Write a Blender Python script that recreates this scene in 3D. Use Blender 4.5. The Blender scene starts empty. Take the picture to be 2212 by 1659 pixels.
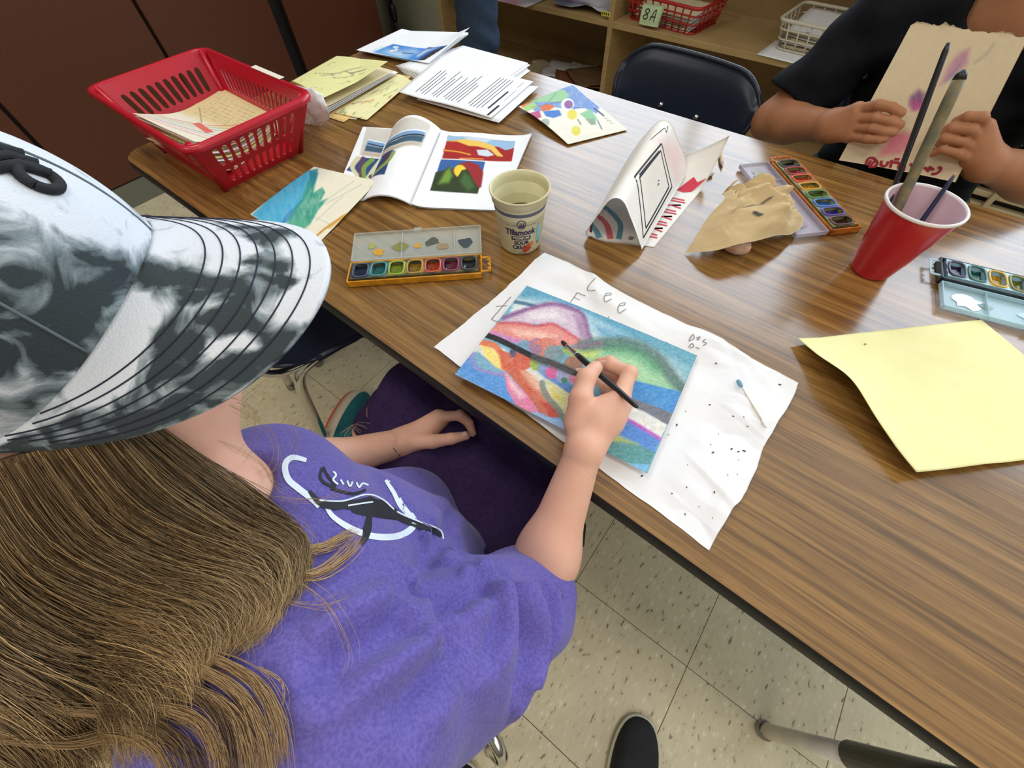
import bpy, math, random
import numpy as np
from mathutils import Vector, Matrix
from mathutils.bvhtree import BVHTree

rng = np.random.default_rng(7)
random.seed(7)
SC = bpy.context.scene
COL = SC.collection

# ------------------------------------------------------------------ camera
TZ = 0.686                       # table top height (27 in)
EYE = np.array([0.0, 0.0, 1.1956])
FX = 905.2                       # focal length in pixels of the 2212 px wide frame
CR = np.array([0.77779501, 0.62772907, -0.03148245])
CU = np.array([-0.51114212, 0.66089564, 0.5495004])
CF = np.array([-0.36574399, 0.41130666, -0.83490009])
cam = bpy.data.objects.new('camera', bpy.data.cameras.new('camera'))
COL.objects.link(cam)
cam.data.sensor_width = 36.0
cam.data.lens = 36.0 * FX / 2212.0
cam.data.clip_start = 0.02
m = Matrix.Identity(4)
for i, v in enumerate((CR, CU, -CF)):
    for j in range(3):
        m[j][i] = v[j]
m.translation = Vector(EYE)
cam.matrix_world = m
SC.camera = cam

# ------------------------------------------------------------------ view, world, light
SC.view_settings.view_transform = 'Standard'
SC.view_settings.look = 'None'
SC.view_settings.gamma = 1
SC.view_settings.exposure = -0.42
SC.view_settings.use_curve_mapping = False
W = bpy.data.worlds.new('world'); SC.world = W; W.use_nodes = True
W.node_tree.nodes['Background'].inputs[0].default_value = (0.75, 0.85, 1.0, 1)
W.node_tree.nodes['Background'].inputs[1].default_value = 0.3

def area(name, loc, rot, sx, sy, power, color):
    l = bpy.data.lights.new(name, 'AREA'); l.shape = 'RECTANGLE'; l.size = sx; l.size_y = sy
    l.energy = power; l.color = color
    o = bpy.data.objects.new(name, l); COL.objects.link(o); o.location = loc; o.rotation_euler = rot
    return o
# daylight through the long window of the back wall
area('window_daylight', (0.35, 2.86, 2.03), (math.radians(-90), 0, 0), 4.9, 1.66, 195, (0.74, 0.87, 1.0))
# daylight through the window of the right-hand wall
area('side_window_daylight', (3.56, -0.3, 1.75), (0, math.radians(90), 0), 1.3, 3.2, 38, (1.0, 0.96, 0.90))
LAMP_W = 22

# ------------------------------------------------------------------ small tools
def px(x, y, z):
    """point at height z that the photograph shows at pixel (x, y)"""
    d = CF + (x - 1106) / FX * CR - (y - 829.5) / FX * CU
    return EYE + d * ((z - EYE[2]) / d[2])
def pt(x, y, h=0.0): return px(x, y, TZ + h)
def pd(x, y, d):
    return EYE + (CF + (x - 1106) / FX * CR - (y - 829.5) / FX * CU) * d
def py(x, y, Y):
    d = CF + (x - 1106) / FX * CR - (y - 829.5) / FX * CU
    return EYE + d * (Y / d[1])
def lin(c):
    c = np.asarray(c, float) / 255.0
    return np.where(c <= 0.04045, c / 12.92, ((c + 0.055) / 1.055) ** 2.4)
def A(*v): return np.array(v, float)
def nrm(v): v = np.asarray(v, float); return v / (np.linalg.norm(v) + 1e-12)
def lerp(a, b, t): return a + (b - a) * t
def hashn(i, j, s):
    h = (i.astype(np.int64) * 374761393 + j.astype(np.int64) * 668265263 + s * 982451653) & 0x7fffffff
    h = ((h ^ (h >> 13)) * 1274126177) & 0x7fffffff
    return ((h ^ (h >> 16)) & 0xffff) / 65535.0
def vnoise(x, y, s=0):
    x = np.asarray(x, float); y = np.asarray(y, float)
    i = np.floor(x).astype(int); j = np.floor(y).astype(int); fx = x - i; fy = y - j
    fx = fx * fx * (3 - 2 * fx); fy = fy * fy * (3 - 2 * fy)
    a = hashn(i, j, s); b = hashn(i + 1, j, s); c = hashn(i, j + 1, s); d = hashn(i + 1, j + 1, s)
    return (a * (1 - fx) + b * fx) * (1 - fy) + (c * (1 - fx) + d * fx) * fy
def fbm(x, y, s=0, o=4):
    t = 0; a = 0.5
    for k in range(o):
        t = t + a * vnoise(x * 2 ** k, y * 2 ** k, s + k); a *= 0.5
    return t

# ------------------------------------------------------------------ materials
MATS = {}
def mat(name, color=(200, 200, 200), rough=0.6, metal=0.0, spec=0.5, coat=0.0, trans=0.0, attr=False, sss=0.0,
        noise=None, bump=None, alpha=1.0, emit=0.0, ior=1.45, sheen=0.0, coat_rough=0.1):
    """noise=(scale, second colour, amount[, stretch xyz]); bump=(scale, strength[, stretch])"""
    if name in MATS: return MATS[name]
    m = bpy.data.materials.new(name); m.use_nodes = True; MATS[name] = m
    nt = m.node_tree; b = nt.nodes['Principled BSDF']
    c = list(lin(color)) + [1]
    b.inputs['Base Color'].default_value = c
    b.inputs['Roughness'].default_value = rough; b.inputs['Metallic'].default_value = metal
    b.inputs['Specular IOR Level'].default_value = spec; b.inputs['Coat Weight'].default_value = coat
    b.inputs['Coat Roughness'].default_value = coat_rough
    b.inputs['Transmission Weight'].default_value = trans; b.inputs['Alpha'].default_value = alpha; b.inputs['IOR'].default_value = ior
    b.inputs['Sheen Weight'].default_value = sheen
    if sss:
        b.inputs['Subsurface Weight'].default_value = sss; b.inputs['Subsurface Radius'].default_value = (0.01, 0.004, 0.002)
        b.inputs['Subsurface Scale'].default_value = 0.6
    src = None
    if attr:
        a = nt.nodes.new('ShaderNodeAttribute'); a.attribute_name = 'Col'; src = a.outputs['Color']
    geo = nt.nodes.new('ShaderNodeTexCoord')
    def coords(st):
        mp = nt.nodes.new('ShaderNodeMapping'); mp.inputs['Scale'].default_value = st
        nt.links.new(geo.outputs['Object'], mp.inputs['Vector']); return mp.outputs['Vector']
    if noise:
        st = noise[3] if len(noise) > 3 else (1, 1, 1)
        n = nt.nodes.new('ShaderNodeTexNoise'); n.inputs['Scale'].default_value = noise[0]; n.inputs['Detail'].default_value = 5
        nt.links.new(coords(st), n.inputs['Vector'])
        r = nt.nodes.new('ShaderNodeMapRange'); r.inputs[1].default_value = 0.35; r.inputs[2].default_value = 0.65; r.inputs[4].default_value = noise[2]
        nt.links.new(n.outputs[0], r.inputs[0])
        mx = nt.nodes.new('ShaderNodeMix'); mx.data_type = 'RGBA'
        nt.links.new(r.outputs[0], mx.inputs[0])
        if src: nt.links.new(src, mx.inputs[6])
        else: mx.inputs[6].default_value = c
        mx.inputs[7].default_value = list(lin(noise[1])) + [1]
        src = mx.outputs[2]
    if src: nt.links.new(src, b.inputs['Base Color'])
    if bump:
        st = bump[2] if len(bump) > 2 else (1, 1, 1)
        n = nt.nodes.new('ShaderNodeTexNoise'); n.inputs['Scale'].default_value = bump[0]; n.inputs['Detail'].default_value = 3
        nt.links.new(coords(st), n.inputs['Vector'])
        bp = nt.nodes.new('ShaderNodeBump'); bp.inputs['Strength'].default_value = bump[1]; bp.inputs['Distance'].default_value = 0.002
        nt.links.new(n.outputs[0], bp.inputs['Height']); nt.links.new(bp.outputs[0], b.inputs['Normal'])
    if emit:
        b.inputs['Emission Color'].default_value = c; b.inputs['Emission Strength'].default_value = emit
    return m

def wood_laminate():
    m = bpy.data.materials.new('wood_laminate'); m.use_nodes = True; nt = m.node_tree; b = nt.nodes['Principled BSDF']
    tc = nt.nodes.new('ShaderNodeTexCoord')
    def nz(scale, st, det=6, dist=0.0, rough=0.6):
        mp = nt.nodes.new('ShaderNodeMapping'); mp.inputs['Scale'].default_value = st
        nt.links.new(tc.outputs['Object'], mp.inputs['Vector'])
        n = nt.nodes.new('ShaderNodeTexNoise'); n.inputs['Scale'].default_value = scale; n.inputs['Detail'].default_value = det
        n.inputs['Distortion'].default_value = dist; n.inputs['Roughness'].default_value = rough
        nt.links.new(mp.outputs[0], n.inputs['Vector']); return n.outputs[0]
    n1 = nz(4.5, (0.55, 15.0, 1), 5, 0.3)            # broad figure along the boards
    n2 = nz(16, (0.35, 13.0, 1), 4, 0.9, 0.7)          # fine pores
    n3 = nz(2.0, (1, 3, 1), 2)
    r1 = nt.nodes.new('ShaderNodeValToRGB'); e = r1.color_ramp.elements
    e[0].position = 0.30; e[0].color = list(lin((96, 65, 29))) + [1]
    e[1].position = 0.66; e[1].color = list(lin((160, 118, 64))) + [1]
    x = e.new(0.47); x.color = list(lin((130, 93, 47))) + [1]
    nt.links.new(n1, r1.inputs[0])
    r2 = nt.nodes.new('ShaderNodeValToRGB'); e = r2.color_ramp.elements
    e[0].position = 0.36; e[0].color = (0.24, 0.2, 0.17, 1); e[1].position = 0.52; e[1].color = (1, 1, 1, 1)
    nt.links.new(n2, r2.inputs[0])
    mx = nt.nodes.new('ShaderNodeMix'); mx.data_type = 'RGBA'; mx.blend_type = 'MULTIPLY'; mx.inputs[0].default_value = 0.55
    nt.links.new(r1.outputs[0], mx.inputs[6]); nt.links.new(r2.outputs[0], mx.inputs[7])
    hv = nt.nodes.new('ShaderNodeHueSaturation'); nt.links.new(mx.outputs[2], hv.inputs['Color'])
    mr = nt.nodes.new('ShaderNodeMapRange'); mr.inputs[3].default_value = 0.8; mr.inputs[4].default_value = 1.15
    nt.links.new(n3, mr.inputs[0]); nt.links.new(mr.outputs[0], hv.inputs['Value'])
    nt.links.new(hv.outputs[0], b.inputs['Base Color'])
    b.inputs['Roughness'].default_value = 0.19; b.inputs['Specular IOR Level'].default_value = 0.9
    bp = nt.nodes.new('ShaderNodeBump'); bp.inputs['Strength'].default_value = 0.01; bp.inputs['Distance'].default_value = 0.001
    nt.links.new(n2, bp.inputs['Height']); nt.links.new(bp.outputs[0], b.inputs['Normal'])
    MATS['wood'] = m; return m
wood_laminate()

def vinyl_tile():
    m = bpy.data.materials.new('vinyl_tile'); m.use_nodes = True; nt = m.node_tree; b = nt.nodes['Principled BSDF']
    g = nt.nodes.new('ShaderNodeNewGeometry'); oi = nt.nodes.new('ShaderNodeObjectInfo')
    mp = nt.nodes.new('ShaderNodeMapping'); mp.inputs['Scale'].default_value = (105, 42, 1)
    nt.links.new(g.outputs['Position'], mp.inputs['Vector'])
    v = nt.nodes.new('ShaderNodeMath'); v.operation = 'MULTIPLY_ADD'; v.inputs[1].default_value = 0.7; v.inputs[2].default_value = -0.5
    nt.links.new(oi.outputs['Random'], v.inputs[0])
    cx = nt.nodes.new('ShaderNodeCombineXYZ'); nt.links.new(v.outputs[0], cx.inputs[2]); nt.links.new(cx.outputs[0], mp.inputs['Rotation'])
    n = nt.nodes.new('ShaderNodeTexNoise'); n.inputs['Scale'].default_value = 1.0; n.inputs['Detail'].default_value = 2; nt.links.new(mp.outputs[0], n.inputs['Vector'])
    r = nt.nodes.new('ShaderNodeValToRGB'); e = r.color_ramp.elements
    e[0].position = 0.29; e[0].color = list(lin((126, 112, 88))) + [1]
    e[1].position = 0.37; e[1].color = list(lin((200, 188, 154))) + [1]
    x = e.new(0.63); x.color = list(lin((206, 194, 162))) + [1]
    x = e.new(0.72); x.color = list(lin((224, 214, 188))) + [1]
    nt.links.new(n.outputs[0], r.inputs[0])
    n2 = nt.nodes.new('ShaderNodeTexNoise'); n2.inputs['Scale'].default_value = 14; n2.inputs['Detail'].default_value = 4
    nt.links.new(g.outputs['Position'], n2.inputs['Vector'])
    hv = nt.nodes.new('ShaderNodeHueSaturation'); mr = nt.nodes.new('ShaderNodeMapRange'); mr.inputs[3].default_value = 0.86; mr.inputs[4].default_value = 1.1
    nt.links.new(n2.outputs[0], mr.inputs[0]); nt.links.new(mr.outputs[0], hv.inputs['Value']); nt.links.new(r.outputs[0], hv.inputs['Color'])
    nt.links.new(hv.outputs[0], b.inputs['Base Color']); b.inputs['Roughness'].default_value = 0.42
    MATS['tile'] = m
vinyl_tile()

def cap_print():
    """washed black and white photographic print; the Col attribute biases light against dark"""
    m = bpy.data.materials.new('cap_print'); m.use_nodes = True; nt = m.node_tree; b = nt.nodes['Principled BSDF']
    at = nt.nodes.new('ShaderNodeAttribute'); at.attribute_name = 'Col'
    tc = nt.nodes.new('ShaderNodeTexCoord')
    n = nt.nodes.new('ShaderNodeTexNoise'); n.inputs['Scale'].default_value = 38; n.inputs['Detail'].default_value = 7; n.inputs['Distortion'].default_value = 1.6
    nt.links.new(tc.outputs['Object'], n.inputs['Vector'])
    ad = nt.nodes.new('ShaderNodeMath'); ad.operation = 'MULTIPLY_ADD'; ad.inputs[1].default_value = 1.15
    sb = nt.nodes.new('ShaderNodeMath'); sb.operation = 'SUBTRACT'; sb.inputs[1].default_value = 0.575
    nt.links.new(n.outputs[0], ad.inputs[0]); nt.links.new(at.outputs['Fac'], sb.inputs[0]); nt.links.new(sb.outputs[0], ad.inputs[2])
    r = nt.nodes.new('ShaderNodeValToRGB'); e = r.color_ramp.elements
    e[0].position = 0.33; e[0].color = list(lin((48, 57, 60))) + [1]
    e[1].position = 0.70; e[1].color = list(lin((212, 215, 222))) + [1]
    x = e.new(0.48); x.color = list(lin((122, 134, 138))) + [1]
    nt.links.new(ad.outputs[0], r.inputs[0]); nt.links.new(r.outputs[0], b.inputs['Base Color'])
    b.inputs['Roughness'].default_value = 0.9
    wv = nt.nodes.new('ShaderNodeTexNoise'); wv.inputs['Scale'].default_value = 800
    nt.links.new(tc.outputs['Object'], wv.inputs['Vector'])
    bp = nt.nodes.new('ShaderNodeBump'); bp.inputs['Strength'].default_value = 0.5; bp.inputs['Distance'].default_value = 0.0008
    nt.links.new(wv.outputs[0], bp.inputs['Height']); nt.links.new(bp.outputs[0], b.inputs['Normal'])
    MATS['cap'] = m
cap_print()

def glass_pane():
    m = bpy.data.materials.new('window_glass'); m.use_nodes = True; nt = m.node_tree
    nt.nodes.remove(nt.nodes['Principled BSDF']); o = nt.nodes['Material Output']
    t = nt.nodes.new('ShaderNodeBsdfTransparent'); g = nt.nodes.new('ShaderNodeBsdfGlossy'); g.inputs['Roughness'].default_value = 0.05
    x = nt.nodes.new('ShaderNodeMixShader'); x.inputs[0].default_value = 0.06
    nt.links.new(t.outputs[0], x.inputs[1]); nt.links.new(g.outputs[0], x.inputs[2]); nt.links.new(x.outputs[0], o.inputs[0]); MATS['glass'] = m
glass_pane()
def clear_plastic(name, tint, alpha):
    m = bpy.data.materials.new(name); m.use_nodes = True; nt = m.node_tree; b = nt.nodes['Principled BSDF']
    b.inputs['Base Color'].default_value = list(lin(tint)) + [1]; b.inputs['Roughness'].default_value = 0.25; b.inputs['Alpha'].default_value = alpha
    MATS[name] = m
clear_plastic('lid_clear', (205, 212, 205), 0.34); clear_plastic('lid_blue', (190, 222, 232), 0.5); clear_plastic('lid_violet', (196, 186, 200), 0.5)

paper = lambda: mat('paper_print', attr=True, rough=0.85, spec=0.25, noise=(60, (120, 110, 95), 0.05))
mat('paper_white', (236, 235, 236), 0.8, spec=0.25); mat('paper_cream', (228, 214, 178), 0.85, spec=0.2, noise=(30, (205, 185, 140), 0.4))
mat('manila', (226, 220, 160), 0.8, spec=0.25, noise=(40, (206, 198, 138), 0.4)); mat('ink', (38, 38, 44), 0.7); mat('pencil_line', (120, 116, 112), 0.8)
mat('red_ink', (190, 30, 60), 0.6); mat('chrome', (205, 205, 205), 0.14, 1.0); mat('steel', (150, 148, 145), 0.3, 1.0)
mat('black_rubber', (24, 24, 25), 0.55); mat('navy_plastic', (25, 33, 50), 0.33, spec=0.5, bump=(300, 0.05)); mat('black_plastic', (22, 22, 24), 0.35)
mat('skin_light', (226, 176, 150), 0.55, sss=0.12, noise=(35, (214, 150, 128), 0.35), bump=(500, 0.06), spec=0.35)
mat('skin_tan', (176, 122, 88), 0.55, sss=0.1, noise=(30, (150, 98, 70), 0.4), bump=(400, 0.05), spec=0.35)
mat('nail', (232, 190, 180), 0.3, spec=0.5)

# ------------------------------------------------------------------ objects
ORG = {}
def link(o, parent=None):
    COL.objects.link(o)
    if parent is not None:
        o.parent = parent
        top = parent
        while top.parent: top = top.parent
        o.matrix_parent_inverse = Matrix.Translation(-Vector(ORG.get(top.name, (0, 0, 0)))) if parent.parent is None else Matrix.Identity(4)
    return o
def meta(o, label, cat, group=None, kind=None):
    if label: o['label'] = label
    if cat: o['category'] = cat
    if group: o['group'] = group
    if kind: o['kind'] = kind
    return o
def thing(name, label, cat, loc=(0, 0, 0), group=None):
    o = bpy.data.objects.new(name, None); o.empty_display_size = 0.05
    COL.objects.link(o); o.location = Vector([float(c) for c in loc]); ORG[o.name] = tuple(float(c) for c in loc)
    return meta(o, label, cat, group)
def mesh(name, V, F, material=None, parent=None, smooth=True, col=None):
    """V (n,3) world coordinates, F list of faces or (m,k) array"""
    me = bpy.data.meshes.new(name)
    V = np.asarray(V, np.float32).reshape(-1, 3)
    if isinstance(F, np.ndarray):
        k = F.shape[1]; nF = len(F)
        me.vertices.add(len(V)); me.vertices.foreach_set('co', V.ravel())
        me.loops.add(nF * k); me.loops.foreach_set('vertex_index', F.astype(np.int32).ravel())
        me.polygons.add(nF); me.polygons.foreach_set('loop_start', np.arange(0, nF * k, k, dtype=np.int32))
        me.update(calc_edges=True)
    else:
        me.from_pydata(V.tolist(), [], F)
    if smooth: me.polygons.foreach_set('use_smooth', np.ones(len(me.polygons), bool))
    if col is not None:
        a = me.color_attributes.new('Col', 'FLOAT_COLOR', 'POINT')
        c = np.ones((len(V), 4), np.float32); c[:, :3] = col
        a.data.foreach_set('color', c.ravel())
    if material is not None: me.materials.append(MATS[material] if isinstance(material, str) else material)
    me.update()
    o = bpy.data.objects.new(name, me)
    return link(o, parent)
class B:
    """collects pieces into one mesh"""
    def __init__(s): s.V = []; s.F = []; s.n = 0
    def add(s, V, F):
        V = np.asarray(V, float).reshape(-1, 3)
        s.V.append(V); s.F += [tuple(int(i) + s.n for i in f) for f in F]; s.n += len(V); return s
    def make(s, name, material, parent=None, smooth=True): return mesh(name, np.concatenate(s.V), s.F, material, parent, smooth)
def box(c, s, R=None, bev=0.0):
    c = A(*c); hx, hy, hz = A(*s) / 2
    if bev <= 0:
        V = A(*[[x, y, z] for x in (-hx, hx) for y in (-hy, hy) for z in (-hz, hz)])
        F = [(0, 1, 3, 2), (4, 6, 7, 5), (0, 4, 5, 1), (2, 3, 7, 6), (0, 2, 6, 4), (1, 5, 7, 3)]
    else:
        V = []; b = min(bev, hx * .99, hy * .99, hz * .99)
        for z, i in ((-hz, b), (-hz + b, 0), (hz - b, 0), (hz, b)):
            for sx, sy in ((-1, -1), (1, -1), (1, 1), (-1, 1)):
                a1 = (sx * (hx - b - (i if i else 0) * 0), sy * (hy - i), z); a2 = (sx * (hx - i), sy * (hy - b), z)
                V += ([a1, a2] if sx * sy < 0 else [a2, a1]) if i == 0 else ([(sx * (hx - b), sy * (hy - b), z)] * 2)
        V = A(*V); n = 8
        F = [tuple(range(n))[::-1], tuple(range(3 * n, 4 * n))]
        for k in range(3):
            for i in range(n): F.append((k * n + i, k * n + (i + 1) % n, (k + 1) * n + (i + 1) % n, (k + 1) * n + i))
    if R is not None: V = V @ np.asarray(R).T
    return V + c, F
def rotz(a): return A([math.cos(a), -math.sin(a), 0], [math.sin(a), math.cos(a), 0], [0, 0, 1])
def tube(path, r, n=10, cap=True):
    P = np.asarray(path, float); m = len(P); r = np.broadcast_to(np.asarray(r, float), (m,))
    T = np.gradient(P, axis=0); T /= np.linalg.norm(T, axis=1)[:, None] + 1e-12
    up = A(0, 0, 1) if abs(T[0][2]) < 0.9 else A(1, 0, 0)
    u = nrm(np.cross(up, T[0])); V = []
    for i in range(m):
        u = nrm(u - T[i] * (u @ T[i])); w = np.cross(T[i], u)
        a = np.arange(n) / n * 2 * np.pi
        V.append(P[i] + r[i] * (np.outer(np.cos(a), u) + np.outer(np.sin(a), w)))
    V = np.concatenate(V); F = []
    for i in range(m - 1):
        for k in range(n): F.append((i * n + k, i * n + (k + 1) % n, (i + 1) * n + (k + 1) % n, (i + 1) * n + k))
    if cap: F += [tuple(range(n))[::-1], tuple(range((m - 1) * n, m * n))]
    return V, F
def smooth_path(pts, n=24):
    P = np.asarray(pts, float); k = len(P); t = np.linspace(0, k - 1, n); out = []
    for x in t:
        i = min(int(x), k - 2); f = x - i
        p0 = P[max(i - 1, 0)]; p1 = P[i]; p2 = P[i + 1]; p3 = P[min(i + 2, k - 1)]
        out.append(0.5 * ((2 * p1) + (-p0 + p2) * f + (2 * p0 - 5 * p1 + 4 * p2 - p3) * f * f + (-p0 + 3 * p1 - 3 * p2 + p3) * f ** 3))
    return np.array(out)
def lathe(prof, c, n=48):
    P = np.asarray(prof, float); a = np.arange(n) / n * 2 * np.pi; m = len(P)
    V = np.concatenate([np.stack([c[0] + r * np.cos(a), c[1] + r * np.sin(a), np.full(n, c[2] + z)], 1) for r, z in P]); F = []
    for i in range(m - 1):
        for k in range(n): F.append((i * n + k, i * n + (k + 1) % n, (i + 1) * n + (k + 1) % n, (i + 1) * n + k))
    return V, F
def gridmesh(S, nu, nv):
    u, v = np.meshgrid(np.linspace(0, 1, nu), np.linspace(0, 1, nv), indexing='ij'); u = u.ravel(); v = v.ravel()
    V = S(u, v); i = np.arange(nu * nv).reshape(nu, nv)
    F = np.stack([i[:-1, :-1].ravel(), i[1:, :-1].ravel(), i[1:, 1:].ravel(), i[:-1, 1:].ravel()], 1)
    return u, v, V, F, i
def snormal(S, u, v, e=2e-3):
    a = S(np.minimum(u + e, 1), v) - S(np.maximum(u - e, 0), v); b = S(u, np.minimum(v + e, 1)) - S(u, np.maximum(v - e, 0))
    n = np.cross(a, b); return n / (np.linalg.norm(n, axis=1)[:, None] + 1e-15)
def sheet(name, S, nu, nv, material, parent=None, colfn=None, th=0.0004, back=None):
    """a sheet of paper with thickness over the surface S(u, v); colfn paints its print"""
    u, v, V, F, idx = gridmesh(S, nu, nv); N = snormal(S, u, v)
    flip = 1.0 if N[:, 2].mean() >= 0 else -1.0
    n = len(V); V2 = V - N * th * flip
    rim = np.concatenate([idx[:, 0], idx[-1, 1:], idx[::-1, -1][1:], idx[0, ::-1][1:-1]]); r2 = np.roll(rim, -1)
    FF = np.concatenate([F if flip > 0 else F[:, ::-1], (F[:, ::-1] if flip > 0 else F) + n, np.stack([rim, rim + n, r2 + n, r2], 1) if flip < 0 else np.stack([rim, rim + n, r2 + n, r2], 1)])
    col = None
    if colfn is not None:
        c = lin(np.clip(colfn(u, v), 0, 255)); bk = c if back is None else np.broadcast_to(lin(back), c.shape)
        col = np.concatenate([c, bk])
    return mesh(name, np.concatenate([V, V2]), FF, material, parent, True, col)
def quadS(c00, c10, c11, c01, bump=None):
    c00, c10, c11, c01 = [A(*c) for c in (c00, c10, c11, c01)]
    def S(u, v):
        u = np.asarray(u, float)[:, None]; v = np.asarray(v, float)[:, None]
        P = (c00 * (1 - u) + c10 * u) * (1 - v) + (c01 * (1 - u) + c11 * u) * v
        if bump is not None: P = P.copy(); P[:, 2] += bump(u[:, 0], v[:, 0])
        return P
    return S
def strokes(name, S, paths, width, material, parent, lift=0.0004, scale=(1, 1), n=10):
    """print made of pen strokes on the surface S; paths in (u, v), width in metres"""
    b = B()
    for pth in paths:
        p = np.asarray(pth, float)
        if n and len(p) > 2: p = smooth_path(p, max(n, 4 * len(p)))
        elif len(p) == 2: p = np.linspace(p[0], p[1], 6)
        Q = S(p[:, 0], p[:, 1]); N = snormal(S, p[:, 0], p[:, 1]); N *= np.where(N[:, 2:3] < 0, -1, 1) if N[:, 2].mean() > -2 else 1
        T = np.gradient(Q, axis=0); T /= np.linalg.norm(T, axis=1)[:, None] + 1e-12
        s = np.cross(N, T) * width / 2; Q = Q + N * lift
        V = np.concatenate([Q - s, Q + s]); k = len(Q)
        b.add(V, [(i, i + 1, k + i + 1, k + i) for i in range(k - 1)])
    return b.make(name, material, parent)

class Canvas:
    """flat colour print evaluated at sheet vertices; shapes are given in a sketch frame whose four corners map to the sheet"""
    def __init__(s, u, v, bg, src=None):
        s.c = np.tile(A(*bg), (len(u), 1)); s.u = u; s.v = v; s.sf = 1.0
        if src is None: s.x = u; s.y = v; s.k = 1.0
        else:
            M = []; R = []
            for (a, b), (x, y) in zip(((0, 0), (1, 0), (1, 1), (0, 1)), src):
                M += [[a, b, 1, 0, 0, 0, -a * x, -b * x], [0, 0, 0, a, b, 1, -a * y, -b * y]]; R += [x, y]
            h = np.linalg.solve(np.array(M, float), np.array(R, float)); w = h[6] * u + h[7] * v + 1
            s.x = (h[0] * u + h[1] * v + h[2]) / w; s.y = (h[3] * u + h[4] * v + h[5]) / w
            s.k = max(s.x.max() - s.x.min(), s.y.max() - s.y.min())
    def mix(s, a, col, tex=0.0):
        if tex: a = a * (1 - tex + tex * 2 * fbm(s.x / s.k * 60, s.y / s.k * 25, 3, 3))
        a = np.clip(a, 0, 1)[:, None]; s.c = s.c * (1 - a) + A(*col) * a
    def poly(s, pts, col, soft=0.006, op=1.0, tex=0.0):
        P = np.asarray(pts, float); soft *= s.k * s.sf
        lo = P.min(0) - soft * 2; hi = P.max(0) + soft * 2
        I = np.nonzero((s.x > lo[0]) & (s.x < hi[0]) & (s.y > lo[1]) & (s.y < hi[1]))[0]
        if not len(I): return
        x = s.x[I]; y = s.y[I]; d = np.full(len(I), 1e18); ins = np.zeros(len(I), bool)
        for i in range(len(P)):
            a = P[i]; b = P[(i + 1) % len(P)]; e = b - a
            t = np.clip(((x - a[0]) * e[0] + (y - a[1]) * e[1]) / (e @ e + 1e-12), 0, 1)
            d = np.minimum(d, (x - a[0] - t * e[0]) ** 2 + (y - a[1] - t * e[1]) ** 2)
            cr = ((a[1] > y) != (b[1] > y)); ins ^= cr & (x < (b[0] - a[0]) * (y - a[1]) / (b[1] - a[1] + 1e-12) + a[0])
        sd = np.where(ins, -np.sqrt(d), np.sqrt(d)); al = np.zeros(len(s.u)); al[I] = np.clip(0.5 - sd / soft, 0, 1) * op; s.mix(al, col, tex)
    def circ(s, c, r, col, soft=0.006, op=1.0, tex=0.0):
        d = np.hypot(s.x - c[0], s.y - c[1]) - r; s.mix(np.clip(0.5 - d / (soft * s.k * s.sf), 0, 1) * op, col, tex)
    def line(s, pts, w, col, soft=0.004, op=1.0, tex=0.0):
        P = np.asarray(pts, float); d = np.full(len(s.u), 1e18)
        if len(P) > 2: P = smooth_path(P, 4 * len(P))
        for i in range(len(P) - 1):
            a = P[i]; e = P[i + 1] - a; t = np.clip(((s.x - a[0]) * e[0] + (s.y - a[1]) * e[1]) / (e @ e + 1e-12), 0, 1)
            d = np.minimum(d, (s.x - a[0] - t * e[0]) ** 2 + (s.y - a[1] - t * e[1]) ** 2)
        s.mix(np.clip(0.5 - (np.sqrt(d) - w / 2) / (soft * s.k * s.sf), 0, 1) * op, col, tex)

# ------------------------------------------------------------------ soft bodies: distance fields turned into one continuous skin
def smin(a, b, k):
    h = np.maximum(k - np.abs(a - b), 0) / k
    return np.minimum(a, b) - h * h * k * 0.25
class Prim:
    def __init__(s, kind, a, b=None, ra=0, rb=0, k=0.01, flat=None, R=None, sub=False):
        s.kind = kind; s.a = A(*a); s.b = A(*b) if b is not None else None; s.ra = ra; s.rb = rb; s.k = k; s.flat = flat; s.R = R; s.sub = sub
    def bounds(s, m):
        if s.kind == 'cap': r = max(s.ra, s.rb) * (max(1, s.flat[1]) if s.flat else 1); return np.minimum(s.a, s.b) - r - m, np.maximum(s.a, s.b) + r + m
        r = np.max(s.ra); return s.a - r - m, s.a + r + m
    def f(s, X, Y, Z):
        if s.kind == 'cap':
            e = s.b - s.a; L = e @ e + 1e-12
            dx = X - s.a[0]; dy = Y - s.a[1]; dz = Z - s.a[2]
            t = np.clip((dx * e[0] + dy * e[1] + dz * e[2]) / L, 0, 1)
            dx = dx - t * e[0]; dy = dy - t * e[1]; dz = dz - t * e[2]
            if s.flat:
                w, q = s.flat; d = (dx * w[0] + dy * w[1] + dz * w[2]) * (1 / q - 1)
                dx = dx + w[0] * d; dy = dy + w[1] * d; dz = dz + w[2] * d
            return np.sqrt(dx * dx + dy * dy + dz * dz) - (s.ra + (s.rb - s.ra) * t)
        dx = X - s.a[0]; dy = Y - s.a[1]; dz = Z - s.a[2]
        if s.R is not None:
            R = s.R; dx, dy, dz = R[0][0] * dx + R[0][1] * dy + R[0][2] * dz, R[1][0] * dx + R[1][1] * dy + R[1][2] * dz, R[2][0] * dx + R[2][1] * dy + R[2][2] * dz
        r = A(*s.ra)
        k0 = np.sqrt((dx / r[0]) ** 2 + (dy / r[1]) ** 2 + (dz / r[2]) ** 2); k1 = np.sqrt((dx / r[0] ** 2) ** 2 + (dy / r[1] ** 2) ** 2 + (dz / r[2] ** 2) ** 2)
        return k0 * (k0 - 1) / (k1 + 1e-9)
def cap(a, b, ra, rb, k=0.01, flat=None, sub=False): return Prim('cap', a, b, ra, rb, k, flat, sub=sub)
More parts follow.
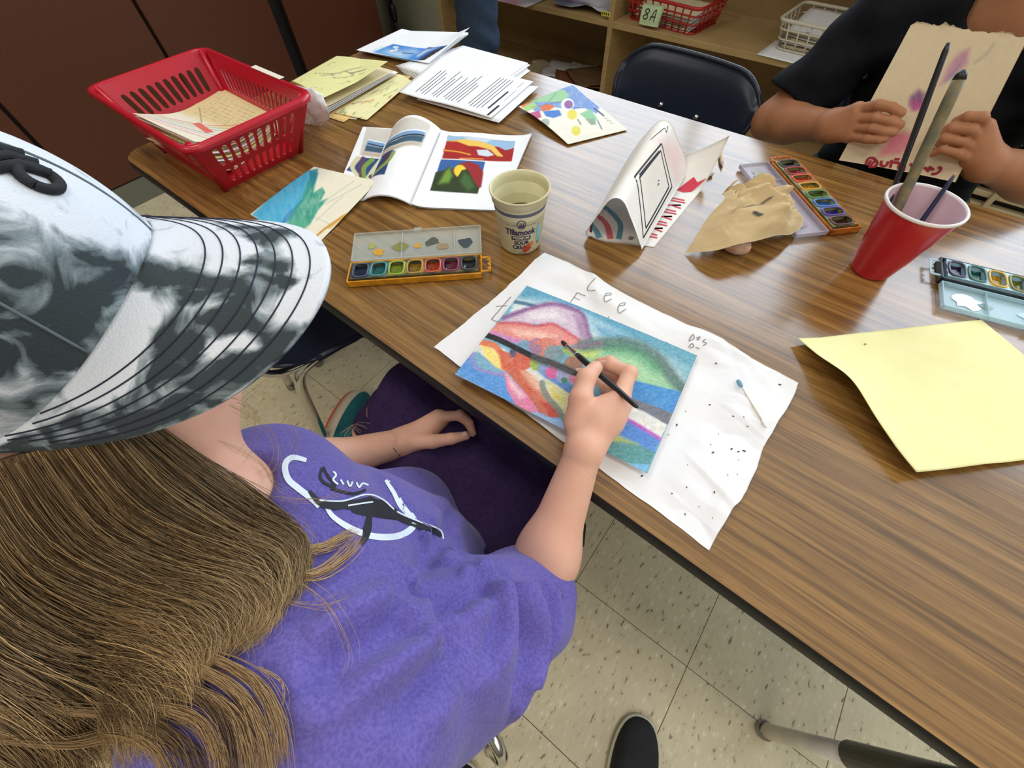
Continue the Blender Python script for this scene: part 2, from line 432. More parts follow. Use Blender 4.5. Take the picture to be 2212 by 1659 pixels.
def ell(c, r, k=0.01, R=None, sub=False): return Prim('ell', c, ra=r, k=k, R=R, sub=sub)
def field(prims, lo, hi, h, post=None):
    lo = A(*lo); hi = A(*hi); n = np.maximum(np.ceil((hi - lo) / h).astype(int) + 1, 3)
    ax = [(lo[i] + h * np.arange(n[i])).astype(np.float32) for i in range(3)]
    Fd = np.full(n, 1.0, np.float32)
    for p in prims:
        a, b = p.bounds(0.02 + p.k * 2); i0 = np.clip(np.floor((a - lo) / h).astype(int), 0, n); i1 = np.clip(np.ceil((b - lo) / h).astype(int) + 1, 0, n)
        if np.any(i1 <= i0): continue
        sl = tuple(slice(i0[i], i1[i]) for i in range(3)); X, Y, Z = np.meshgrid(*[ax[i][sl[i]] for i in range(3)], indexing='ij', sparse=True)
        d = p.f(X, Y, Z).astype(np.float32)
        Fd[sl] = -smin(-Fd[sl], d, p.k) if p.sub else smin(Fd[sl], d, p.k)
    if post is not None: Fd = post(Fd, *np.meshgrid(*ax, indexing='ij', sparse=True))
    return Fd, lo, h
def surfnet(Fd, lo, h, skip=None):
    s = Fd < 0; nx, ny, nz = Fd.shape
    c = s[:-1, :-1, :-1].astype(np.uint8)
    for dx, dy, dz in ((1, 0, 0), (0, 1, 0), (0, 0, 1), (1, 1, 0), (1, 0, 1), (0, 1, 1), (1, 1, 1)):
        c = c + s[dx:nx - 1 + dx, dy:ny - 1 + dy, dz:nz - 1 + dz]
    I = np.nonzero((c > 0) & (c < 8))
    pos = np.zeros((len(I[0]), 3)); cnt = np.zeros(len(I[0]))
    for a in range(3):
        for p in (0, 1):
            for q in (0, 1):
                o = [0, 0, 0]; ot = [i for i in range(3) if i != a]; o[ot[0]] = p; o[ot[1]] = q
                e = list(o); e[a] = 1
                f0 = Fd[I[0] + o[0], I[1] + o[1], I[2] + o[2]]; f1 = Fd[I[0] + e[0], I[1] + e[1], I[2] + e[2]]
                mk = (f0 < 0) != (f1 < 0); t = np.where(mk, f0 / np.where(mk, f0 - f1, 1), 0)
                P = np.zeros((len(t), 3)); P += o; P[:, a] += t
                pos += P * mk[:, None]; cnt += mk
    V = (np.stack(I, 1) + pos / cnt[:, None]) * h + lo
    idx = np.full(c.shape, -1, np.int64); idx[I] = np.arange(len(V)); Fs = []
    for a in range(3):
        sl0 = [slice(1, -1)] * 3; sl1 = [slice(1, -1)] * 3; sl0[a] = slice(0, -1); sl1[a] = slice(1, None)
        E = s[tuple(sl0)] != s[tuple(sl1)]; J = list(np.nonzero(E)); sg = s[tuple(sl0)][tuple(J)]
        for i in range(3):
            if i != a: J[i] = J[i] + 1
        b_, c_ = (a + 1) % 3, (a + 2) % 3
        def at(db, dc):
            K = [J[0], J[1], J[2]]; K[b_] = K[b_] + db; K[c_] = K[c_] + dc; return idx[K[0], K[1], K[2]]
        Q = np.stack([at(-1, -1), at(0, -1), at(0, 0), at(-1, 0)], 1)
        Q = np.where(sg[:, None], Q, Q[:, ::-1]); Fs.append(Q)
    Fq = np.concatenate(Fs); Fq = Fq[(Fq >= 0).all(1)]
    if skip:
        ctr = V[Fq].mean(1); keep = np.ones(len(Fq), bool)
        for a, b in skip: keep &= ~((ctr > A(*a)).all(1) & (ctr < A(*b)).all(1))
        Fq = Fq[keep]; used = np.unique(Fq); mp = np.full(len(V), -1); mp[used] = np.arange(len(used)); V = V[used]; Fq = mp[Fq]
    return V, Fq
def relax(V, F, it=2, lam=0.5):
    E = np.concatenate([F[:, [0, 1]], F[:, [1, 2]], F[:, [2, 3]], F[:, [3, 0]]])
    for k in range(it * 2):
        acc = np.zeros_like(V); n = np.zeros(len(V))
        np.add.at(acc, E[:, 0], V[E[:, 1]]); np.add.at(n, E[:, 0], 1); np.add.at(acc, E[:, 1], V[E[:, 0]]); np.add.at(n, E[:, 1], 1)
        d = acc / np.maximum(n, 1)[:, None] - V; V = V + (lam if k % 2 == 0 else -lam * 1.04) * d
    return V
def body(prims, h, fine=(), post=None, pad=0.02, it=2):
    """one skin around all shapes; boxes in fine = (lo, hi, step) are meshed at their own finer step"""
    bs = [p.bounds(pad) for p in prims if not p.sub]; lo = np.min([b[0] for b in bs], 0); hi = np.max([b[1] for b in bs], 0)
    V, Fq = surfnet(*field(prims, lo, hi, h, post), skip=[(A(*a) + h * .6, A(*b) - h * .6) for a, b, _ in fine]); V = relax(V, Fq, it); Vs = [V]; Fs = [Fq]; n = len(V)
    for a, b, hf in fine:
        v, f = surfnet(*field(prims, a, b, hf, post)); v = relax(v, f, it); Vs.append(v); Fs.append(f + n); n += len(v)
    return np.concatenate(Vs), np.concatenate(Fs)


# ================================================================== the room
mat('wall_paint', (168, 160, 138), 0.8, noise=(8, (156, 147, 124), 0.5)); mat('ceiling_paint', (226, 226, 220), 0.9)
mat('cabinet_brown', (88, 47, 30), 0.38, spec=0.45, noise=(420, (62, 32, 20), 0.45)); mat('gap_black', (8, 7, 7), 0.6)
mat('cove_base', (104, 104, 92), 0.5); mat('window_frame', (200, 200, 196), 0.5); mat('grout', (92, 80, 62), 0.9)
mat('shelf_wood', (178, 150, 102), 0.6, noise=(9, (158, 128, 82), 0.6, (1, 1, 6)), bump=(200, 0.04)); mat('shelf_back', (150, 124, 82), 0.7, noise=(12, (132, 106, 68), 0.5))
X0, X1, Y0, Y1, ZC = -3.25, 3.45, -2.6, 2.75, 3.05
def struct(name, V, F, material, parent=None, smooth=False):
    o = mesh(name, V, F, material, parent, smooth)
    if parent is None: o['kind'] = 'structure'
    return o
fl = struct('floor', *box(((X0 + X1) / 2, (Y0 + Y1) / 2, -0.06), (X1 - X0 + .4, Y1 - Y0 + .4, 0.11)), 'grout')
tl = 0.3048; tth = 0.03221; tco = px(1484, 1440, 0)
tv, tf = box((0, 0, -0.0025), (tl - 0.0012, tl - 0.0012, 0.005), rotz(tth), 0.0006)
tile_me = None
for i in range(-10, 4):
    for j in range(-4, 8):
        c = tco + rotz(tth) @ A((i + .5) * tl, (j + .5) * tl, 0)
        if not (-2.85 < c[0] < 1.3 and -0.9 < c[1] < 2.4): continue
        if tile_me is None:
            t = mesh('tile', tv, tf, 'tile', None, False); tile_me = t.data; COL.objects.unlink(t); bpy.data.objects.remove(t)
        t = bpy.data.objects.new('tile', tile_me); COL.objects.link(t); t.parent = fl; t.location = (c[0], c[1], 0)
struct('ceiling', *box(((X0 + X1) / 2, (Y0 + Y1) / 2, ZC + .05), (X1 - X0 + .4, Y1 - Y0 + .4, .1)), 'ceiling_paint')
struct('wall_left', *box((X0 - .05, (Y0 + Y1) / 2, ZC / 2), (.1, Y1 - Y0 + .2, ZC)), 'wall_paint')
struct('wall_front', *box(((X0 + X1) / 2, Y0 - .05, ZC / 2), (X1 - X0 + .2, .1, ZC)), 'wall_paint')
def holed_wall(name, along, fixed, a0, a1, w0, w1, z0, z1):
    b = B()
    for (p0, p1, q0, q1) in ((a0, w0, 0, ZC), (w1, a1, 0, ZC), (w0, w1, 0, z0), (w0, w1, z1, ZC)):
        if along == 'x': b.add(*box(((p0 + p1) / 2, fixed, (q0 + q1) / 2), (p1 - p0, .1, q1 - q0)))
        else: b.add(*box((fixed, (p0 + p1) / 2, (q0 + q1) / 2), (.1, p1 - p0, q1 - q0)))
    return struct(name, np.concatenate(b.V), b.F, 'wall_paint')
holed_wall('wall_back', 'x', Y1 + .05, X0 - .1, X1 + .1, -2.1, 2.8, 1.2, 2.86)
holed_wall('wall_right', 'y', X1 + .05, Y0, Y1, -1.9, 1.3, 1.1, 2.4)
def window(name, along, fixed, w0, w1, z0, z1, n):
    root = bpy.data.objects.new(name, None); COL.objects.link(root); root['kind'] = 'structure'
    def bar(nm, a, b, za, zb, d=.06, m='window_frame'):
        c, s = (((a + b) / 2, fixed, (za + zb) / 2), (b - a, d, zb - za)) if along == 'x' else ((fixed, (a + b) / 2, (za + zb) / 2), (d, b - a, zb - za))
        return mesh(nm, *box(c, s), m, root, False)
    bar('window_sill', w0 - .03, w1 + .03, z0 - .03, z0, .14); bar('window_head', w0, w1, z1 - .04, z1)
    for k in range(n + 1):
        x = w0 + (w1 - w0) * k / n; bar('mullion', x - .02, x + .02, z0, z1 - .04)
        if k < n: bar('pane', x + .02, x + (w1 - w0) / n - .02, z0, z1 - .04, .004, 'glass')
window('window_1', 'x', Y1 + .05, -2.1, 2.8, 1.2, 2.86, 4)
window('window_2', 'y', X1 + .05, -1.9, 1.3, 1.1, 2.4, 3)
for k, (lx, ly) in enumerate(((-1.5, 0.2), (0.9, 0.2), (0.9, -1.5), (-1.5, -1.5))):
    t = thing('ceiling_light', ['fluorescent ceiling panel over the basket end of the table', 'fluorescent ceiling panel over the red cup end of the table', 'fluorescent ceiling panel behind the viewer on the right', 'fluorescent ceiling panel behind the viewer on the left'][k], 'light', (lx, ly, ZC - .06), 'ceiling lights')
    b = B()
    for dx, dy, sx, sy in ((0, .31, 1.24, .02), (0, -.31, 1.24, .02), (.61, 0, .02, .6), (-.61, 0, .02, .6)): b.add(*box((lx + dx, ly + dy, ZC - .025), (sx, sy, .05)))
    b.make('frame', 'window_frame', t, False); mesh('diffuser', *box((lx, ly, ZC - .012), (1.2, .6, .01)), 'window_frame', t, False)
    l = area('lamp', (lx, ly, ZC - .03), (0, 0, 0), 1.2, .58, LAMP_W, (1.0, 0.95, 0.86)); l.parent = t; l.matrix_parent_inverse = Matrix.Translation(-Vector((lx, ly, ZC - .06)))

# brown wardrobe doors along the left wall
CX = -2.665
def cabinet(label, ya, yb, seams, knobs):
    t = thing('storage_cabinet', label, 'cabinet', (CX - .28, (ya + yb) / 2, 0), 'brown cabinets')
    mesh('body', *box((CX - .29, (ya + yb) / 2, 1.15), (.52, yb - ya, 2.1)), 'gap_black', t, False)
    mesh('plinth', *box((CX - .29, (ya + yb) / 2, .05), (.52, yb - ya, .1)), 'cove_base', t, False)
    e = [ya] + seams + [yb]
    for a, b_ in zip(e[:-1], e[1:]): mesh('door', *box((CX - .012, (a + b_) / 2, 1.15), (.022, b_ - a - .014, 2.09), None, .003), 'cabinet_brown', t, False)
cabinet('long brown laminate cabinet beside the red basket, thin dark seams between its doors', -1.15, 1.355, [-.51, .135, .78], 0)
cabinet('narrow brown cabinet door at the far end, past the wide black gap', 1.415, 2.0, [], 0)
fil = mesh('filler_strip', *box((CX - .06, 1.385, 1.1), (.05, .058, 2.2)), 'gap_black', None, False); fil.name = 'trim_1'; fil['kind'] = 'structure'
bb = mesh('baseboard_left', *box((CX - .014, .42, .05), (.03, 3.16, .1)), 'cove_base', None, False); bb['kind'] = 'structure'
# pale tall metal cabinet between the brown doors and the shelves
mat('pale_metal', (176, 172, 150), 0.5, noise=(6, (160, 156, 134), .4))
t = thing('tall_metal_cabinet', 'pale grey-beige metal cabinet behind the black stand', 'cabinet', (-2.82, 2.58, 0))
mesh('body', *box((-2.82, 2.6, .9), (.64, .27, 1.8), None, .006), 'pale_metal', t, False); mesh('door', *box((-2.82, 2.455, .92), (.6, .012, 1.7), None, .004), 'pale_metal', t, False)
mesh('handle', *box((-2.6, 2.442, 1.0), (.015, .015, .12), None, .003), 'steel', t, False)
# black stand pole with cable
t = thing('music_stand', 'black metal stand with a thick clamp collar beside the metal cabinet', 'stand', (-2.76, 2.2, 0))
sx, sy = -2.79, 2.2
mesh('pole', *tube([(sx, sy, .02), (sx, sy, .30)], .012, 12), 'black_plastic', t); mesh('upper_pole', *tube([(sx, sy, .3), (sx + .01, sy, 1.15)], .009, 12), 'black_plastic', t)
mesh('collar', *tube([(sx, sy, .24), (sx, sy, .26), (sx, sy, .31), (sx, sy, .33)], [.014, .022, .022, .013], 12), 'black_plastic', t)
mesh('desk', *box((sx + .01, sy, 1.22), (.42, .02, .28), None, .006), 'black_plastic', t, False)
for k in range(3): a = k * 2.094 + .5; mesh('leg', *tube([(sx, sy, .16), (sx + .14 * math.cos(a), sy + .14 * math.sin(a), .012)], .009, 8), 'black_plastic', t)
c_ = mesh('cable', *tube(smooth_path([(-2.86, 2.24, 1.1), (-2.865, 2.235, .6), (-2.855, 2.22, .3), (-2.84, 2.2, .08), (-2.7, 2.1, .006)], 20), .004, 6), 'black_rubber'); meta(c_, 'thin black cable hanging beside the black stand', 'cable')

# ------------------------------------------------------------------ shelf unit under the window
SY, SB = 2.3, 2.72
def board(parent, name, x0, x1, z0, z1, y0=SY, y1=SB, m='shelf_wood'): return mesh(name, *box(((x0 + x1) / 2, (y0 + y1) / 2, (z0 + z1) / 2), (x1 - x0, y1 - y0, z1 - z0), None, .0015), m, parent, False)
t = thing('shelf_unit', 'long low light wooden shelf unit along the far wall', 'shelf', (-1.0, 2.5, 0))
xs = [-2.46, -1.272, -0.03, 0.36]
for i, x in enumerate(xs): board(t, 'side_panel' if i in (0, 3) else 'divider', x - .0125, x + .0125, .06, .96)
for i in range(3):
    board(t, 'shelf', xs[i] + .0125, xs[i + 1] - .0125, .425, .45); board(t, 'bottom_board', xs[i] + .0125, xs[i + 1] - .0125, .06, .085)
    board(t, 'back_panel', xs[i] + .0125, xs[i + 1] - .0125, .085, .96, SB, SB + .012, 'shelf_back')
board(t, 'top_board', xs[0] - .0125, xs[3] + .0125, .96, .985); board(t, 'plinth', xs[0], xs[3], 0, .06, SY + .04, SB)
SHZ = .45
# heater grille to the right of the shelves
mat('grille_beige', (186, 168, 132), 0.5)
t = thing('heater_cover', 'beige heater cover with horizontal louvre slats right of the shelves', 'heater', (1.1, 2.5, 0))
mesh('cabinet', *box((1.1, 2.58, .36), (1.4, .28, .72), None, .01), 'grille_beige', t, False); mesh('recess', *box((1.1, 2.43, .2), (1.36, .03, .34)), 'gap_black', t, False)
for k in range(7): mesh('slat', *box((1.1, 2.40, .055 + k * .048), (1.36, .035, .022), None, .004), 'grille_beige', t, False)
for x in (.5, 1.1, 1.7): mesh('bar', *box((x, 2.375, .2), (.02, .02, .36), None, .003), 'grille_beige', t, False)

def wire_basket(name, label, x0, x1, y0, y1, z0, h, material, nx, ny, nz, flare=.02, rim=.006, wr=.0028, rot=0):
    cx, cy = (x0 + x1) / 2, (y0 + y1) / 2; t = thing(name, label, 'basket', (cx, cy, z0)); hx, hy = (x1 - x0) / 2, (y1 - y0) / 2; R = rotz(rot)[:2, :2]
    def ring(f, z):
        a, b_ = hx - flare * (1 - f), hy - flare * (1 - f); r = .03; pts = []
        for sx_, sy_, a0 in ((1, 1, 0), (-1, 1, 90), (-1, -1, 180), (1, -1, 270)):
            for k in range(5):
                th_ = math.radians(a0 + k * 22.5); pts.append(R @ A(sx_ * (a - r) + r * math.cos(th_), sy_ * (b_ - r) + r * math.sin(th_)))
        pts.append(pts[0]); return np.array([(cx + q[0], cy + q[1], z) for q in pts])
    mesh('rim', *tube(ring(1, z0 + h), rim, 8), material, t)
    for k in range(nz): f = k / nz; mesh('hoop', *tube(ring(f, z0 + wr + f * h), wr, 6), material, t)
    for side, n in ((0, nx), (1, ny)):
        for k in range(n):
            s = -1 + 2 * (k + .5) / n
            for g in (-1, 1):
                p = [R @ (A(s * (hx - flare * (1 - f) - .02), g * (hy - flare * (1 - f))) if side == 0 else A(g * (hx - flare * (1 - f)), s * (hy - flare * (1 - f) - .02))) for f in (0, 1)]
                mesh('rib', *tube([(cx + p[0][0], cy + p[0][1], z0 + wr), (cx + p[1][0], cy + p[1][1], z0 + h)], wr, 6), material, t)
    for k in range(7):
        y = -hy + flare + (k + .5) * (2 * hy - 2 * flare) / 7; a = R @ A(-hx + flare, y); b_ = R @ A(hx - flare, y)
        mesh('base_wire', *tube([(cx + a[0], cy + a[1], z0 + wr), (cx + b_[0], cy + b_[1], z0 + wr)], wr, 6), material, t)
    return t
mat('red_wire', (176, 40, 34), 0.45); mat('white_wire', (206, 200, 180), 0.5)
tb = wire_basket('wire_basket', 'red plastic lattice basket with the green 8A note on the shelf', -1.235, -.83, 2.33, 2.6, SHZ, .1, 'red_wire', 9, 6, 3, .025, .007, .0035, -.12)
wire_basket('wire_basket', 'white plastic lattice basket on the shelf behind the black sleeve', -.53, -.17, 2.36, 2.62, SHZ + .002, .1, 'white_wire', 7, 5, 3, .02, .007, .0035, -.06)
def loose_sheet(name, label, cat, c, w, l, rz, z, material='paper_white', bump=.004, seed=0, group=None, colfn=None, nu=10, nv=10, tilt=(0, 0)):
    R = rotz(rz); c = A(*c)
    def S(u, v):
        q = np.stack([(u - .5) * w, (v - .5) * l, np.zeros_like(u)], 1) @ R.T + A(c[0], c[1], z)
        q[:, 2] += bump * fbm(u * 2.5 + seed * 3.1, v * 2.5, seed, 3) + tilt[0] * (u - .5) + tilt[1] * (v - .5); return q
    o = sheet(name, S, nu, nv, paper() if colfn else material, None, colfn); return meta(o, label, cat, group), S
for k in range(6):
    loose_sheet('paper_sheet', 'sheet of paper piled inside the red lattice basket on the shelf', 'paper', (-1.03, 2.46), .30, .19, -.12 + random.uniform(-.1, .1), SHZ + .012 + k * .009, 'paper_cream' if k % 2 else 'paper_white', .006, k, 'papers in the red lattice basket', tilt=(0, .02))
for k in range(7):
    loose_sheet('paper_sheet', 'sheet of paper piled inside the white lattice basket on the shelf', 'paper', (-.35, 2.49), .28, .2, -.06 + random.uniform(-.12, .12), SHZ + .012 + k * .011, 'paper_cream' if k % 2 else 'paper_white', .01, k + 9, 'papers in the white lattice basket', tilt=(0, .03))
loose_sheet('paper_sheet', 'white sheet under the white lattice basket hanging over the shelf edge', 'paper', (-.42, 2.39), .26, .2, -.05, SHZ + .0008, 'paper_white', 0)
# 8A note folded over the basket rim
nS = quadS(py(1391, 6, 2.324), py(1437, 12, 2.322), py(1424, 58, 2.312), py(1383, 50, 2.314), lambda u, v: 0 * u)
mat('note_green', (188, 206, 160), 0.8)
def noteS(u, v):
    q = nS(u, v); q[:, 1] -= .012 * np.sin(v * 2.2) + .004 * np.sin(u * 3); return q
n_ = sheet('sticky_note', noteS, 8, 10, 'note_green'); meta(n_, 'pale green note reading 8A on the red lattice basket', 'note')
strokes('lettering', noteS, [[(.42, .3), (.3, .22), (.2, .32), (.34, .47), (.38, .62), (.24, .7), (.16, .58), (.32, .45), (.42, .3)], [(.52, .72), (.64, .3), (.72, .26), (.72, .75)], [(.52, .55), (.76, .53)]], .004, 'ink', n_, .0015)
# art lying on the left shelf and clutter at the bottom
def artcol(seed, base, cols):
    def f(u, v):
        C = Canvas(u, v, base); r = np.random.default_rng(seed)
        for k in range(9): C.circ(r.random(2), .08 + .2 * r.random(), cols[k % len(cols)], .2, .7)
        return C.c
    return f
loose_sheet('artwork', 'watercolour sheet in pink and teal hanging over the shelf edge', 'artwork', (-1.9, 2.36), .36, .27, -.05, SHZ + .003, None, .01, 3, colfn=artcol(5, (226, 226, 224), [(196, 120, 150), (130, 180, 190), (150, 150, 160)]), nu=30, nv=30)
loose_sheet('artwork', 'grey crumpled marbled sheet on the shelf left of the red lattice basket', 'artwork', (-1.47, 2.42), .32, .2, .06, SHZ + .003, None, .05, 4, colfn=artcol(8, (206, 208, 214), [(90, 90, 110), (150, 150, 165), (226, 226, 230), (110, 60, 120)]), nu=30, nv=30)
lb = mesh('shelf_label', *box(tuple(py(1309, 30, SY - .001)), (.05, .002, .018)), mat('label_yellow', (222, 204, 70), .6), None, False); meta(lb, 'small yellow label on the shelf edge beside the divider', 'label')
lbb = B()
for k in range(4): lbb.add(*box(tuple(py(1309, 30, SY - .0024) + A(-.018 + k * .011, 0, 0)), (.006, .0006, .009)))
lbb.make('lettering', 'ink', lb, False)
for k in range(4):
    loose_sheet('paper_sheet', ['folded cream paper on the bottom shelf behind the table', 'grey folded paper on the bottom shelf behind the table', 'reddish brown paper on the bottom shelf by the divider', 'brown paper on the bottom shelf under the reddish sheet'][k], 'paper', [(-1.75, 2.45), (-1.62, 2.5), (-1.48, 2.42), (-1.42, 2.48)][k], .3, .24, .3 * k, .087 + .012 * k, ['paper_cream', 'paper_white', mat('paper_rust', (140, 84, 60), .8), mat('paper_brown', (120, 92, 62), .8)][k], .04, 20 + k)

# ================================================================== the table
TX0, TX1, TY0, TY1, TH = -1.388, 0.74, 0.185, 1.117, 0.03
def rounded(x0, x1, y0, y1, r, n=8):
    p = []
    for cx, cy, a0 in ((x1 - r, y1 - r, 0), (x0 + r, y1 - r, 90), (x0 + r, y0 + r, 180), (x1 - r, y0 + r, 270)):
        for k in range(n + 1): a = math.radians(a0 + 90 * k / n); p.append((cx + r * math.cos(a), cy + r * math.sin(a)))
    return p
def slab(x0, x1, y0, y1, r, z0, z1):
    p = rounded(x0, x1, y0, y1, r); n = len(p); V = [(a, b_, z0) for a, b_ in p] + [(a, b_, z1) for a, b_ in p]
    return V, [tuple(range(n))[::-1], tuple(range(n, 2 * n))] + [(i, (i + 1) % n, n + (i + 1) % n, n + i) for i in range(n)]
t = thing('classroom_table', 'long wood-grain laminate table with black edge and adjustable legs', 'table', ((TX0 + TX1) / 2, (TY0 + TY1) / 2, 0))
mesh('table_top', *slab(TX0 + .004, TX1 - .004, TY0 + .003, TY1 - .003, .05, TZ - .006, TZ), 'wood', t, False)
b = B()
for k in range(5):
    o_, z0, z1 = [(.0035, -.0035, -.0012), (.001, -.006, -.0035), (0, -.024, -.006), (.001, -.028, -.024), (.003, -.030, -.028)][k]
    pass
pr = [(.0035, -.0006), (.0015, -.0035), (0, -.008), (0, -.023), (.0015, -.028), (.004, -.030)]; V = []; n = 36
for o_, z in pr: V += [(a, b2, TZ + z) for a, b2 in rounded(TX0 + o_, TX1 - o_, TY0 + o_, TY1 - o_, .052)]
F = [(i * n + k, i * n + (k + 1) % n, (i + 1) * n + (k + 1) % n, (i + 1) * n + k) for i in range(len(pr) - 1) for k in range(n)]
F.append(tuple(range(5 * n, 6 * n))[::-1]); mesh('edge_band', V, F, 'black_rubber', t)
mesh('apron', *box(((TX0 + TX1) / 2, (TY0 + TY1) / 2, TZ - .05), (TX1 - TX0 - .34, TY1 - TY0 - .2, .04)), 'black_rubber', t, False)
mat('leg_pale', (236, 231, 222), 0.35, spec=.6, noise=(30, (180, 172, 160), .3))
for k, (lx, ly) in enumerate(((.478, .222), (.478, 1.07), (-1.13, .232), (-1.13, 1.07))):
    up = mesh('leg', *tube([(lx, ly, .30), (lx, ly, TZ - .03)], .0205, 20), 'black_plastic', t)
    mesh('lower_tube', *tube([(lx, ly, .02), (lx, ly, .33)], [.0105 if k == 9 else .0145, .0165], 18), 'leg_pale', up)
    mesh('glide', *lathe([(0, .0), (.017, .0), (.019, .005), (.019, .013), (.015, .022), (0, .022)], (lx, ly, 0), 20), 'steel', up)
    mesh('adjust_knob', *tube([(lx, ly - .018, .36), (lx, ly - .028, .36), (lx, ly - .029, .36), (lx, ly - .038, .36)], [.004, .004, .0085, .007], 10), 'steel', up)

# ------------------------------------------------------------------ shell chairs
def chair(name, label, loc, rz, seat_h=.42, top=.72, w=.44, legs=True, spread=.03, fs=None, lr=.011, group='navy shell chairs'):
    R = rotz(rz); L = A(loc[0], loc[1], 0); t = thing(name, label, 'chair', (loc[0], loc[1], 0), group)
    g = lambda q: np.asarray(q, float).reshape(-1, 3) @ R.T + L      # chair faces local +y
    def seatS(u, v):
        x = (u - .5) * w * (1 - .10 * (1 - v)); y = -.2 + .4 * v; k = (2 * u - 1) ** 2
        z = seat_h - .012 * np.cos((u - .5) * 3.0) + .012 * k ** 2 - .02 * np.clip(v - .8, 0, 1) ** 2 * 25 * .6 + .03 * np.clip(.15 - v, 0, 1) * 6
        rr = np.clip((np.abs(2 * u - 1) - .75) / .25, 0, 1); y = y - np.where(v > .8, rr ** 2 * .05 * (v - .8) / .2, -rr ** 2 * .03 * (1 - v) * (v < .2))
        return g(np.stack([x, y, z], 1))
    def backS(u, v):
        k = 2 * u - 1; ww = w * (.86 + .14 * np.sin(np.clip(v * 1.3, 0, 1) * 1.57))
        x = k / 2 * ww; z = seat_h + .11 + (top - seat_h - .11) * v; rr = np.clip((np.abs(k) - .55) / .45, 0, 1)
        z = z - (v > .5) * rr ** 2.2 * .055 * (v - .5) / .5 + (v < .3) * rr ** 2 * .03 * (.3 - v) / .3
        y = -.215 - .05 * v + .035 * k * k - .012 * np.clip(v - .85, 0, 1) * 6
        return g(np.stack([x, y, z], 1))
    sheet('seat', seatS, 20, 18, 'navy_plastic', t, th=.007); bk = sheet('backrest', backS, 24, 20, 'navy_plastic', t, th=.008)
    e = np.linspace(0, 1, 15); pth = np.concatenate([backS(np.zeros(15) + .002, e), backS(np.linspace(.002, .998, 25), np.ones(25))[1:], backS(np.zeros(15) + .998, e[::-1])[1:]])
    mesh('back_lip', *tube(pth, .006, 8), 'navy_plastic', bk)
    for s in (-.14, .14):
        q = backS(A(.5 + s), A(.42))[0]; f = R @ A(0, 1, 0)
        mesh('rivet', *tube([q + f * .0, q + f * .004, q + f * .0075, q + f * .009], [.0085, .0085, .006, .001], 12), 'chrome', bk)
    for s in (-1, 1):
        x = s * (w / 2 - .06); xo = s * (w / 2 - .06 + spread); xf = s * (w / 2 - .06 + (spread if fs is None else fs))
        mesh('leg', *tube(g(smooth_path([(x, .02, seat_h - .03), (x, .15, seat_h - .03), (xf, .2, seat_h - .055), (xf, .225, seat_h - .2), (xf, .235, .02)], 22)), lr, 12), 'chrome', t)
        mesh('leg', *tube(g(smooth_path([(x, .0, seat_h - .032), (x, -.12, seat_h - .032), (xo, -.17, seat_h - .07), (xo, -.2, seat_h - .22), (xo, -.225, .02)], 22)), lr, 12), 'chrome', t)
        for yy, xg in ((.235, xf), (-.225, xo)): mesh('glide', *lathe([(0, 0), (.013, 0), (.015, .006), (.0125, .022), (.011, .022)], tuple(g((xg, yy, 0))[0]), 14), 'steel', t)
        mesh('back_upright', *tube(g(smooth_path([(x, -.1, seat_h - .03), (x, -.2, seat_h - .01), (x, -.245, seat_h + .08), (x, -.262, seat_h + .22)], 14)), .01, 10), 'chrome', t)
    return t
chair('school_chair', 'dark navy shell chair with two rivets pushed up to the far table edge', (-.485, 1.06), math.pi - .1, .42, .735, .42)
chair('school_chair', 'navy shell chair under the basket end of the table, mostly behind the cap', (-.915, .30), -.2, .42, .70, .44, spread=.0, lr=.0135)
chair('school_chair', 'navy shell chair under the person in the purple shirt', (-.205, .055), -.03, .40, .60, .35, spread=.135, fs=.0)
chair('school_chair', 'navy shell chair under the person in the black shirt', (.08, 1.40), math.pi, .42, .74, .42)

# ================================================================== things on the table
mat('red_plastic', (178, 16, 38), 0.28, spec=.6); mat('tape', (226, 214, 200), .7)
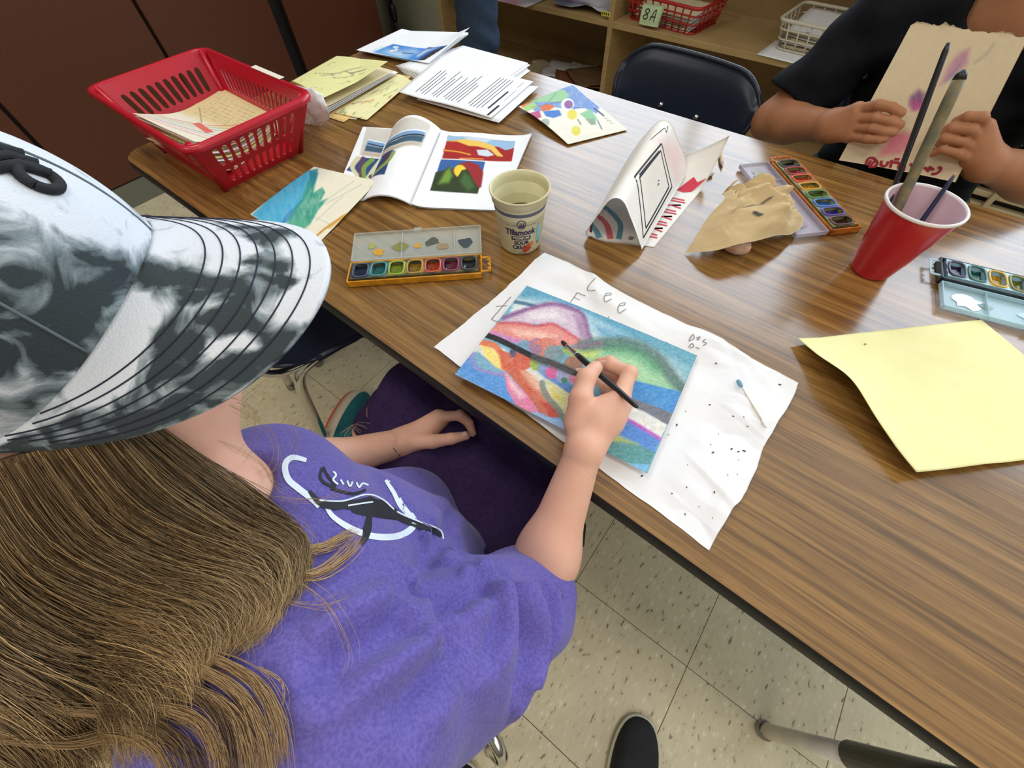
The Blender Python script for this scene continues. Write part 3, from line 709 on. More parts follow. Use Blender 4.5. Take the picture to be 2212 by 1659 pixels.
# ---- red slotted basket
BH = .132
t = thing('plastic_basket', 'red slotted plastic basket full of drawings at the table end', 'basket', (-1.17, .352, TZ))
rim = [(-1.372, .222), (-.946, .222), (-.946, .484), (-1.372, .484)]; bot = [(-1.30, .262), (-1.03, .262), (-1.03, .456), (-1.30, .456)]
def slot_wall(i, cols):
    r0, r1 = A(*rim[i]), A(*rim[(i + 1) % 4]); b0, b1 = A(*bot[i]), A(*bot[(i + 1) % 4]); b = B()
    def M(u, v):
        p = lerp(lerp(b0, b1, u), lerp(r0, r1, u), v); return A(p[0], p[1], TZ + .002 + v * (BH - .004))
    def rect(u0, u1, v0, v1): b.add([M(u0, v0), M(u1, v0), M(u1, v1), M(u0, v1)], [(0, 1, 2, 3)])
    mu = .11; rows = ((.10, .40), (.47, .84)); n = 20
    rect(0, mu, 0, 1); rect(1 - mu, 1, 0, 1); rect(mu, 1 - mu, 0, rows[0][0]); rect(mu, 1 - mu, rows[0][1], rows[1][0]); rect(mu, 1 - mu, rows[1][1], 1)
    for v0, v1 in rows:
        for k in range(cols):
            u0 = mu + (1 - 2 * mu) * k / cols; u1 = mu + (1 - 2 * mu) * (k + 1) / cols; cu, cv = (u0 + u1) / 2, (v0 + v1) / 2; hu, hv = (u1 - u0) / 2, (v1 - v0) / 2
            O = []; I_ = []
            for q in range(n):
                a = 2 * math.pi * (q + .5) / n; c_, s_ = math.cos(a), math.sin(a); m_ = max(abs(c_), abs(s_)); O.append(M(cu + hu * c_ / m_, cv + hv * s_ / m_))
                I_.append(M(cu + hu * .66 * np.sign(c_) * abs(c_) ** .75, cv + hv * .94 * np.sign(s_) * abs(s_) ** .45))
            b.add(O + I_, [(q, (q + 1) % n, n + (q + 1) % n, n + q) for q in range(n)])
    o = b.make('wall', 'red_plastic', t, False); md = o.modifiers.new('thickness', 'SOLIDIFY'); md.thickness = .003; md.offset = 0
for i, c in enumerate((17, 10, 17, 10)): slot_wall(i, c)
mesh('base', *box((-1.165, .359, TZ + .002), (.27, .194, .004)), 'red_plastic', t, False)
rp = np.array([(x, y, TZ + BH) for x, y in rounded(rim[0][0], rim[1][0], rim[0][1], rim[2][1], .03, 6)]); rp = np.concatenate([rp, rp[:1]])
V = []; N_ = len(rp)
for o_, dz in ((0, -.012), (0, 0), (.006, .003), (.013, .001), (.015, -.006), (.013, -.010)):
    c_ = A(-1.159, .353); d = rp[:, :2] - c_; d = d / np.linalg.norm(d, axis=1)[:, None] * o_ * 1.2; q = rp.copy(); q[:, :2] += d; q[:, 2] += dz; V.append(q)
mesh('rim', np.concatenate(V), [(i * N_ + k, i * N_ + k + 1, (i + 1) * N_ + k + 1, (i + 1) * N_ + k) for i in range(5) for k in range(N_ - 1)], 'red_plastic', t)
for sx_, sy_ in ((-1, -1), (1, -1), (1, 1), (-1, 1)):
    i = {(-1, -1): 0, (1, -1): 1, (1, 1): 2, (-1, 1): 3}[(sx_, sy_)]; mesh('corner_post', *tube([(bot[i][0], bot[i][1], TZ + .003), (rim[i][0] - sx_ * .009, rim[i][1] - sy_ * .009, TZ + BH)], .007, 10), 'red_plastic', t)
mesh('tape_strip', *box((-1.10, .4915, TZ + BH + .0042), (.11, .013, .0016), None, .0006), 'tape', t, False)
def basketS(k, z, seed):
    q = [pt(285, 243, .098 - .10 * 0), pt(420, 306, .088), pt(588, 236, .058), pt(470, 186, .062)]; dz = z - .056; rr = np.random.default_rng(seed)
    j = [A(*(rr.normal(size=2) * .004), 0) for _ in range(4)] if k < 11 else [A(0, 0, 0)] * 4
    def S(u, v):
        P = quadS(*[A(c[0], c[1], c[2]) + o_ for c, o_ in zip(q, j)])(u, v)
        P[:, 2] += dz * (1 + .35 * (1 - v)) - .028 * np.sin(v * 3.1416) * (1 - .35 * v) + .004 * fbm(u * 2, v * 2, seed, 2); P[:, 2] = np.maximum(P[:, 2], TZ + .005 + .0008 * k); return P
    return S
def scribble(u, v):
    w_ = u; u, v = v, 1 - w_; C = Canvas(u, v, (224, 204, 156)); C.poly([(0, 0), (.5, 0), (.42, 1), (0, 1)], (230, 224, 206), .1)
    for k in range(7): C.line([(.02 + .03 * k, .95), (.1 + .05 * k, .5), (.2 + .07 * k, .1 + .02 * k)], .012, [(196, 90, 90), (226, 140, 150), (90, 110, 190), (200, 200, 120), (120, 150, 190), (150, 170, 110), (206, 80, 80)][k], .02, .7)
    for k in range(7): C.line([(.55, .15 + .1 * k), (.9, .2 + .1 * k)], .004, (150, 130, 100), .004, .8); C.line([(.56 + .05 * k, .1), (.52 + .055 * k, .85)], .004, (150, 130, 100), .004, .6)
    C.line([(.4, .55), (.62, .9)], .008, (110, 120, 60)); C.poly([(.28, .3), (.36, .28), (.4, .6), (.33, .6)], (220, 110, 100), .01); return C.c
for k in range(12):
    o = sheet('drawing_sheet', basketS(k, .008 + k * .0042, k), 120 if k == 11 else 14, 120 if k == 11 else 10, paper() if k == 11 else ['paper_cream', 'paper_white', 'manila'][k % 3], None, scribble if k == 11 else None)
    meta(o, 'top drawing with coloured strokes curling up in the red slotted basket' if k == 11 else 'sheet in the pile beneath the top drawing in the red slotted basket', 'drawing', 'drawings in the red slotted basket')

def crumple(u, v, s, f=3.0, n=26, amp=.004, radial=False):
    """sharp paper creases: height of many random folds"""
    r = np.random.default_rng(s); z = np.zeros_like(u)
    for k in range(n):
        a = r.normal() * .55 if radial else r.random() * math.pi; c = r.random(2); L = (.2 + .5 * r.random()) if radial else .08 + .3 * r.random(); d = (u - c[0]) * math.cos(a) + (v - c[1]) * math.sin(a); e = -(u - c[0]) * math.sin(a) + (v - c[1]) * math.cos(a)
        w_ = .025 + .10 * r.random() ** 1.5; z += (r.random() - .38) * np.maximum(0, 1 - np.abs(d) / w_ * np.where(d > 0, 1, .45)) * np.maximum(0, 1 - np.abs(e) / L) * (w_ / .08) ** .5
    return amp * z
# ---- crumpled white bag beside the basket
def bagS(u, v):
    c0 = pt(640, 175, .09); c1 = pt(692, 205, .06); P = quadS(pt(612, 172, .12), pt(695, 205, .075), pt(690, 272, .0), pt(655, 268, .0))(u, v)
    n = crumple(u, v, 4, n=60, amp=1.0); P[:, 0] += .012 * n + .03 * np.sin(v * 3.1) * u; P[:, 1] += .01 * n; P[:, 2] += .006 * n; P[:, 2] = np.maximum(P[:, 2], TZ + .001); return P
o = sheet('crumpled_paper', bagS, 34, 34, 'paper_white', th=.0006); meta(o, 'crumpled white paper squeezed between red basket and manila drawings', 'paper')

# ---- manila drawings and folders
def marks(seed, base, inks, n=14, w=.014, lo=(.05, .05), hi=(.95, .95)):
    def f(u, v):
        C = Canvas(u, v, base); r = np.random.default_rng(seed)
        for k in range(n):
            c = A(*lo) + r.random(2) * (A(*hi) - A(*lo)); d = (r.random((4, 2)) - .5) * .14
            C.line(c + np.cumsum(d, 0), w * (.5 + r.random()), inks[k % len(inks)], .012, .75)
        return C.c
    return f
def psheet(name, label, cat, corners, h, colfn=None, material='paper_white', nu=24, nv=24, bump=None, group=None, th=.0004, back=None, hs=None):
    hs = hs or [h] * 4; S = quadS(*[pt(x, y, q) for (x, y), q in zip(corners, hs)], bump); o = sheet(name, S, nu, nv, paper() if colfn else material, None, colfn, th, back); return meta(o, label, cat, group), S
psheet('drawing_sheet', 'cream drawing at the very bottom of the manila pile', 'drawing', [(700, 250), (770, 258), (800, 205), (740, 190)], .001, marks(31, (232, 226, 196), [(150, 190, 190), (206, 170, 110)], 10), nu=30, nv=30)
psheet('folder', 'orange-tan card under the manila drawings', 'folder', [(706, 252), (742, 264), (890, 165), (800, 150)], .0022, None, mat('card_tan', (222, 186, 120), .8))
psheet('drawing_sheet', 'manila drawing with bright orange, green and grey leaves', 'drawing', [(722, 243), (792, 259), (890, 175), (862, 160)], .006, marks(12, (230, 222, 170), [(206, 110, 60), (120, 150, 70), (130, 130, 140), (90, 70, 50)], 22, .02, (.05, .02), (.9, .7)), nu=44, nv=44, hs=[.004, .004, .007, .012])
for k in range(4):
    psheet('paper_sheet', ['white sheet lowest under the flower drawing', 'white sheet above the lowest one under the flower drawing', 'curled white sheet with a pencilled oval under the flower drawing', 'manila-edged sheet under the flower drawing'][k], 'paper', [(676 + 3 * k, 256 - 6 * k), (704 + 4 * k, 246 - 7 * k), (860 - 3 * k, 156 - k), (760, 128)], .01, None, ['paper_white', 'paper_white', 'paper_white', 'paper_cream'][k], 16, 16, hs=[.008 + .006 * k, .008 + .006 * k, .013 + .005 * k, .012 + .006 * k])
psheet('folder', 'tan folder tab peeking out behind the flower drawing', 'folder', [(720, 130), (752, 150), (793, 138), (742, 122)], .026, None, 'card_tan' if False else mat('card_tan'))
def flower(u, v):
    C = marks(9, (226, 222, 158), [(150, 150, 120)], 9, .012)(u, v); K = Canvas(u, v, (0, 0, 0)); K.c = C
    K.line([(.4, .35), (.55, .5), (.62, .66), (.7, .8)], .03, (150, 150, 130), .02, .8); K.line([(.5, .45), (.68, .42), (.8, .6), (.62, .62)], .012, (110, 110, 100), .01); K.line([(.2, .35), (.4, .42), (.55, .5)], .012, (130, 130, 110), .01)
    K.line([(.72, .62), (.82, .78)], .02, (80, 76, 66), .01); return K.c
psheet('drawing_sheet', 'yellow-green manila sheet with a faint pencil flower on top of the pile', 'drawing', [(630, 175), (692, 211), (840, 141), (726, 121)], .04, flower, nu=40, nv=40, hs=[.034, .046, .052, .036], bump=lambda u, v: .012 * np.clip(u + v - 1.5, 0, 1) * 2 + .004 * np.sin(u * 4))

# ---- worksheets
for k in range(5):
    o, S = psheet('worksheet', ['lowest white worksheet of the fanned pile', 'second lowest white worksheet of the fanned pile', 'middle white worksheet of the fanned pile', 'white worksheet with a ruled answer box behind the printed page', 'white worksheet directly beneath the printed page'][k], 'worksheet',
        [(870 - 4 * k, 158 - 4 * k), (1040, 232 - 6 * k), (1142 + 4 * math.cos(k * 2), 152 - 4 * k), (1000, 98)], .002 + .0022 * k, None, 'paper_white', 12, 12, group='fanned worksheets')
    if k == 3: strokes('print', S, [[(.35, .62), (.62, .62)], [(.35, .70), (.62, .70)], [(.35, .62), (.35, .7)], [(.62, .62), (.62, .7)], [(.7, .5), (.85, .55)]] + [[(.36 + .03 * i, .65), (.38 + .03 * i, .67)] for i in range(8)], .0014, 'pencil_line', o, .0006)
psheet('worksheet', 'white sheet poking out right under the printed page', 'worksheet', [(900, 215), (1078, 265), (1163, 187), (960, 160)], .009, None, 'paper_white', 10, 10)
pg = [(862, 205), (1060, 255), (1152, 176), (952, 128)]
o, S = psheet('worksheet', 'printed question page lying on top of the worksheet pile', 'worksheet', pg, .0135, None, 'paper_white', 26, 26, bump=lambda u, v: .006 * np.sin(u * 3.1) * (1 - v) + .014 * np.clip(.25 - u, 0, 1) * 2, th=.0005)
L = []; r_ = np.random.default_rng(3)
for k in range(22):
    u = .84 - .033 * k
    if k in (5, 6, 13, 17): 
        continue
    L.append([(u, .1 if k % 4 else .14), (u, (.9 if k < 5 else .55 + .35 * r_.random()))])
strokes('print', S, L, .0016, 'ink', o, .0006)
strokes('heading', S, [[(.9, .16), (.9, .62)]], .005, 'ink', o, .0006); strokes('heading', S, [[(.955, .03), (.955, .28)]], .006, 'ink', o, .0006)
strokes('underline', S, [[(.95, .4), (.95, .7)], [(.935, .76), (.935, .92)]], .0008, 'ink', o, .0006)
# ---- blue picture handout on the far corner
bl = [(769, 108), (926, 137), (1015, 66), (868, 62)]
def bluepic(u, v):
    C = Canvas(u, v, (238, 238, 241), bl); C.poly([(800, 110), (846, 88), (930, 98), (862, 126)], (70, 130, 205), .003); C.poly([(800, 110), (862, 126), (880, 118), (830, 98)], (120, 170, 215), .05)
    C.poly([(850, 118), (900, 108), (888, 98), (830, 108)], (225, 230, 235), .08, .7); C.line([(835, 105), (850, 100), (845, 95), (853, 94)], 3, (236, 232, 220), .004); C.line([(860, 108), (885, 109)], 2, (40, 60, 80), .004)
    C.poly([(866, 127), (920, 93), (972, 95), (912, 128)], (35, 85, 160), .003); C.poly([(885, 127), (920, 105), (950, 95), (940, 95), (915, 98), (870, 126)], (215, 225, 235), .03, .8)
    C.poly([(897, 128), (935, 104), (971, 95), (912, 128)], (56, 48, 52), .006); C.poly([(868, 127), (890, 112), (896, 127)], (60, 130, 200), .04); return C.c
psheet('handout', 'top handout with two blue pictures curling at the far corner', 'handout', bl, .02, bluepic, nu=90, nv=70, hs=[.016, .014, .035, .028], bump=lambda u, v: -.012 * np.sin(u * 3.1) * v + .01 * np.clip(u - .8, 0, 1) * v * 4)
for k in range(3): psheet('handout', ['lowest sheet under the blue picture handout', 'middle sheet under the blue picture handout', 'sheet directly under the blue picture handout'][k], 'handout', [(775 + 2 * k, 110), (924 + k, 142 - k), (1012, 74 - 2 * k), (872, 66)], .004 + .003 * k, None, 'paper_white', 14, 14, hs=[.004 + .003 * k] * 2 + [.016 + .004 * k] * 2)

# ---- coloured doodle
dd = [(1120, 230), (1227, 312), (1356, 280), (1238, 182)]
def doodle(u, v):
    C = Canvas(u, v, (236, 230, 216), dd)
    C.poly([(1132, 224), (1180, 200), (1238, 184), (1272, 214), (1300, 236), (1290, 252), (1262, 240), (1230, 246), (1190, 238), (1160, 250)], (120, 150, 205), .01, .9, .3)
    C.poly([(1138, 222), (1182, 198), (1215, 196), (1228, 212), (1214, 226), (1180, 226)], (160, 205, 150), .01, .9, .2); C.circ((1148, 214), 9, (150, 195, 110), .006)
    C.circ((1224, 233), 15, (236, 232, 230), .004); C.circ((1226, 233), 10, (150, 110, 160), .006)
    C.poly([(1165, 236), (1180, 230), (1196, 238), (1186, 246), (1170, 248)], (220, 120, 80), .006); C.poly([(1128, 232), (1150, 224), (1160, 236), (1140, 246)], (170, 205, 130), .006)
    C.poly([(1136, 252), (1165, 246), (1172, 262), (1152, 268)], (190, 100, 140), .008); C.poly([(1172, 248), (1206, 246), (1212, 258), (1196, 264), (1180, 260)], (90, 130, 200), .008)
    C.poly([(1122, 226), (1138, 218), (1144, 224), (1128, 234)], (220, 130, 90), .006); C.circ((1234, 256), 11, (226, 210, 90), .006, .9, .3); C.circ((1242, 288), 9, (226, 212, 90), .006, .9, .3)
    C.poly([(1250, 254), (1276, 242), (1290, 262), (1282, 272), (1264, 264)], (150, 200, 160), .006); C.poly([(1262, 264), (1282, 262), (1286, 274), (1274, 276)], (150, 170, 150), .006); C.circ((1180, 274), 9, (170, 180, 170), .008)
    C.line([(1290, 266), (1296, 282)], 3, (110, 130, 170)); C.line([(1286, 240), (1306, 254)], 4, (90, 110, 160)); C.line([(1246, 266), (1252, 276)], 2.5, (120, 120, 130)); C.line([(1150, 236), (1210, 226)], 2, (110, 120, 120), .004, .6); C.line([(1196, 204), (1180, 226)], 2, (90, 130, 90), .004, .6); C.line([(1224, 240), (1262, 240)], 1.6, (90, 110, 150), .004, .6)
    return C.c
o, S = psheet('drawing_sheet', 'small sheet of colourful pencil doodles and balloons near the far edge', 'drawing', dd, .004, doodle, nu=100, nv=90, hs=[.012, .004, .003, .004], bump=lambda u, v: .006 * np.sin(u * 3.1) * (1 - v))
strokes('signature', S, [[(.52 + .05 * k, .9), (.54 + .05 * k, .87), (.55 + .05 * k, .92)] for k in range(7)], .0008, 'pencil_line', o, .0006)

# ---- open booklet with four colour plates (generic landscapes)
bS0 = [pt(956, 288), pt(891, 447)]
def bookL(u, v):       # u: spine -> outer edge, v: top -> bottom ; page arched up beside the spine
    sp = lerp(bS0[0][None], bS0[1][None], v[:, None]); ot = lerp(pt(786, 281)[None], pt(716, 366)[None] * 0 + pt(722, 430)[None], v[:, None])
    P = lerp(sp, ot, u[:, None]); arch = np.sin(np.clip(u / .62, 0, 1) * np.pi) ** .8
    P[:, 2] += .004 + .03 * arch * (1.12 - .55 * v) + .004 * (1 - v) * u; return P
brc = [pt(956, 288, .005), pt(1149, 290, .004), pt(1066 + 12, 454, .004), pt(891, 447, .005)]
bookR = quadS(*brc, lambda u, v: .008 * np.exp(-u * 14) + .003 * np.sin(u * 6) * (1 - v) + .004 * np.clip(u - .9, 0, 1) * (1 - v) * 8)
srcR = [(956, 288), (1149, 290), (1078, 454), (891, 447)]
def plateR(u, v):
    C = Canvas(u, v, (238, 237, 240), srcR)
    q = [(967, 298), (1111, 305), (1101, 355), (952, 352)]; C.poly(q, (160, 34, 34), .003)
    C.poly([(967, 298), (1111, 305), (1108, 322), (1090, 328), (1075, 320), (1040, 318), (1020, 312), (985, 308), (963, 312)], (150, 182, 210), .004); C.poly([(1000, 300), (1060, 303), (1050, 310), (1010, 308)], (206, 214, 224), .02)
    C.poly([(963, 312), (1000, 306), (1040, 310), (1064, 318), (1078, 336), (1086, 344), (1070, 342), (1056, 328), (1030, 322), (1010, 322), (985, 312)], (232, 190, 90), .006); C.poly([(965, 314), (985, 312), (1006, 322), (1020, 334), (1026, 345), (990, 340), (955, 336)], (168, 36, 34), .004)
    C.poly([(1026, 330), (1050, 328), (1064, 340), (1050, 344), (1030, 342)], (206, 214, 222), .006); C.line([(955, 333), (985, 336), (1012, 342)], 3, (222, 160, 60)); C.line([(990, 351), (1040, 350)], 2.5, (226, 150, 60)); C.poly([(1086, 328), (1108, 324), (1102, 354), (1080, 352)], (160, 34, 32), .004)
    q = [(950, 354), (1044, 356), (1029, 423), (927, 418)]; C.poly(q, (56, 96, 160), .003)
    C.poly([(990, 362), (1010, 357), (1030, 364), (1040, 380), (1036, 410), (1010, 420), (960, 400), (972, 376)], (150, 40, 44), .012); C.circ((990, 378), 13, (236, 204, 60), .008)
    C.poly([(927, 418), (938, 382), (958, 376), (966, 366), (976, 382), (984, 392), (994, 376), (1006, 374), (1020, 398), (1032, 412), (1029, 423)], (48, 62, 34), .006)
    C.poly([(944, 405), (958, 380), (967, 370), (974, 388), (966, 402)], (120, 158, 60), .03, .9); C.poly([(990, 400), (998, 380), (1010, 388), (1022, 410), (1008, 418)], (72, 110, 60), .03, .8); return C.c
srcL = [(944, 258), (790, 281), (722, 430), (884, 444)]
def plateL(u, v):
    C = Canvas(u, v, (238, 237, 240), srcL)
    C.poly([(796, 280), (922, 268), (902, 322), (776, 340)], (206, 200, 190), .004); C.poly([(795, 306), (850, 306), (912, 286), (906, 298), (850, 318), (790, 318)], (120, 156, 196), .01); C.poly([(790, 318), (850, 320), (908, 298), (902, 312), (850, 330), (786, 330)], (60, 88, 108), .01)
    C.line([(794, 314), (850, 316), (908, 296)], 2.5, (30, 42, 54)); C.line([(796, 306), (850, 306), (914, 286)], 2.5, (235, 238, 240)); C.poly([(784, 332), (850, 332), (900, 314), (896, 322), (850, 340), (780, 340)], (186, 172, 154), .02)
    q = [(772, 345), (844, 340), (824, 394), (750, 374)]; C.poly(q, (44, 70, 120), .004)
    for k, (a, c) in enumerate(((-.1, (206, 200, 160)), (.12, (92, 60, 90)), (.34, (120, 150, 70)), (.55, (206, 206, 176)), (.78, (86, 58, 76)), (.98, (140, 160, 90)))):
        x = lerp(750, 824, np.clip(a, 0, 1)); x2 = lerp(772, 844, np.clip(a, 0, 1)); C.line([(785 + (a - .5) * 26, 392 - 18 * abs(a - .3)), (x * .5 + x2 * .5 + 6 * math.sin(k * 2), 366), (x2 + 2, 346)], 8, c, .008)
    return C.c
t = thing('picture_booklet', 'open white booklet with four colour landscape plates, left page arching', 'booklet', pt(925, 360))
for k in range(3):
    d_ = .0009 * k
    sheet('under_page', lambda u, v, d_=d_: bookL(u, v) - A(0, 0, .0012 + d_ * .6) * (1) - np.stack([0 * u, 0 * u, np.minimum(bookL(u, v)[:, 2] - TZ - .0035, .002 + d_) * 0], 1), 24, 8, 'paper_white', t); sheet('under_page', lambda u, v, d_=d_: bookR(u, v) - A(0, 0, .001 + d_), 12, 8, 'paper_white', t)
sheet('left_page', bookL, 110, 110, paper(), t, plateL, back=(236, 236, 238)); sheet('right_page', bookR, 130, 130, paper(), t, plateR)

# ---- seascape study
ss = [(678, 360), (540, 463), (668, 542), (815, 394)]
def sea(u, v):
    C = Canvas(u, v, (230, 222, 200), ss)
    C.poly([(545, 463), (612, 402), (665, 366), (680, 372), (664, 410), (655, 430), (615, 462), (612, 482), (600, 520)], (70, 165, 205), .02, .95, .25); C.poly([(600, 478), (614, 460), (655, 424), (678, 372), (684, 380), (676, 400), (640, 445), (625, 470)], (50, 120, 190), .01, .8, .3)
    C.poly([(615, 470), (650, 425), (672, 376), (686, 372), (676, 412), (694, 402), (700, 412), (690, 430), (706, 424), (684, 450), (668, 476), (640, 494), (616, 496)], (60, 150, 130), .015, .9, .45)
    C.poly([(608, 480), (650, 460), (666, 478), (640, 500), (620, 510)], (96, 170, 140), .03, .7); C.poly([(668, 368), (686, 364), (680, 392), (672, 404)], (40, 130, 150), .01, .8)
    for a, b_ in (((690, 440), (780, 398)), ((680, 470), (740, 420)), ((700, 430), (762, 390)), ((660, 455), (720, 480))): C.line([a, b_], 1.5, (140, 160, 160), .006, .5)
    C.line([(806, 402), (786, 440), (745, 462), (700, 490), (660, 525)], 5, (196, 140, 50), .008, .95, .3); C.line([(745, 462), (714, 484)], 8, (206, 150, 60), .01, .7, .4); return C.c
psheet('watercolour_study', 'watercolour study with blue-green wash and an ochre line beside the cap brim', 'artwork', ss, .003, sea, nu=110, nv=110, th=.0008, hs=[.003, .002, .002, .012], bump=lambda u, v: .002 * np.sin(3 * u + 2 * v))

# ---- watercolour sets
def pan_mat(c): return mat('paint_%d_%d_%d' % c, c, .18, spec=.7, noise=(300, tuple(int(q * .45) for q in c), .8))
mat('tray_yellow', (222, 152, 30), .35, spec=.5, noise=(60, (120, 70, 20), .5)); mat('tray_orange', (206, 116, 18), .3, spec=.5, noise=(70, (110, 50, 10), .6)); mat('tray_dark', (30, 34, 38), .35, noise=(70, (60, 80, 90), .4)); mat('tray_blue', (150, 190, 205), .3)
def paint_set(label, o, ang, Lx, wd, cols, tray, liner, lid, lid_off, lid_w, lid_z=.004, tab=1, lid_tilt=0.0, stains=(), divs=(.38, .79)):
    R = rotz(ang); o = A(o[0], o[1], TZ); t = thing('watercolour_set', label, 'paint set', o, 'watercolour sets')
    g = lambda q: np.asarray(q, float).reshape(-1, 3) @ R.T + o
    def bx(b, c, s, bev=.001): V, F = box(c, s, None, bev); b.add(g(V), F)
    H = .013; b = B(); bx(b, (Lx / 2, wd / 2, .0015), (Lx, wd, .003))
    for c, s in (((Lx / 2, .0015, H / 2), (Lx, .003, H)), ((Lx / 2, wd - .0015, H / 2), (Lx, .003, H)), ((.0015, wd / 2, H / 2), (.003, wd, H)), ((Lx - .0015, wd / 2, H / 2), (.003, wd, H))): bx(b, c, s)
    tr = b.make('tray', tray, t, False)
    xe = Lx if tab > 0 else 0
    b = B(); s_ = 1 if tab > 0 else -1; bx(b, (xe + s_ * .014, wd / 2, H - .003), (.003, wd * .72, .002), .0005)
    for q in (-1, 1): bx(b, (xe + s_ * .007, wd / 2 + q * wd * .34, H - .003), (.016, .004, .002), .0005)
    for q in range(3): bx(b, (xe + s_ * .0115, wd / 2 + (q - 1) * wd * .22, H - .003), (.004, .006, .002), .0005)
    b.make('hang_tab', tray if liner != 'tray_blue' else 'lid_blue', tr, False)
    n = len(cols); b = B(); x0, x1, y0, y1 = .007, Lx - .007, .006, wd - .006; zt = H + .0015; cw = (x1 - x0) / n; hw = cw * .40; hy = (y1 - y0) * .40; yc = (y0 + y1) / 2
    def tq(p): b.add(g(p), [(0, 1, 2, 3)])
    for k in range(n):
        xc = x0 + cw * (k + .5); xa, xb = x0 + cw * k, x0 + cw * (k + 1)
        for p in ([(xa, y0), (xb, y0), (xb, yc - hy), (xa, yc - hy)], [(xa, yc + hy), (xb, yc + hy), (xb, y1), (xa, y1)], [(xa, yc - hy), (xc - hw, yc - hy), (xc - hw, yc + hy), (xa, yc + hy)], [(xc + hw, yc - hy), (xb, yc - hy), (xb, yc + hy), (xc + hw, yc + hy)]): tq([(x, y, zt) for x, y in p])
        for (xa_, ya_), (xb_, yb_) in (((xc - hw, yc - hy), (xc + hw, yc - hy)), ((xc + hw, yc - hy), (xc + hw, yc + hy)), ((xc + hw, yc + hy), (xc - hw, yc + hy)), ((xc - hw, yc + hy), (xc - hw, yc - hy))): tq([(xa_, ya_, zt), (xb_, yb_, zt), (lerp(xb_, xc, .15), lerp(yb_, yc, .15), .005), (lerp(xa_, xc, .15), lerp(ya_, yc, .15), .005)])
    for (xa_, ya_), (xb_, yb_) in (((x0, y0), (x1, y0)), ((x1, y0), (x1, y1)), ((x1, y1), (x0, y1)), ((x0, y1), (x0, y0))): tq([(xb_, yb_, zt), (xa_, ya_, zt), (xa_, ya_, .003), (xb_, yb_, .003)])
    ln = b.make('pan_strip', liner, t, False)
    for k, c in enumerate(cols):
        xc = x0 + cw * (k + .5); c = tuple(c)
        q = smooth_path([(xc + hw * 1.04 * np.sign(math.cos(a)) * abs(math.cos(a)) ** .6, yc + hy * 1.04 * np.sign(math.sin(a)) * abs(math.sin(a)) ** .6, 0) for a in np.linspace(0, 2 * np.pi, 17)], 33); q[:, 2] = zt + .0008
        mesh('pan_rim', *tube(g(q), .0016, 6, False), mat('rim_%d_%d_%d' % c, tuple(int(min(255, 60 + w_ * .75)) for w_ in c), .25, spec=.6), ln)
        q = [(xc + cw * (.42 + .22 * vnoise(A(i * .9 + k * 3.7), A(k * 1.9), 8)[0]) * np.sign(math.cos(a)) * abs(math.cos(a)) ** .5, yc + (y1 - y0) * (.40 + .1 * vnoise(A(i * 1.3 + k * 5.1), A(k * 2.9), 4)[0]) * np.sign(math.sin(a)) * abs(math.sin(a)) ** .5) for i, a in enumerate(np.linspace(0, 2 * np.pi, 24, endpoint=False))]
        ri = [(xc + hw * .99 * np.sign(math.cos(a)) * abs(math.cos(a)) ** .3, yc + hy * .99 * np.sign(math.sin(a)) * abs(math.sin(a)) ** .3) for a in np.linspace(0, 2 * np.pi, 24, endpoint=False)]
        mesh('paint_smear', g([(x, y, zt + .0003 + .0001 * (k % 2)) for x, y in q] + [(x, y, zt + .0004) for x, y in ri]), [(i, (i + 1) % 24, 24 + (i + 1) % 24, 24 + i) for i in range(24)], mat('smear_%d_%d_%d' % c, tuple(int(min(255, 30 + w_ * .95)) for w_ in c), .2, spec=.6, noise=(160, tuple(int(min(255, 70 + w_ * .6)) for w_ in c), .7)), ln, False)
        def pS(u, v, xc=xc, k=k):
            return g(np.stack([xc + (u - .5) * hw * 1.9, yc + (v - .5) * hy * 1.9, .0062 + .0022 * fbm(u * 3 + k, v * 3, k, 2) + .003 * (np.hypot(u - .5, v - .5) * 1.4) ** 2], 1))
        sheet('paint_cake', pS, 12, 12, pan_mat(c), t, th=.001)
    # open lid beside the tray
    ya, yb = (wd + lid_off, wd + lid_off + lid_w) if lid_off > 0 else (lid_off - lid_w, lid_off)
    lt = lambda p: [(x, y, z + lid_tilt * abs(y - (ya if lid_off > 0 else yb))) for x, y, z in p]
    b = B(); V, F = box((Lx / 2, (ya + yb) / 2, lid_z), (Lx, lid_w, .0014), None, .0005); b.add(g(lt(V)), F)
    for c, s in (((Lx / 2, ya + .001, lid_z + .004), (Lx, .0022, .008)), ((Lx / 2, yb - .001, lid_z + .004), (Lx, .0022, .008)), ((.001, (ya + yb) / 2, lid_z + .004), (.0022, lid_w, .008)), ((Lx - .001, (ya + yb) / 2, lid_z + .004), (.0022, lid_w, .008))) + tuple(((Lx * f, (ya + yb) / 2, lid_z + .003), (.0016, lid_w, .006)) for f in divs):
        V, F = box(c, s, None, .0006); b.add(g(lt(V)), F)
    ld = b.make('lid', lid, t, False)
    b = B(); V, F = box((Lx * .5, yb + .003 if lid_off > 0 else ya - .003, lid_z + .004), (.014, .007, .005), None, .0006); b.add(g(lt(V)), F); b.make('lid_catch', lid, ld, False)
    for k, (fx_, fy_, r_, c) in enumerate(stains):
        q = []
        for i in range(14): a = i / 14 * 2 * math.pi; rr = r_ * (.55 + .9 * vnoise(A(i * .9 + k * 7), A(k * 3.3), 5)[0]); q.append((fx_ * Lx + rr * math.cos(a) * 1.3, lerp(ya, yb, fy_) + rr * math.sin(a), lid_z + .0013))
        mesh('paint_stain', g(lt(q)), [tuple(range(14))], mat('stain_%d_%d_%d' % tuple(c), c, .4), ld, False)
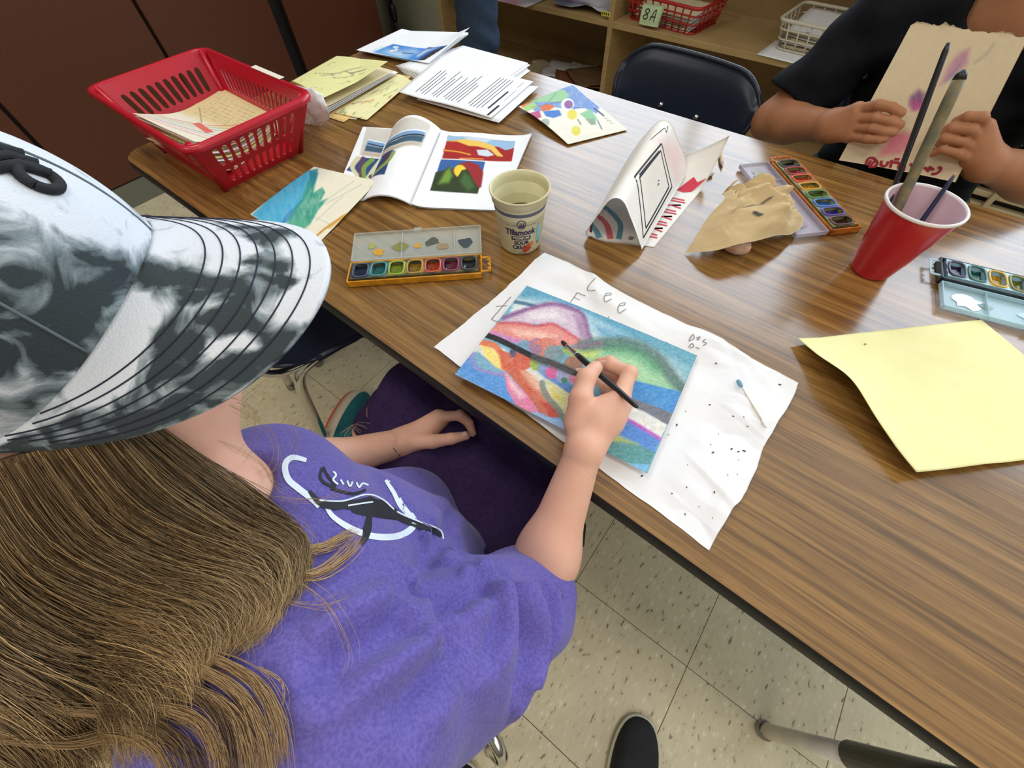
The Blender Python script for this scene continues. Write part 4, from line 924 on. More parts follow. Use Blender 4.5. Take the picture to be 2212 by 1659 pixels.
    b = B(); V, F = box((Lx / 2, wd * .5 + (wd * .5 + lid_off * .5 if lid_off > 0 else -wd * .5 + lid_off * .5), .006), (Lx * .9, abs(lid_off) + .004, .002), None, .0006); b.add(g(V), F); b.make('hinge', lid, ld, False)
    return t
S1 = [(16, 30, 66), (26, 110, 112), (130, 150, 20), (150, 112, 20), (172, 50, 12), (96, 14, 44), (22, 22, 24)]
o1 = pt(752, 622); a1 = math.atan2(.161, .175)
paint_set('yellow-tray watercolour set with a murky clear lid beside the sour cream tub', o1, a1, .236, .052, S1, 'tray_yellow', mat('liner_stained', (120, 110, 70), .3, spec=.6, noise=(38, (36, 52, 58), .9)), 'lid_clear', .004, .068, .004, 1, .12,
    stains=[(.2, .35, .007, (206, 150, 50)), (.36, .5, .01, (130, 130, 70)), (.5, .5, .006, (200, 150, 60)), (.62, .6, .01, (80, 84, 74)), (.7, .4, .007, (150, 130, 100)), (.88, .5, .011, (58, 68, 74)), (.14, .6, .006, (160, 160, 90))])
A2 = pt(1652, 353); B2 = pt(1793, 516); a2 = math.atan2(B2[1] - A2[1], B2[0] - A2[0])
S2 = [(30, 26, 26), (150, 24, 30), (206, 60, 24), (206, 140, 20), (70, 110, 40), (40, 100, 180), (60, 46, 130), (70, 30, 24)]
paint_set('orange-tray watercolour set with rainbow pans beside the crumpled towel', A2 + A(math.cos(a2), math.sin(a2), 0) * .012, a2, .236, .058, S2, 'tray_orange', mat('liner_rainbow', (150, 150, 90), .3, spec=.6, noise=(30, (60, 70, 60), .9)), 'lid_violet', -.004, .062, .004, -1,
    stains=[(.14, .5, .012, (150, 146, 130)), (.2, .5, .006, (110, 100, 60)), (.85, .5, .01, (150, 140, 160)), (.5, .4, .016, (120, 140, 140))], divs=(.27,))
A3 = pt(2022, 612)
S3 = [(40, 28, 62), (26, 86, 72), (206, 156, 30), (110, 110, 40), (190, 70, 40), (140, 30, 60), (36, 60, 130), (24, 24, 26)]
paint_set('dark watercolour set with pale blue pans and lid at the right edge', A3, .225, .236, .056, S3, 'tray_dark', 'tray_blue', 'lid_blue', -.006, .06, .004, -1, stains=[(.16, .5, .014, (226, 230, 232)), (.26, .5, .006, (120, 150, 150)), (.55, .5, .02, (170, 205, 220))], divs=(.26,))

# ---- sour cream tub
TC = A(-.409, .507, TZ); mat('tub_cream', (214, 208, 170), .45, spec=.5, noise=(22, (196, 186, 140), .5)); mat('tub_band', (92, 92, 112), .5); mat('tub_ink', (44, 40, 78), .6); mat('murky_water', (92, 78, 60), .06, spec=.6)
t = thing('sour_cream_tub', 'cream plastic sour cream tub used as a water pot', 'tub', TC)
TR = lambda z: .0365 + (z / .1) * .0095
mesh('wall', *lathe([(.0005, .001), (.034, .001), (.0358, .0035), (TR(.01), .008), (TR(.094), .094), (.0478, .095), (.0478, .106), (.0488, .108), (.0508, .1085), (.0512, .111), (.0500, .1125), (.0478, .111), (.0462, .104), (.0458, .094), (TR(.01) - .0012, .008), (.0005, .006)], TC, 64), 'tub_cream', t)
mesh('water', *lathe([(0.0002, .056), (TR(.056) - .0013, .056)], TC, 40), 'murky_water', t)
mesh('printed_band', *lathe([(TR(.083) + .0003, .083), (TR(.09) + .0003, .09)], TC, 64), 'tub_band', t); mesh('printed_line', *lathe([(TR(.0915) + .0003, .0915), (TR(.0928) + .0003, .0928)], TC, 64), 'tub_ink', t)
face = math.atan2(-TC[1] + .02, -TC[0] + .02)
def on_tub(x, z): a = face + x / .043; r = TR(z) + .0004; return (TC[0] + r * math.cos(a) * -1 * -1, TC[1] + r * math.sin(a), TC[2] + z)
def text_mesh(body, size, bold=.0):
    cu = bpy.data.curves.new('txt', 'FONT'); cu.body = body; cu.size = size; cu.offset = bold; cu.align_x = 'CENTER'; cu.resolution_u = 3
    ob = bpy.data.objects.new('txt', cu); COL.objects.link(ob); dg = bpy.context.evaluated_depsgraph_get(); me = ob.evaluated_get(dg).to_mesh()
    V = [tuple(v.co) for v in me.vertices]; F = [tuple(p.vertices) for p in me.polygons]; COL.objects.unlink(ob); bpy.data.objects.remove(ob); return V, F
def tub_text(body, size, z, x=0, bold=.0004, m='tub_ink', sx=1.0, nm='lettering'):
    V, F = text_mesh(body, size, bold); mesh(nm, [on_tub(-(-v[0] * sx) + x, z + v[1]) for v in V], F, m, t, False)
def tub_patch(x0, x1, z0, z1, m, nm, n=10): V = [on_tub(lerp(x0, x1, i / n), z) for z in (z0, z1) for i in range(n + 1)]; return mesh(nm, V, [(i, i + 1, n + 2 + i, n + 1 + i) for i in range(n)], m, t, False)
tub_text('Tillamook', .0165, .0475, -.002, .0006, sx=.82); tub_patch(-.019, .017, .036, .0445, 'tub_ink', 'banner'); tub_text('PREMIUM', .0075, .0382, -.001, .0001, 'tub_cream'); tub_text('SOUR', .011, .0265, .0, .0005); tub_text('CREAM', .011, .0165, .0, .0005)
for k, s in enumerate(('a blend of cultured cream', 'grade a', 'net wt 16 oz')): tub_text(s, .0036, .0105 - k * .003, 0, 0)
tub_text('Farmer owned', .0034, .066, -.018, 0); tub_text('We are Dairy', .0034, .066, .018, 0)
sh = [on_tub(.007 * math.cos(a), .0695 + .0085 * math.sin(a)) for a in np.linspace(0, 2 * math.pi, 21)]; mesh('ship_emblem', *tube(sh, .0007, 6), 'tub_ink', t)
for k in range(3): mesh('ship_emblem', [on_tub(-.004 + .003 * k, .066), on_tub(-.001 + .003 * k, .066), on_tub(-.0022 + .003 * k, .0745)], [(0, 1, 2)], 'tub_ink', t, False)
tub_patch(-.005, .005, .0636, .0655, 'tub_ink', 'ship_emblem')
def splat(x, z, r, c, nm, k=0, sz=1.0):
    q = [on_tub(x, z)]; 
    for i in range(16): a = i / 16 * 2 * math.pi; rr = r * (.5 + vnoise(A(i * .8 + k), A(k * 2.2), 3)[0]); q.append(on_tub(x + rr * math.cos(a), z + sz * rr * math.sin(a)))
    q = [A(*p) + nrm(A(p[0] - TC[0], p[1] - TC[1], 0)) * .0003 for p in q]; mesh(nm, q, [(0, 1 + i, 1 + (i + 1) % 16) for i in range(16)], mat('splat_%d_%d_%d' % c, c, .5), t, False)
splat(.012, .017, .008, (190, 60, 36), 'paint_splash', 1, .7); splat(.018, .024, .006, (206, 110, 76), 'paint_splash', 5, .8); splat(.007, .012, .005, (176, 50, 34), 'paint_splash', 3, .6); splat(.034, .045, .005, (120, 190, 200), 'paint_splash', 8, 3.2); splat(.036, .028, .004, (110, 170, 180), 'paint_splash', 4, 2.0); splat(.035, .022, .0025, (40, 60, 90), 'paint_splash', 2, 1.0)

# ---- red party cup with brushes
CC = A(.113, .808, TZ); mat('cup_red', (186, 22, 40), .3, spec=.55); mat('cup_white', (232, 226, 226), .4); mat('cup_inside', (216, 186, 196), .4); mat('pink_water', (176, 132, 140), .08)
t = thing('red_party_cup', 'red plastic party cup with white rim holding brushes', 'cup', CC)
CRr = lambda z: .031 + (z / .12) * .0195
mesh('wall', *lathe([(.0005, .003), (.026, .003), (.028, .0), (.030, .001), (.0312, .006), (CRr(.03), .03), (CRr(.032) + .0009, .033), (CRr(.07), .07), (CRr(.072) + .0009, .073), (CRr(.1), .1), (CRr(.102) + .0008, .103), (CRr(.12), .121)], CC, 64), 'cup_red', t)
mesh('lining', *lathe([(CRr(.12) - .001, .122), (CRr(.06) - .0012, .06), (CRr(.01) - .0014, .008), (.0005, .006)], CC, 64), 'cup_inside', t)
mesh('rim', *lathe([(CRr(.12) - .001, .1205), (CRr(.12) - .0005, .124), (CRr(.12) + .0015, .1252), (CRr(.12) + .0032, .1235), (CRr(.12) + .0032, .1205), (CRr(.12) + .001, .1195)], CC, 64), 'cup_white', t)
mesh('water', *lathe([(.0002, .055), (CRr(.055) - .0014, .055)], CC, 40), 'pink_water', t)
mat('brush_dark', (30, 28, 34), .35); mat('brush_worn', (96, 96, 76), .6, noise=(70, (140, 120, 80), .8)); mat('bristle', (44, 36, 36), .8); mat('brush_blue', (40, 44, 74), .4); mat('brush_tip_wood', (176, 136, 120), .5)
def along(x, y, base, L):   # point on the photograph's ray at distance L from base
    d = nrm(CF + (x - 1106) / FX * CR - (y - 829.5) / FX * CU); o = EYE - base; bq = o @ d; c = o @ o - L * L; s = bq * bq - c
    return EYE + d * (-bq + math.sqrt(max(s, 0)))
def lean(base, rim_px, top):   # brush from the cup bottom over the rim; its top where the photograph shows it
    a = px(base[0], base[1], TZ + .008); a[:2] = CC[:2] + (a[:2] - CC[:2]) * min(1, .024 / np.linalg.norm(a[:2] - CC[:2])); r = px(rim_px[0], rim_px[1], TZ + .122); d = r[:2] - CC[:2]; r[:2] = CC[:2] + d * min(1, .0435 / np.linalg.norm(d)); best = None
    for s in np.linspace(1.0, 4.0, 400):
        q = a + (r - a) * s; w = q - EYE; k = w @ CF; e = math.hypot(1106 + FX * (w @ CR) / k - top[0], 829.5 - FX * (w @ CU) / k - top[1])
        if best is None or e < best[0]: best = (e, q)
    return a, best[1]
q0, q1 = lean((1878, 578), (1957, 402), (2056, 165))
t = thing('paintbrush', 'thick paint-stained brush standing in the red cup', 'paintbrush', q0, 'brushes in the cup')
V, F = tube([lerp(q0, q1, f) for f in (0, .15, .5, .9, 1)], [.0055, .006, .0072, .0078, .0074], 14); mesh('handle', V, F, 'brush_worn', t)
dq = nrm(q1 - q0); mesh('handle_end', *tube([q1, q1 + dq * .006, q1 + dq * .011], [.0074, .0062, .003], 12), 'brush_dark', t); mesh('bristles', *tube([q0 + dq * .001, q0 - dq * .0], [.005, .003], 10), 'bristle', t)
kq = (q1 - EYE) @ CF; q0, q1 = q0 + A(-.007, .003, 0), pd(2049, 92, kq - .01)
t = thing('paintbrush', 'slim black brush leaning tall in the red cup', 'paintbrush', q0, 'brushes in the cup'); mesh('handle', *tube([lerp(q0, q1, f) for f in (0.1, .3, .7, .97, 1)], [.0022, .0034, .0042, .0036, .002], 12), 'brush_dark', t); mesh('ferrule', *tube([lerp(q0, q1, .03), lerp(q0, q1, .1)], .0026, 10), 'steel', t); mesh('bristles', *tube([q0, lerp(q0, q1, .03)], [.0008, .0026], 10), 'bristle', t)
q0, q1 = lean((1915, 585), (2038, 415), (2062, 371))
t = thing('paintbrush', 'short blue-black brush with a pale tip leaning right in the red cup', 'paintbrush', q0, 'brushes in the cup'); mesh('handle', *tube([lerp(q0, q1, f) for f in (0.1, .5, .9, .97)], [.0028, .0036, .003, .0022], 12), 'brush_blue', t); mesh('handle_tip', *tube([lerp(q0, q1, .97), q1], [.0022, .001], 10), 'brush_tip_wood', t); mesh('ferrule', *tube([lerp(q0, q1, .03), lerp(q0, q1, .1)], .0028, 10), 'steel', t); mesh('bristles', *tube([q0, lerp(q0, q1, .03)], [.001, .0028], 10), 'bristle', t)

# ---- folded paper tent with a marker drawing
n0 = pt(1268, 512); n1 = pt(1404, 548); ac = nrm(n1 - n0); ax_ = A(-ac[1], ac[0], 0); wB = np.linalg.norm(n1 - n0)
prof = smooth_path([(wB * 1.02, .0008), (wB * .7, .0008), (wB * .3, .0008), (.012, .002), (-.002, .012), (.004, .03), (.018, .062), (.030, .086), (.042, .094), (.056, .088), (.070, .066), (.088, .036), (.104, .009)], 61)
tl_ = np.concatenate([[0], np.cumsum(np.linalg.norm(np.diff(prof, axis=0), axis=1))]); tl_ /= tl_[-1]
def tentS(u, v):
    a = np.interp(u, tl_, prof[:, 0]); z = np.interp(u, tl_, prof[:, 1]); y = v * .282
    flap = np.clip((wB - a) / -wB + 1.0, 0, 1); base = np.clip(1 - u / .26, 0, 1); top = np.clip(1 - np.abs(u - .72) / .3, 0, 1)
    a = a + base * .055 * v * 1.0 - top * .0 + (u > .5) * (u - .5) * .04 * v; z = z + base ** 1.5 * np.clip(v - .68, 0, 1) ** 2 * .75 + (.010 * v) * np.clip(u - .35, 0, .4) + .002 * np.sin(v * 5 + u * 9) * (z > .01)
    y = y + base * .02 - (u > .35) * .006
    return n0 + np.outer(a, ac) + np.outer(y, ax_) + np.outer(z, A(0, 0, 1))
def tentcol(u, v):
    C = Canvas(u, v, (238, 234, 228)); C.poly([(.6, .3), (.9, .25), (.93, .8), (.66, .85)], (226, 214, 200), .15, .5); C.poly([(.7, .72), (.95, .75), (.97, .98), (.8, .98)], (226, 180, 180), .12, .5); return C.c
t = thing('paper_tent', 'white paper folded into a tent with a thick black marker frame', 'paper craft', n0)
body_t = sheet('folded_sheet', tentS, 90, 40, paper(), t, tentcol)
class Up:            # outward print on the tent: offset along the given direction instead of the table normal
    pass
def tent_strokes(nm, paths, w, m, side):
    b = B()
    for pth in paths:
        p = smooth_path(pth, 10 * len(pth)) if len(pth) > 2 else np.linspace(pth[0], pth[1], 14); Q = tentS(p[:, 0], p[:, 1]); N = snormal(tentS, p[:, 0], p[:, 1]) * side
        T_ = np.gradient(Q, axis=0); T_ /= np.linalg.norm(T_, axis=1)[:, None] + 1e-12; s = np.cross(N, T_) * w / 2; Q = Q + N * .0006; k = len(Q); b.add(np.concatenate([Q - s, Q + s]), [(i, i + 1, k + i + 1, k + i) for i in range(k - 1)])
    return b.make(nm, m, body_t)
N_ = snormal(tentS, A(.85), A(.5))[0]; sd = 1 if N_ @ A(1, -.3, .6) > 0 else -1
q = lambda a, b_: [(a[i], b_[i]) for i in range(len(a))]
def quad_line(c): return [[c[i], c[(i + 1) % 4]] for i in range(4)]
o_ = [(.965, .06), (.70, .24), (.73, .74), (.955, .66)]; i_ = [(.945, .13), (.725, .275), (.75, .69), (.935, .62)]
tent_strokes('marker_frame', quad_line(o_) + quad_line(i_), .0034, 'ink', sd); tent_strokes('marker_frame', [[(.72, .29), (.745, .66)]], .005, 'ink', sd)
tent_strokes('marker_doodle', [[(.69, .83), (.70, .9), (.72, .88), (.71, .95)], [(.67, .7), (.69, .84)], [(.84, .5), (.85, .52)], [(.855, .47), (.86, .5), (.85, .49)]], .0016, 'ink', sd)
mat('ink_blue', (96, 150, 172), .7); mat('ink_pink', (222, 110, 116), .7); mat('ink_brown', (96, 40, 36), .7); mat('ink_red', (206, 44, 66), .6)
# inside of the left panel and base: looping bands
tent_strokes('inner_drawing', [[(.30, .02), (.36, .1), (.44, .14), (.5, .1), (.545, .04)]], .012, 'ink_blue', -sd if False else (1 if snormal(tentS, A(.45), A(.1))[0] @ A(1, 0, .2) > 0 else -1))
tent_strokes('inner_drawing', [[(.24, .03), (.30, .17), (.40, .24), (.50, .22), (.58, .12)]], .011, 'ink_pink', 1 if snormal(tentS, A(.45), A(.1))[0] @ A(1, 0, .2) > 0 else -1)
tent_strokes('inner_drawing', [[(.20, .04), (.24, .22), (.34, .33), (.50, .36), (.6, .2)]], .010, 'ink_blue', 1 if snormal(tentS, A(.45), A(.1))[0] @ A(1, 0, .2) > 0 else -1)
tent_strokes('inner_drawing', [[(.36, .05), (.40, .16), (.47, .2), (.52, .13), (.56, .16)]], .006, 'ink_brown', 1 if snormal(tentS, A(.45), A(.1))[0] @ A(1, 0, .2) > 0 else -1)
sb = 1 if snormal(tentS, A(.1), A(.4))[0][2] > 0 else -1
tent_strokes('red_lettering', [[(.02, .10 + .075 * k), (.06, .125 + .075 * k), (.03, .14 + .075 * k), (.085, .12 + .075 * k)] if k % 2 else [(.02, .10 + .075 * k), (.085, .115 + .075 * k), (.08, .14 + .075 * k), (.03, .13 + .075 * k)] for k in range(7)], .0042, 'ink_red', sb)
tent_strokes('blue_marks', [[(.13, .05 + .012 * k), (.155, .055 + .012 * k)] for k in range(3)], .002, 'tub_ink', sb)
def tpatch(nm, c, m, side, lift=.0007): 
    p = np.array(c); Q = tentS(p[:, 0], p[:, 1]) + snormal(tentS, p[:, 0], p[:, 1]) * side * lift; mesh(nm, Q, [tuple(range(len(p)))], m, body_t, False)
tpatch('red_emblem', [(.005, .82), (.03, .79), (.055, .83), (.09, .70), (.06, .68), (.03, .70)], 'ink_red', sb); tpatch('red_emblem', [(.045, .80), (.075, .73), (.04, .735)], 'paper_white', sb, .0011); tpatch('flag', [(.12, .26), (.15, .26), (.15, .32), (.12, .32)], 'ink_red', sb); tpatch('flag', [(.12, .32), (.15, .32), (.15, .37), (.12, .37)], 'ink_blue', sb)

# ---- pencil stub and eraser
t = thing('pencil_stub', 'short natural pencil stub lying by the far edge', 'pencil', pt(1556, 335)); a_ = pt(1554, 311, .0038); b_ = pt(1559, 352, .0038); c_ = pt(1560.5, 363, .0036)
mesh('barrel', *tube([a_, b_], .0037, 6), mat('pencil_wood', (196, 170, 128), .6), t, False); mesh('sharpened_cone', *tube([b_, c_], [.0037, .0007], 8), 'brush_tip_wood', t); mesh('lead', *tube([lerp(b_, c_, .8), c_ + (c_ - b_) * .12], [.001, .0003], 6), 'ink', t)
V, F = box(tuple(pt(1533, 376, .005)), (.017, .009, .009), rotz(1.0), .0022); o = mesh('eraser', V, F, mat('eraser_white', (222, 220, 210), .8)); meta(o, 'small worn white eraser by the red emblem of the paper tent', 'eraser')

# ---- brown paper towel, scrunched at one end
ap = pt(1588, 408, .06); tip = [pt(1482, 545, .004), pt(1545, 540, .028), pt(1600, 528, .038), pt(1660, 516, .03), pt(1705, 508, .02), pt(1738, 477, .018), pt(1690, 440, .03), pt(1640, 408, .045)]
edge = smooth_path(tip, 60)
def towelS(u, v):      # u along the torn edge, v from the scrunched knot outwards
    i = np.clip(u * 59, 0, 58.999); k = i.astype(int); f = (i - k)[:, None]; E_ = edge[k] * (1 - f) + edge[k + 1] * f
    w = v[:, None]; a = (u - .5) * 5.2; knot = ap + np.stack([.016 * np.sin(a), -.014 * np.cos(a), .012 * np.cos(a * 2)], 1)
    P = knot * (1 - w) + E_ * w; ridge = np.sin(u * 38 + 5 * np.sin(v * 4) + 3 * fbm(u * 6, v * 3, 4, 2)) * .008 * np.clip(.62 - v, 0, 1) ** .7 * (v > .02) + crumple(u, v, 78, n=110, amp=.015, radial=True) * np.sin(np.clip(v, 0, 1) * 2.9) ** .6 + crumple(u, v, 81, n=90, amp=.015) * np.sin(np.clip(v, 0, 1) * 3.0)
    P[:, 2] += ridge + .020 * np.sin(v * 3.14) * (.7 + .3 * np.sin(u * 3.14)); P[:, 0] += ridge * .7; P[:, 1] += ridge * .4 + .004 * (fbm(u * 30, v * 0, 3, 3) - .5) * (v > .97); P[:, 2] = np.maximum(P[:, 2], TZ + .0015); return P
def towelcol(u, v):
    C = Canvas(u, v, (212, 188, 146)); C.mix(fbm(u * 9, v * 9, 5, 3) * .5, (190, 160, 114)); C.line([(.74, .55), (.84, .62), (.92, .8)], .016, (70, 58, 50), .01, .9, .5); C.line([(.8, .52), (.9, .7)], .03, (70, 58, 50), .01, .6, .9); C.line([(.3, .55), (.42, .58), (.5, .52)], .02, (80, 76, 76), .02, .8, .7); C.line([(.34, .68), (.36, .75)], .02, (60, 60, 66), .01, .9)
    C.line([(.64, .7), (.76, .8)], .008, (80, 60, 50), .008, .7); return C.c
o = sheet('paper_towel', towelS, 180, 100, paper(), None, towelcol, back=(196, 166, 118)); meta(o, 'scrunched brown paper towel with dark paint spots', 'paper towel')
def wadS(u, v):
    a = u * 2 * np.pi; b_ = v * np.pi; r = .016 + .006 * fbm(u * 6, v * 5, 3, 3); c = pt(1588, 526, .014); return c + np.stack([r * np.cos(a) * np.sin(b_) * 1.5, r * np.sin(a) * np.sin(b_), np.maximum(r * np.cos(b_) * .9, -.0135)], 1)
u, v, V, F, _ = gridmesh(wadS, 26, 16); o = mesh('tissue_wad', V, F, mat('tissue', (214, 196, 176), .9, noise=(60, (206, 120, 70), .7))); meta(o, 'small paint-stained tissue wad under the brown towel', 'tissue')

# ---- yellow sheet
yc = [(1720, 735), (1968, 1026), None, (2118, 692)]; c0, c1, c3 = pt(1720, 735, .006), pt(1968, 1026, .010), pt(2118, 692, .002); c2 = c1 + (c3 - c0)
S = quadS(c0, c1, c2, c3, lambda u, v: .010 * np.sin(u * 3.1) * np.exp(-v * 5) * (u < 1) + .012 * np.exp(-((u - .42) ** 2) * 30 - v * 9) + .006 * np.clip(.12 - v, 0, 1) * 6 + .003 * fbm(u * 3, v * 3, 6, 3) + crumple(u, v, 15, n=10, amp=.004) + .010 * np.clip(u - .85, 0, 1) * 5 * fbm(v * 4, u * 0, 2, 2))
o = sheet('yellow_paper', S, 60, 60, mat('yellow_paper', (238, 233, 174), .8, spec=.25, noise=(25, (232, 224, 160), .5)), th=.0005); meta(o, 'pale yellow loose sheet at the right of the table', 'paper')
strokes('pencil_speck', S, [[(.10, .30), (.108, .305)]], .003, 'pencil_line', o, .001)

# ---- crumpled white sheet under the painting
wc = [pt(1180, 547, .002), pt(1728, 830, .003), pt(1538, 1188, .003), pt(938, 752, .002)]
def whiteB(u, v):
    z = crumple(u, v, 41, n=130, amp=.012) + .005 * fbm(u * 4, v * 3, 2, 3)
    st = lambda x, a, b: np.clip((x - a) / (b - a), 0, 1) ** 2 * (3 - 2 * np.clip((x - a) / (b - a), 0, 1))
    flat = st(u, .90, .80) * st(v, .10, .24); z = z * (1 - .93 * flat) + .002
    return np.clip(z, .0012, .03)
whiteS0 = quadS(*wc, None)
def whiteS(u, v):
    P = whiteS0(u, v); P[:, 2] = TZ + whiteB(u, v); e = np.minimum(np.minimum(u, 1 - u), np.minimum(v, 1 - v)); w = .004 * np.exp(-e * 60)
    P[:, 0] += w * (fbm(v * 7, u * 7, 9, 3) - .5) * 2; P[:, 1] += w * (fbm(u * 9, v * 9, 19, 3) - .5) * 2 + .006 * np.sin(u * 3.14) * (1 - v) * 0; P[:, 1] = np.maximum(P[:, 1], TY0 - .012); return P
o = sheet('crumpled_drawing_paper', whiteS, 260, 180, mat('paper_crumpled', (234, 233, 236), .85, spec=.2, noise=(9, (230, 224, 218), .5)), th=.0005); meta(o, 'large crumpled white sheet spread under the painting', 'paper')
WP = [(1180, 547), (1728, 830), (1538, 1188), (938, 752)]
def unproj(src, p):
    M = []; Rr = []
    for (a, b_), (x, y) in zip(((0, 0), (1, 0), (1, 1), (0, 1)), src): M += [[x, y, 1, 0, 0, 0, -x * a, -y * a], [0, 0, 0, x, y, 1, -x * b_, -y * b_]]; Rr += [a, b_]
    h = np.linalg.solve(np.array(M, float), np.array(Rr, float)); p = np.asarray(p, float); w = h[6] * p[:, 0] + h[7] * p[:, 1] + 1
    return np.stack([(h[0] * p[:, 0] + h[1] * p[:, 1] + h[2]) / w, (h[3] * p[:, 0] + h[4] * p[:, 1] + h[5]) / w], 1)
LT = [[(1284, 608), (1267, 629), (1284, 635)], [(1305, 648), (1316, 642), (1318, 636), (1308, 640), (1302, 652), (1306, 660), (1318, 654)], [(1332, 668), (1346, 662), (1348, 655), (1338, 660), (1332, 672), (1336, 680), (1350, 672)],
      [(1246, 633), (1232, 652)], [(1246, 633), (1264, 641)], [(1240, 642), (1252, 648)], [(1104, 641), (1062, 690)], [(1062, 690), (1075, 695)], [(1072, 662), (1096, 660)], [(1314, 684), (1312, 690)],
      [(1486, 736), (1492, 730), (1494, 738), (1484, 742), (1488, 734)], [(1500, 738), (1506, 736), (1502, 742), (1500, 736)], [(1518, 742), (1512, 746), (1520, 750), (1512, 754)], [(1484, 754), (1490, 748), (1494, 754), (1486, 756)], [(1498, 756), (1506, 759)]]
for i0, i1 in ((0, 1), (1, 2), (2, 3), (3, 6), (6, 9), (9, 10), (10, 15)): strokes('pencil_lettering', whiteS, [unproj(WP, l) for l in LT[i0:i1]], .0011, 'pencil_line', o, .0012)
sp = B(); r_ = np.random.default_rng(4)
for k in range(46):
    p = r_.random(2) * A(.42, .9) + A(.56, .05); c = whiteS(A(p[0]), A(p[1]))[0]; s_ = .0006 + .0012 * r_.random() ** 3; a = r_.random() * 3; V, F = box(tuple(c + A(0, 0, .0007)), (s_ * 2.2, s_, .0003), rotz(a)); sp.add(V, F)
sp.make('paint_specks', 'ink', o, False)['kind'] = 'stuff'
# ---- cotton swab
t = thing('cotton_swab', 'cotton swab with one blue-stained end on the white sheet', 'cotton swab', pt(1622, 872, .006)); a_ = pt(1594, 822, .011); b_ = pt(1655, 922, .010)
mesh('stick', *tube([lerp(a_, b_, .1), lerp(a_, b_, .95)], .0012, 8), mat('swab_stick', (226, 216, 200), .7), t); mesh('stained_tip', *tube([lerp(a_, b_, f) for f in (-.02, .0, .06, .13, .16)], [.0008, .0026, .0032, .0024, .0013], 10), mat('swab_blue', (120, 160, 180), .9), t); mesh('tip', *tube([lerp(a_, b_, f) for f in (.86, .9, .97, 1.02)], [.0013, .002, .0021, .0006], 10), 'paper_white', t)

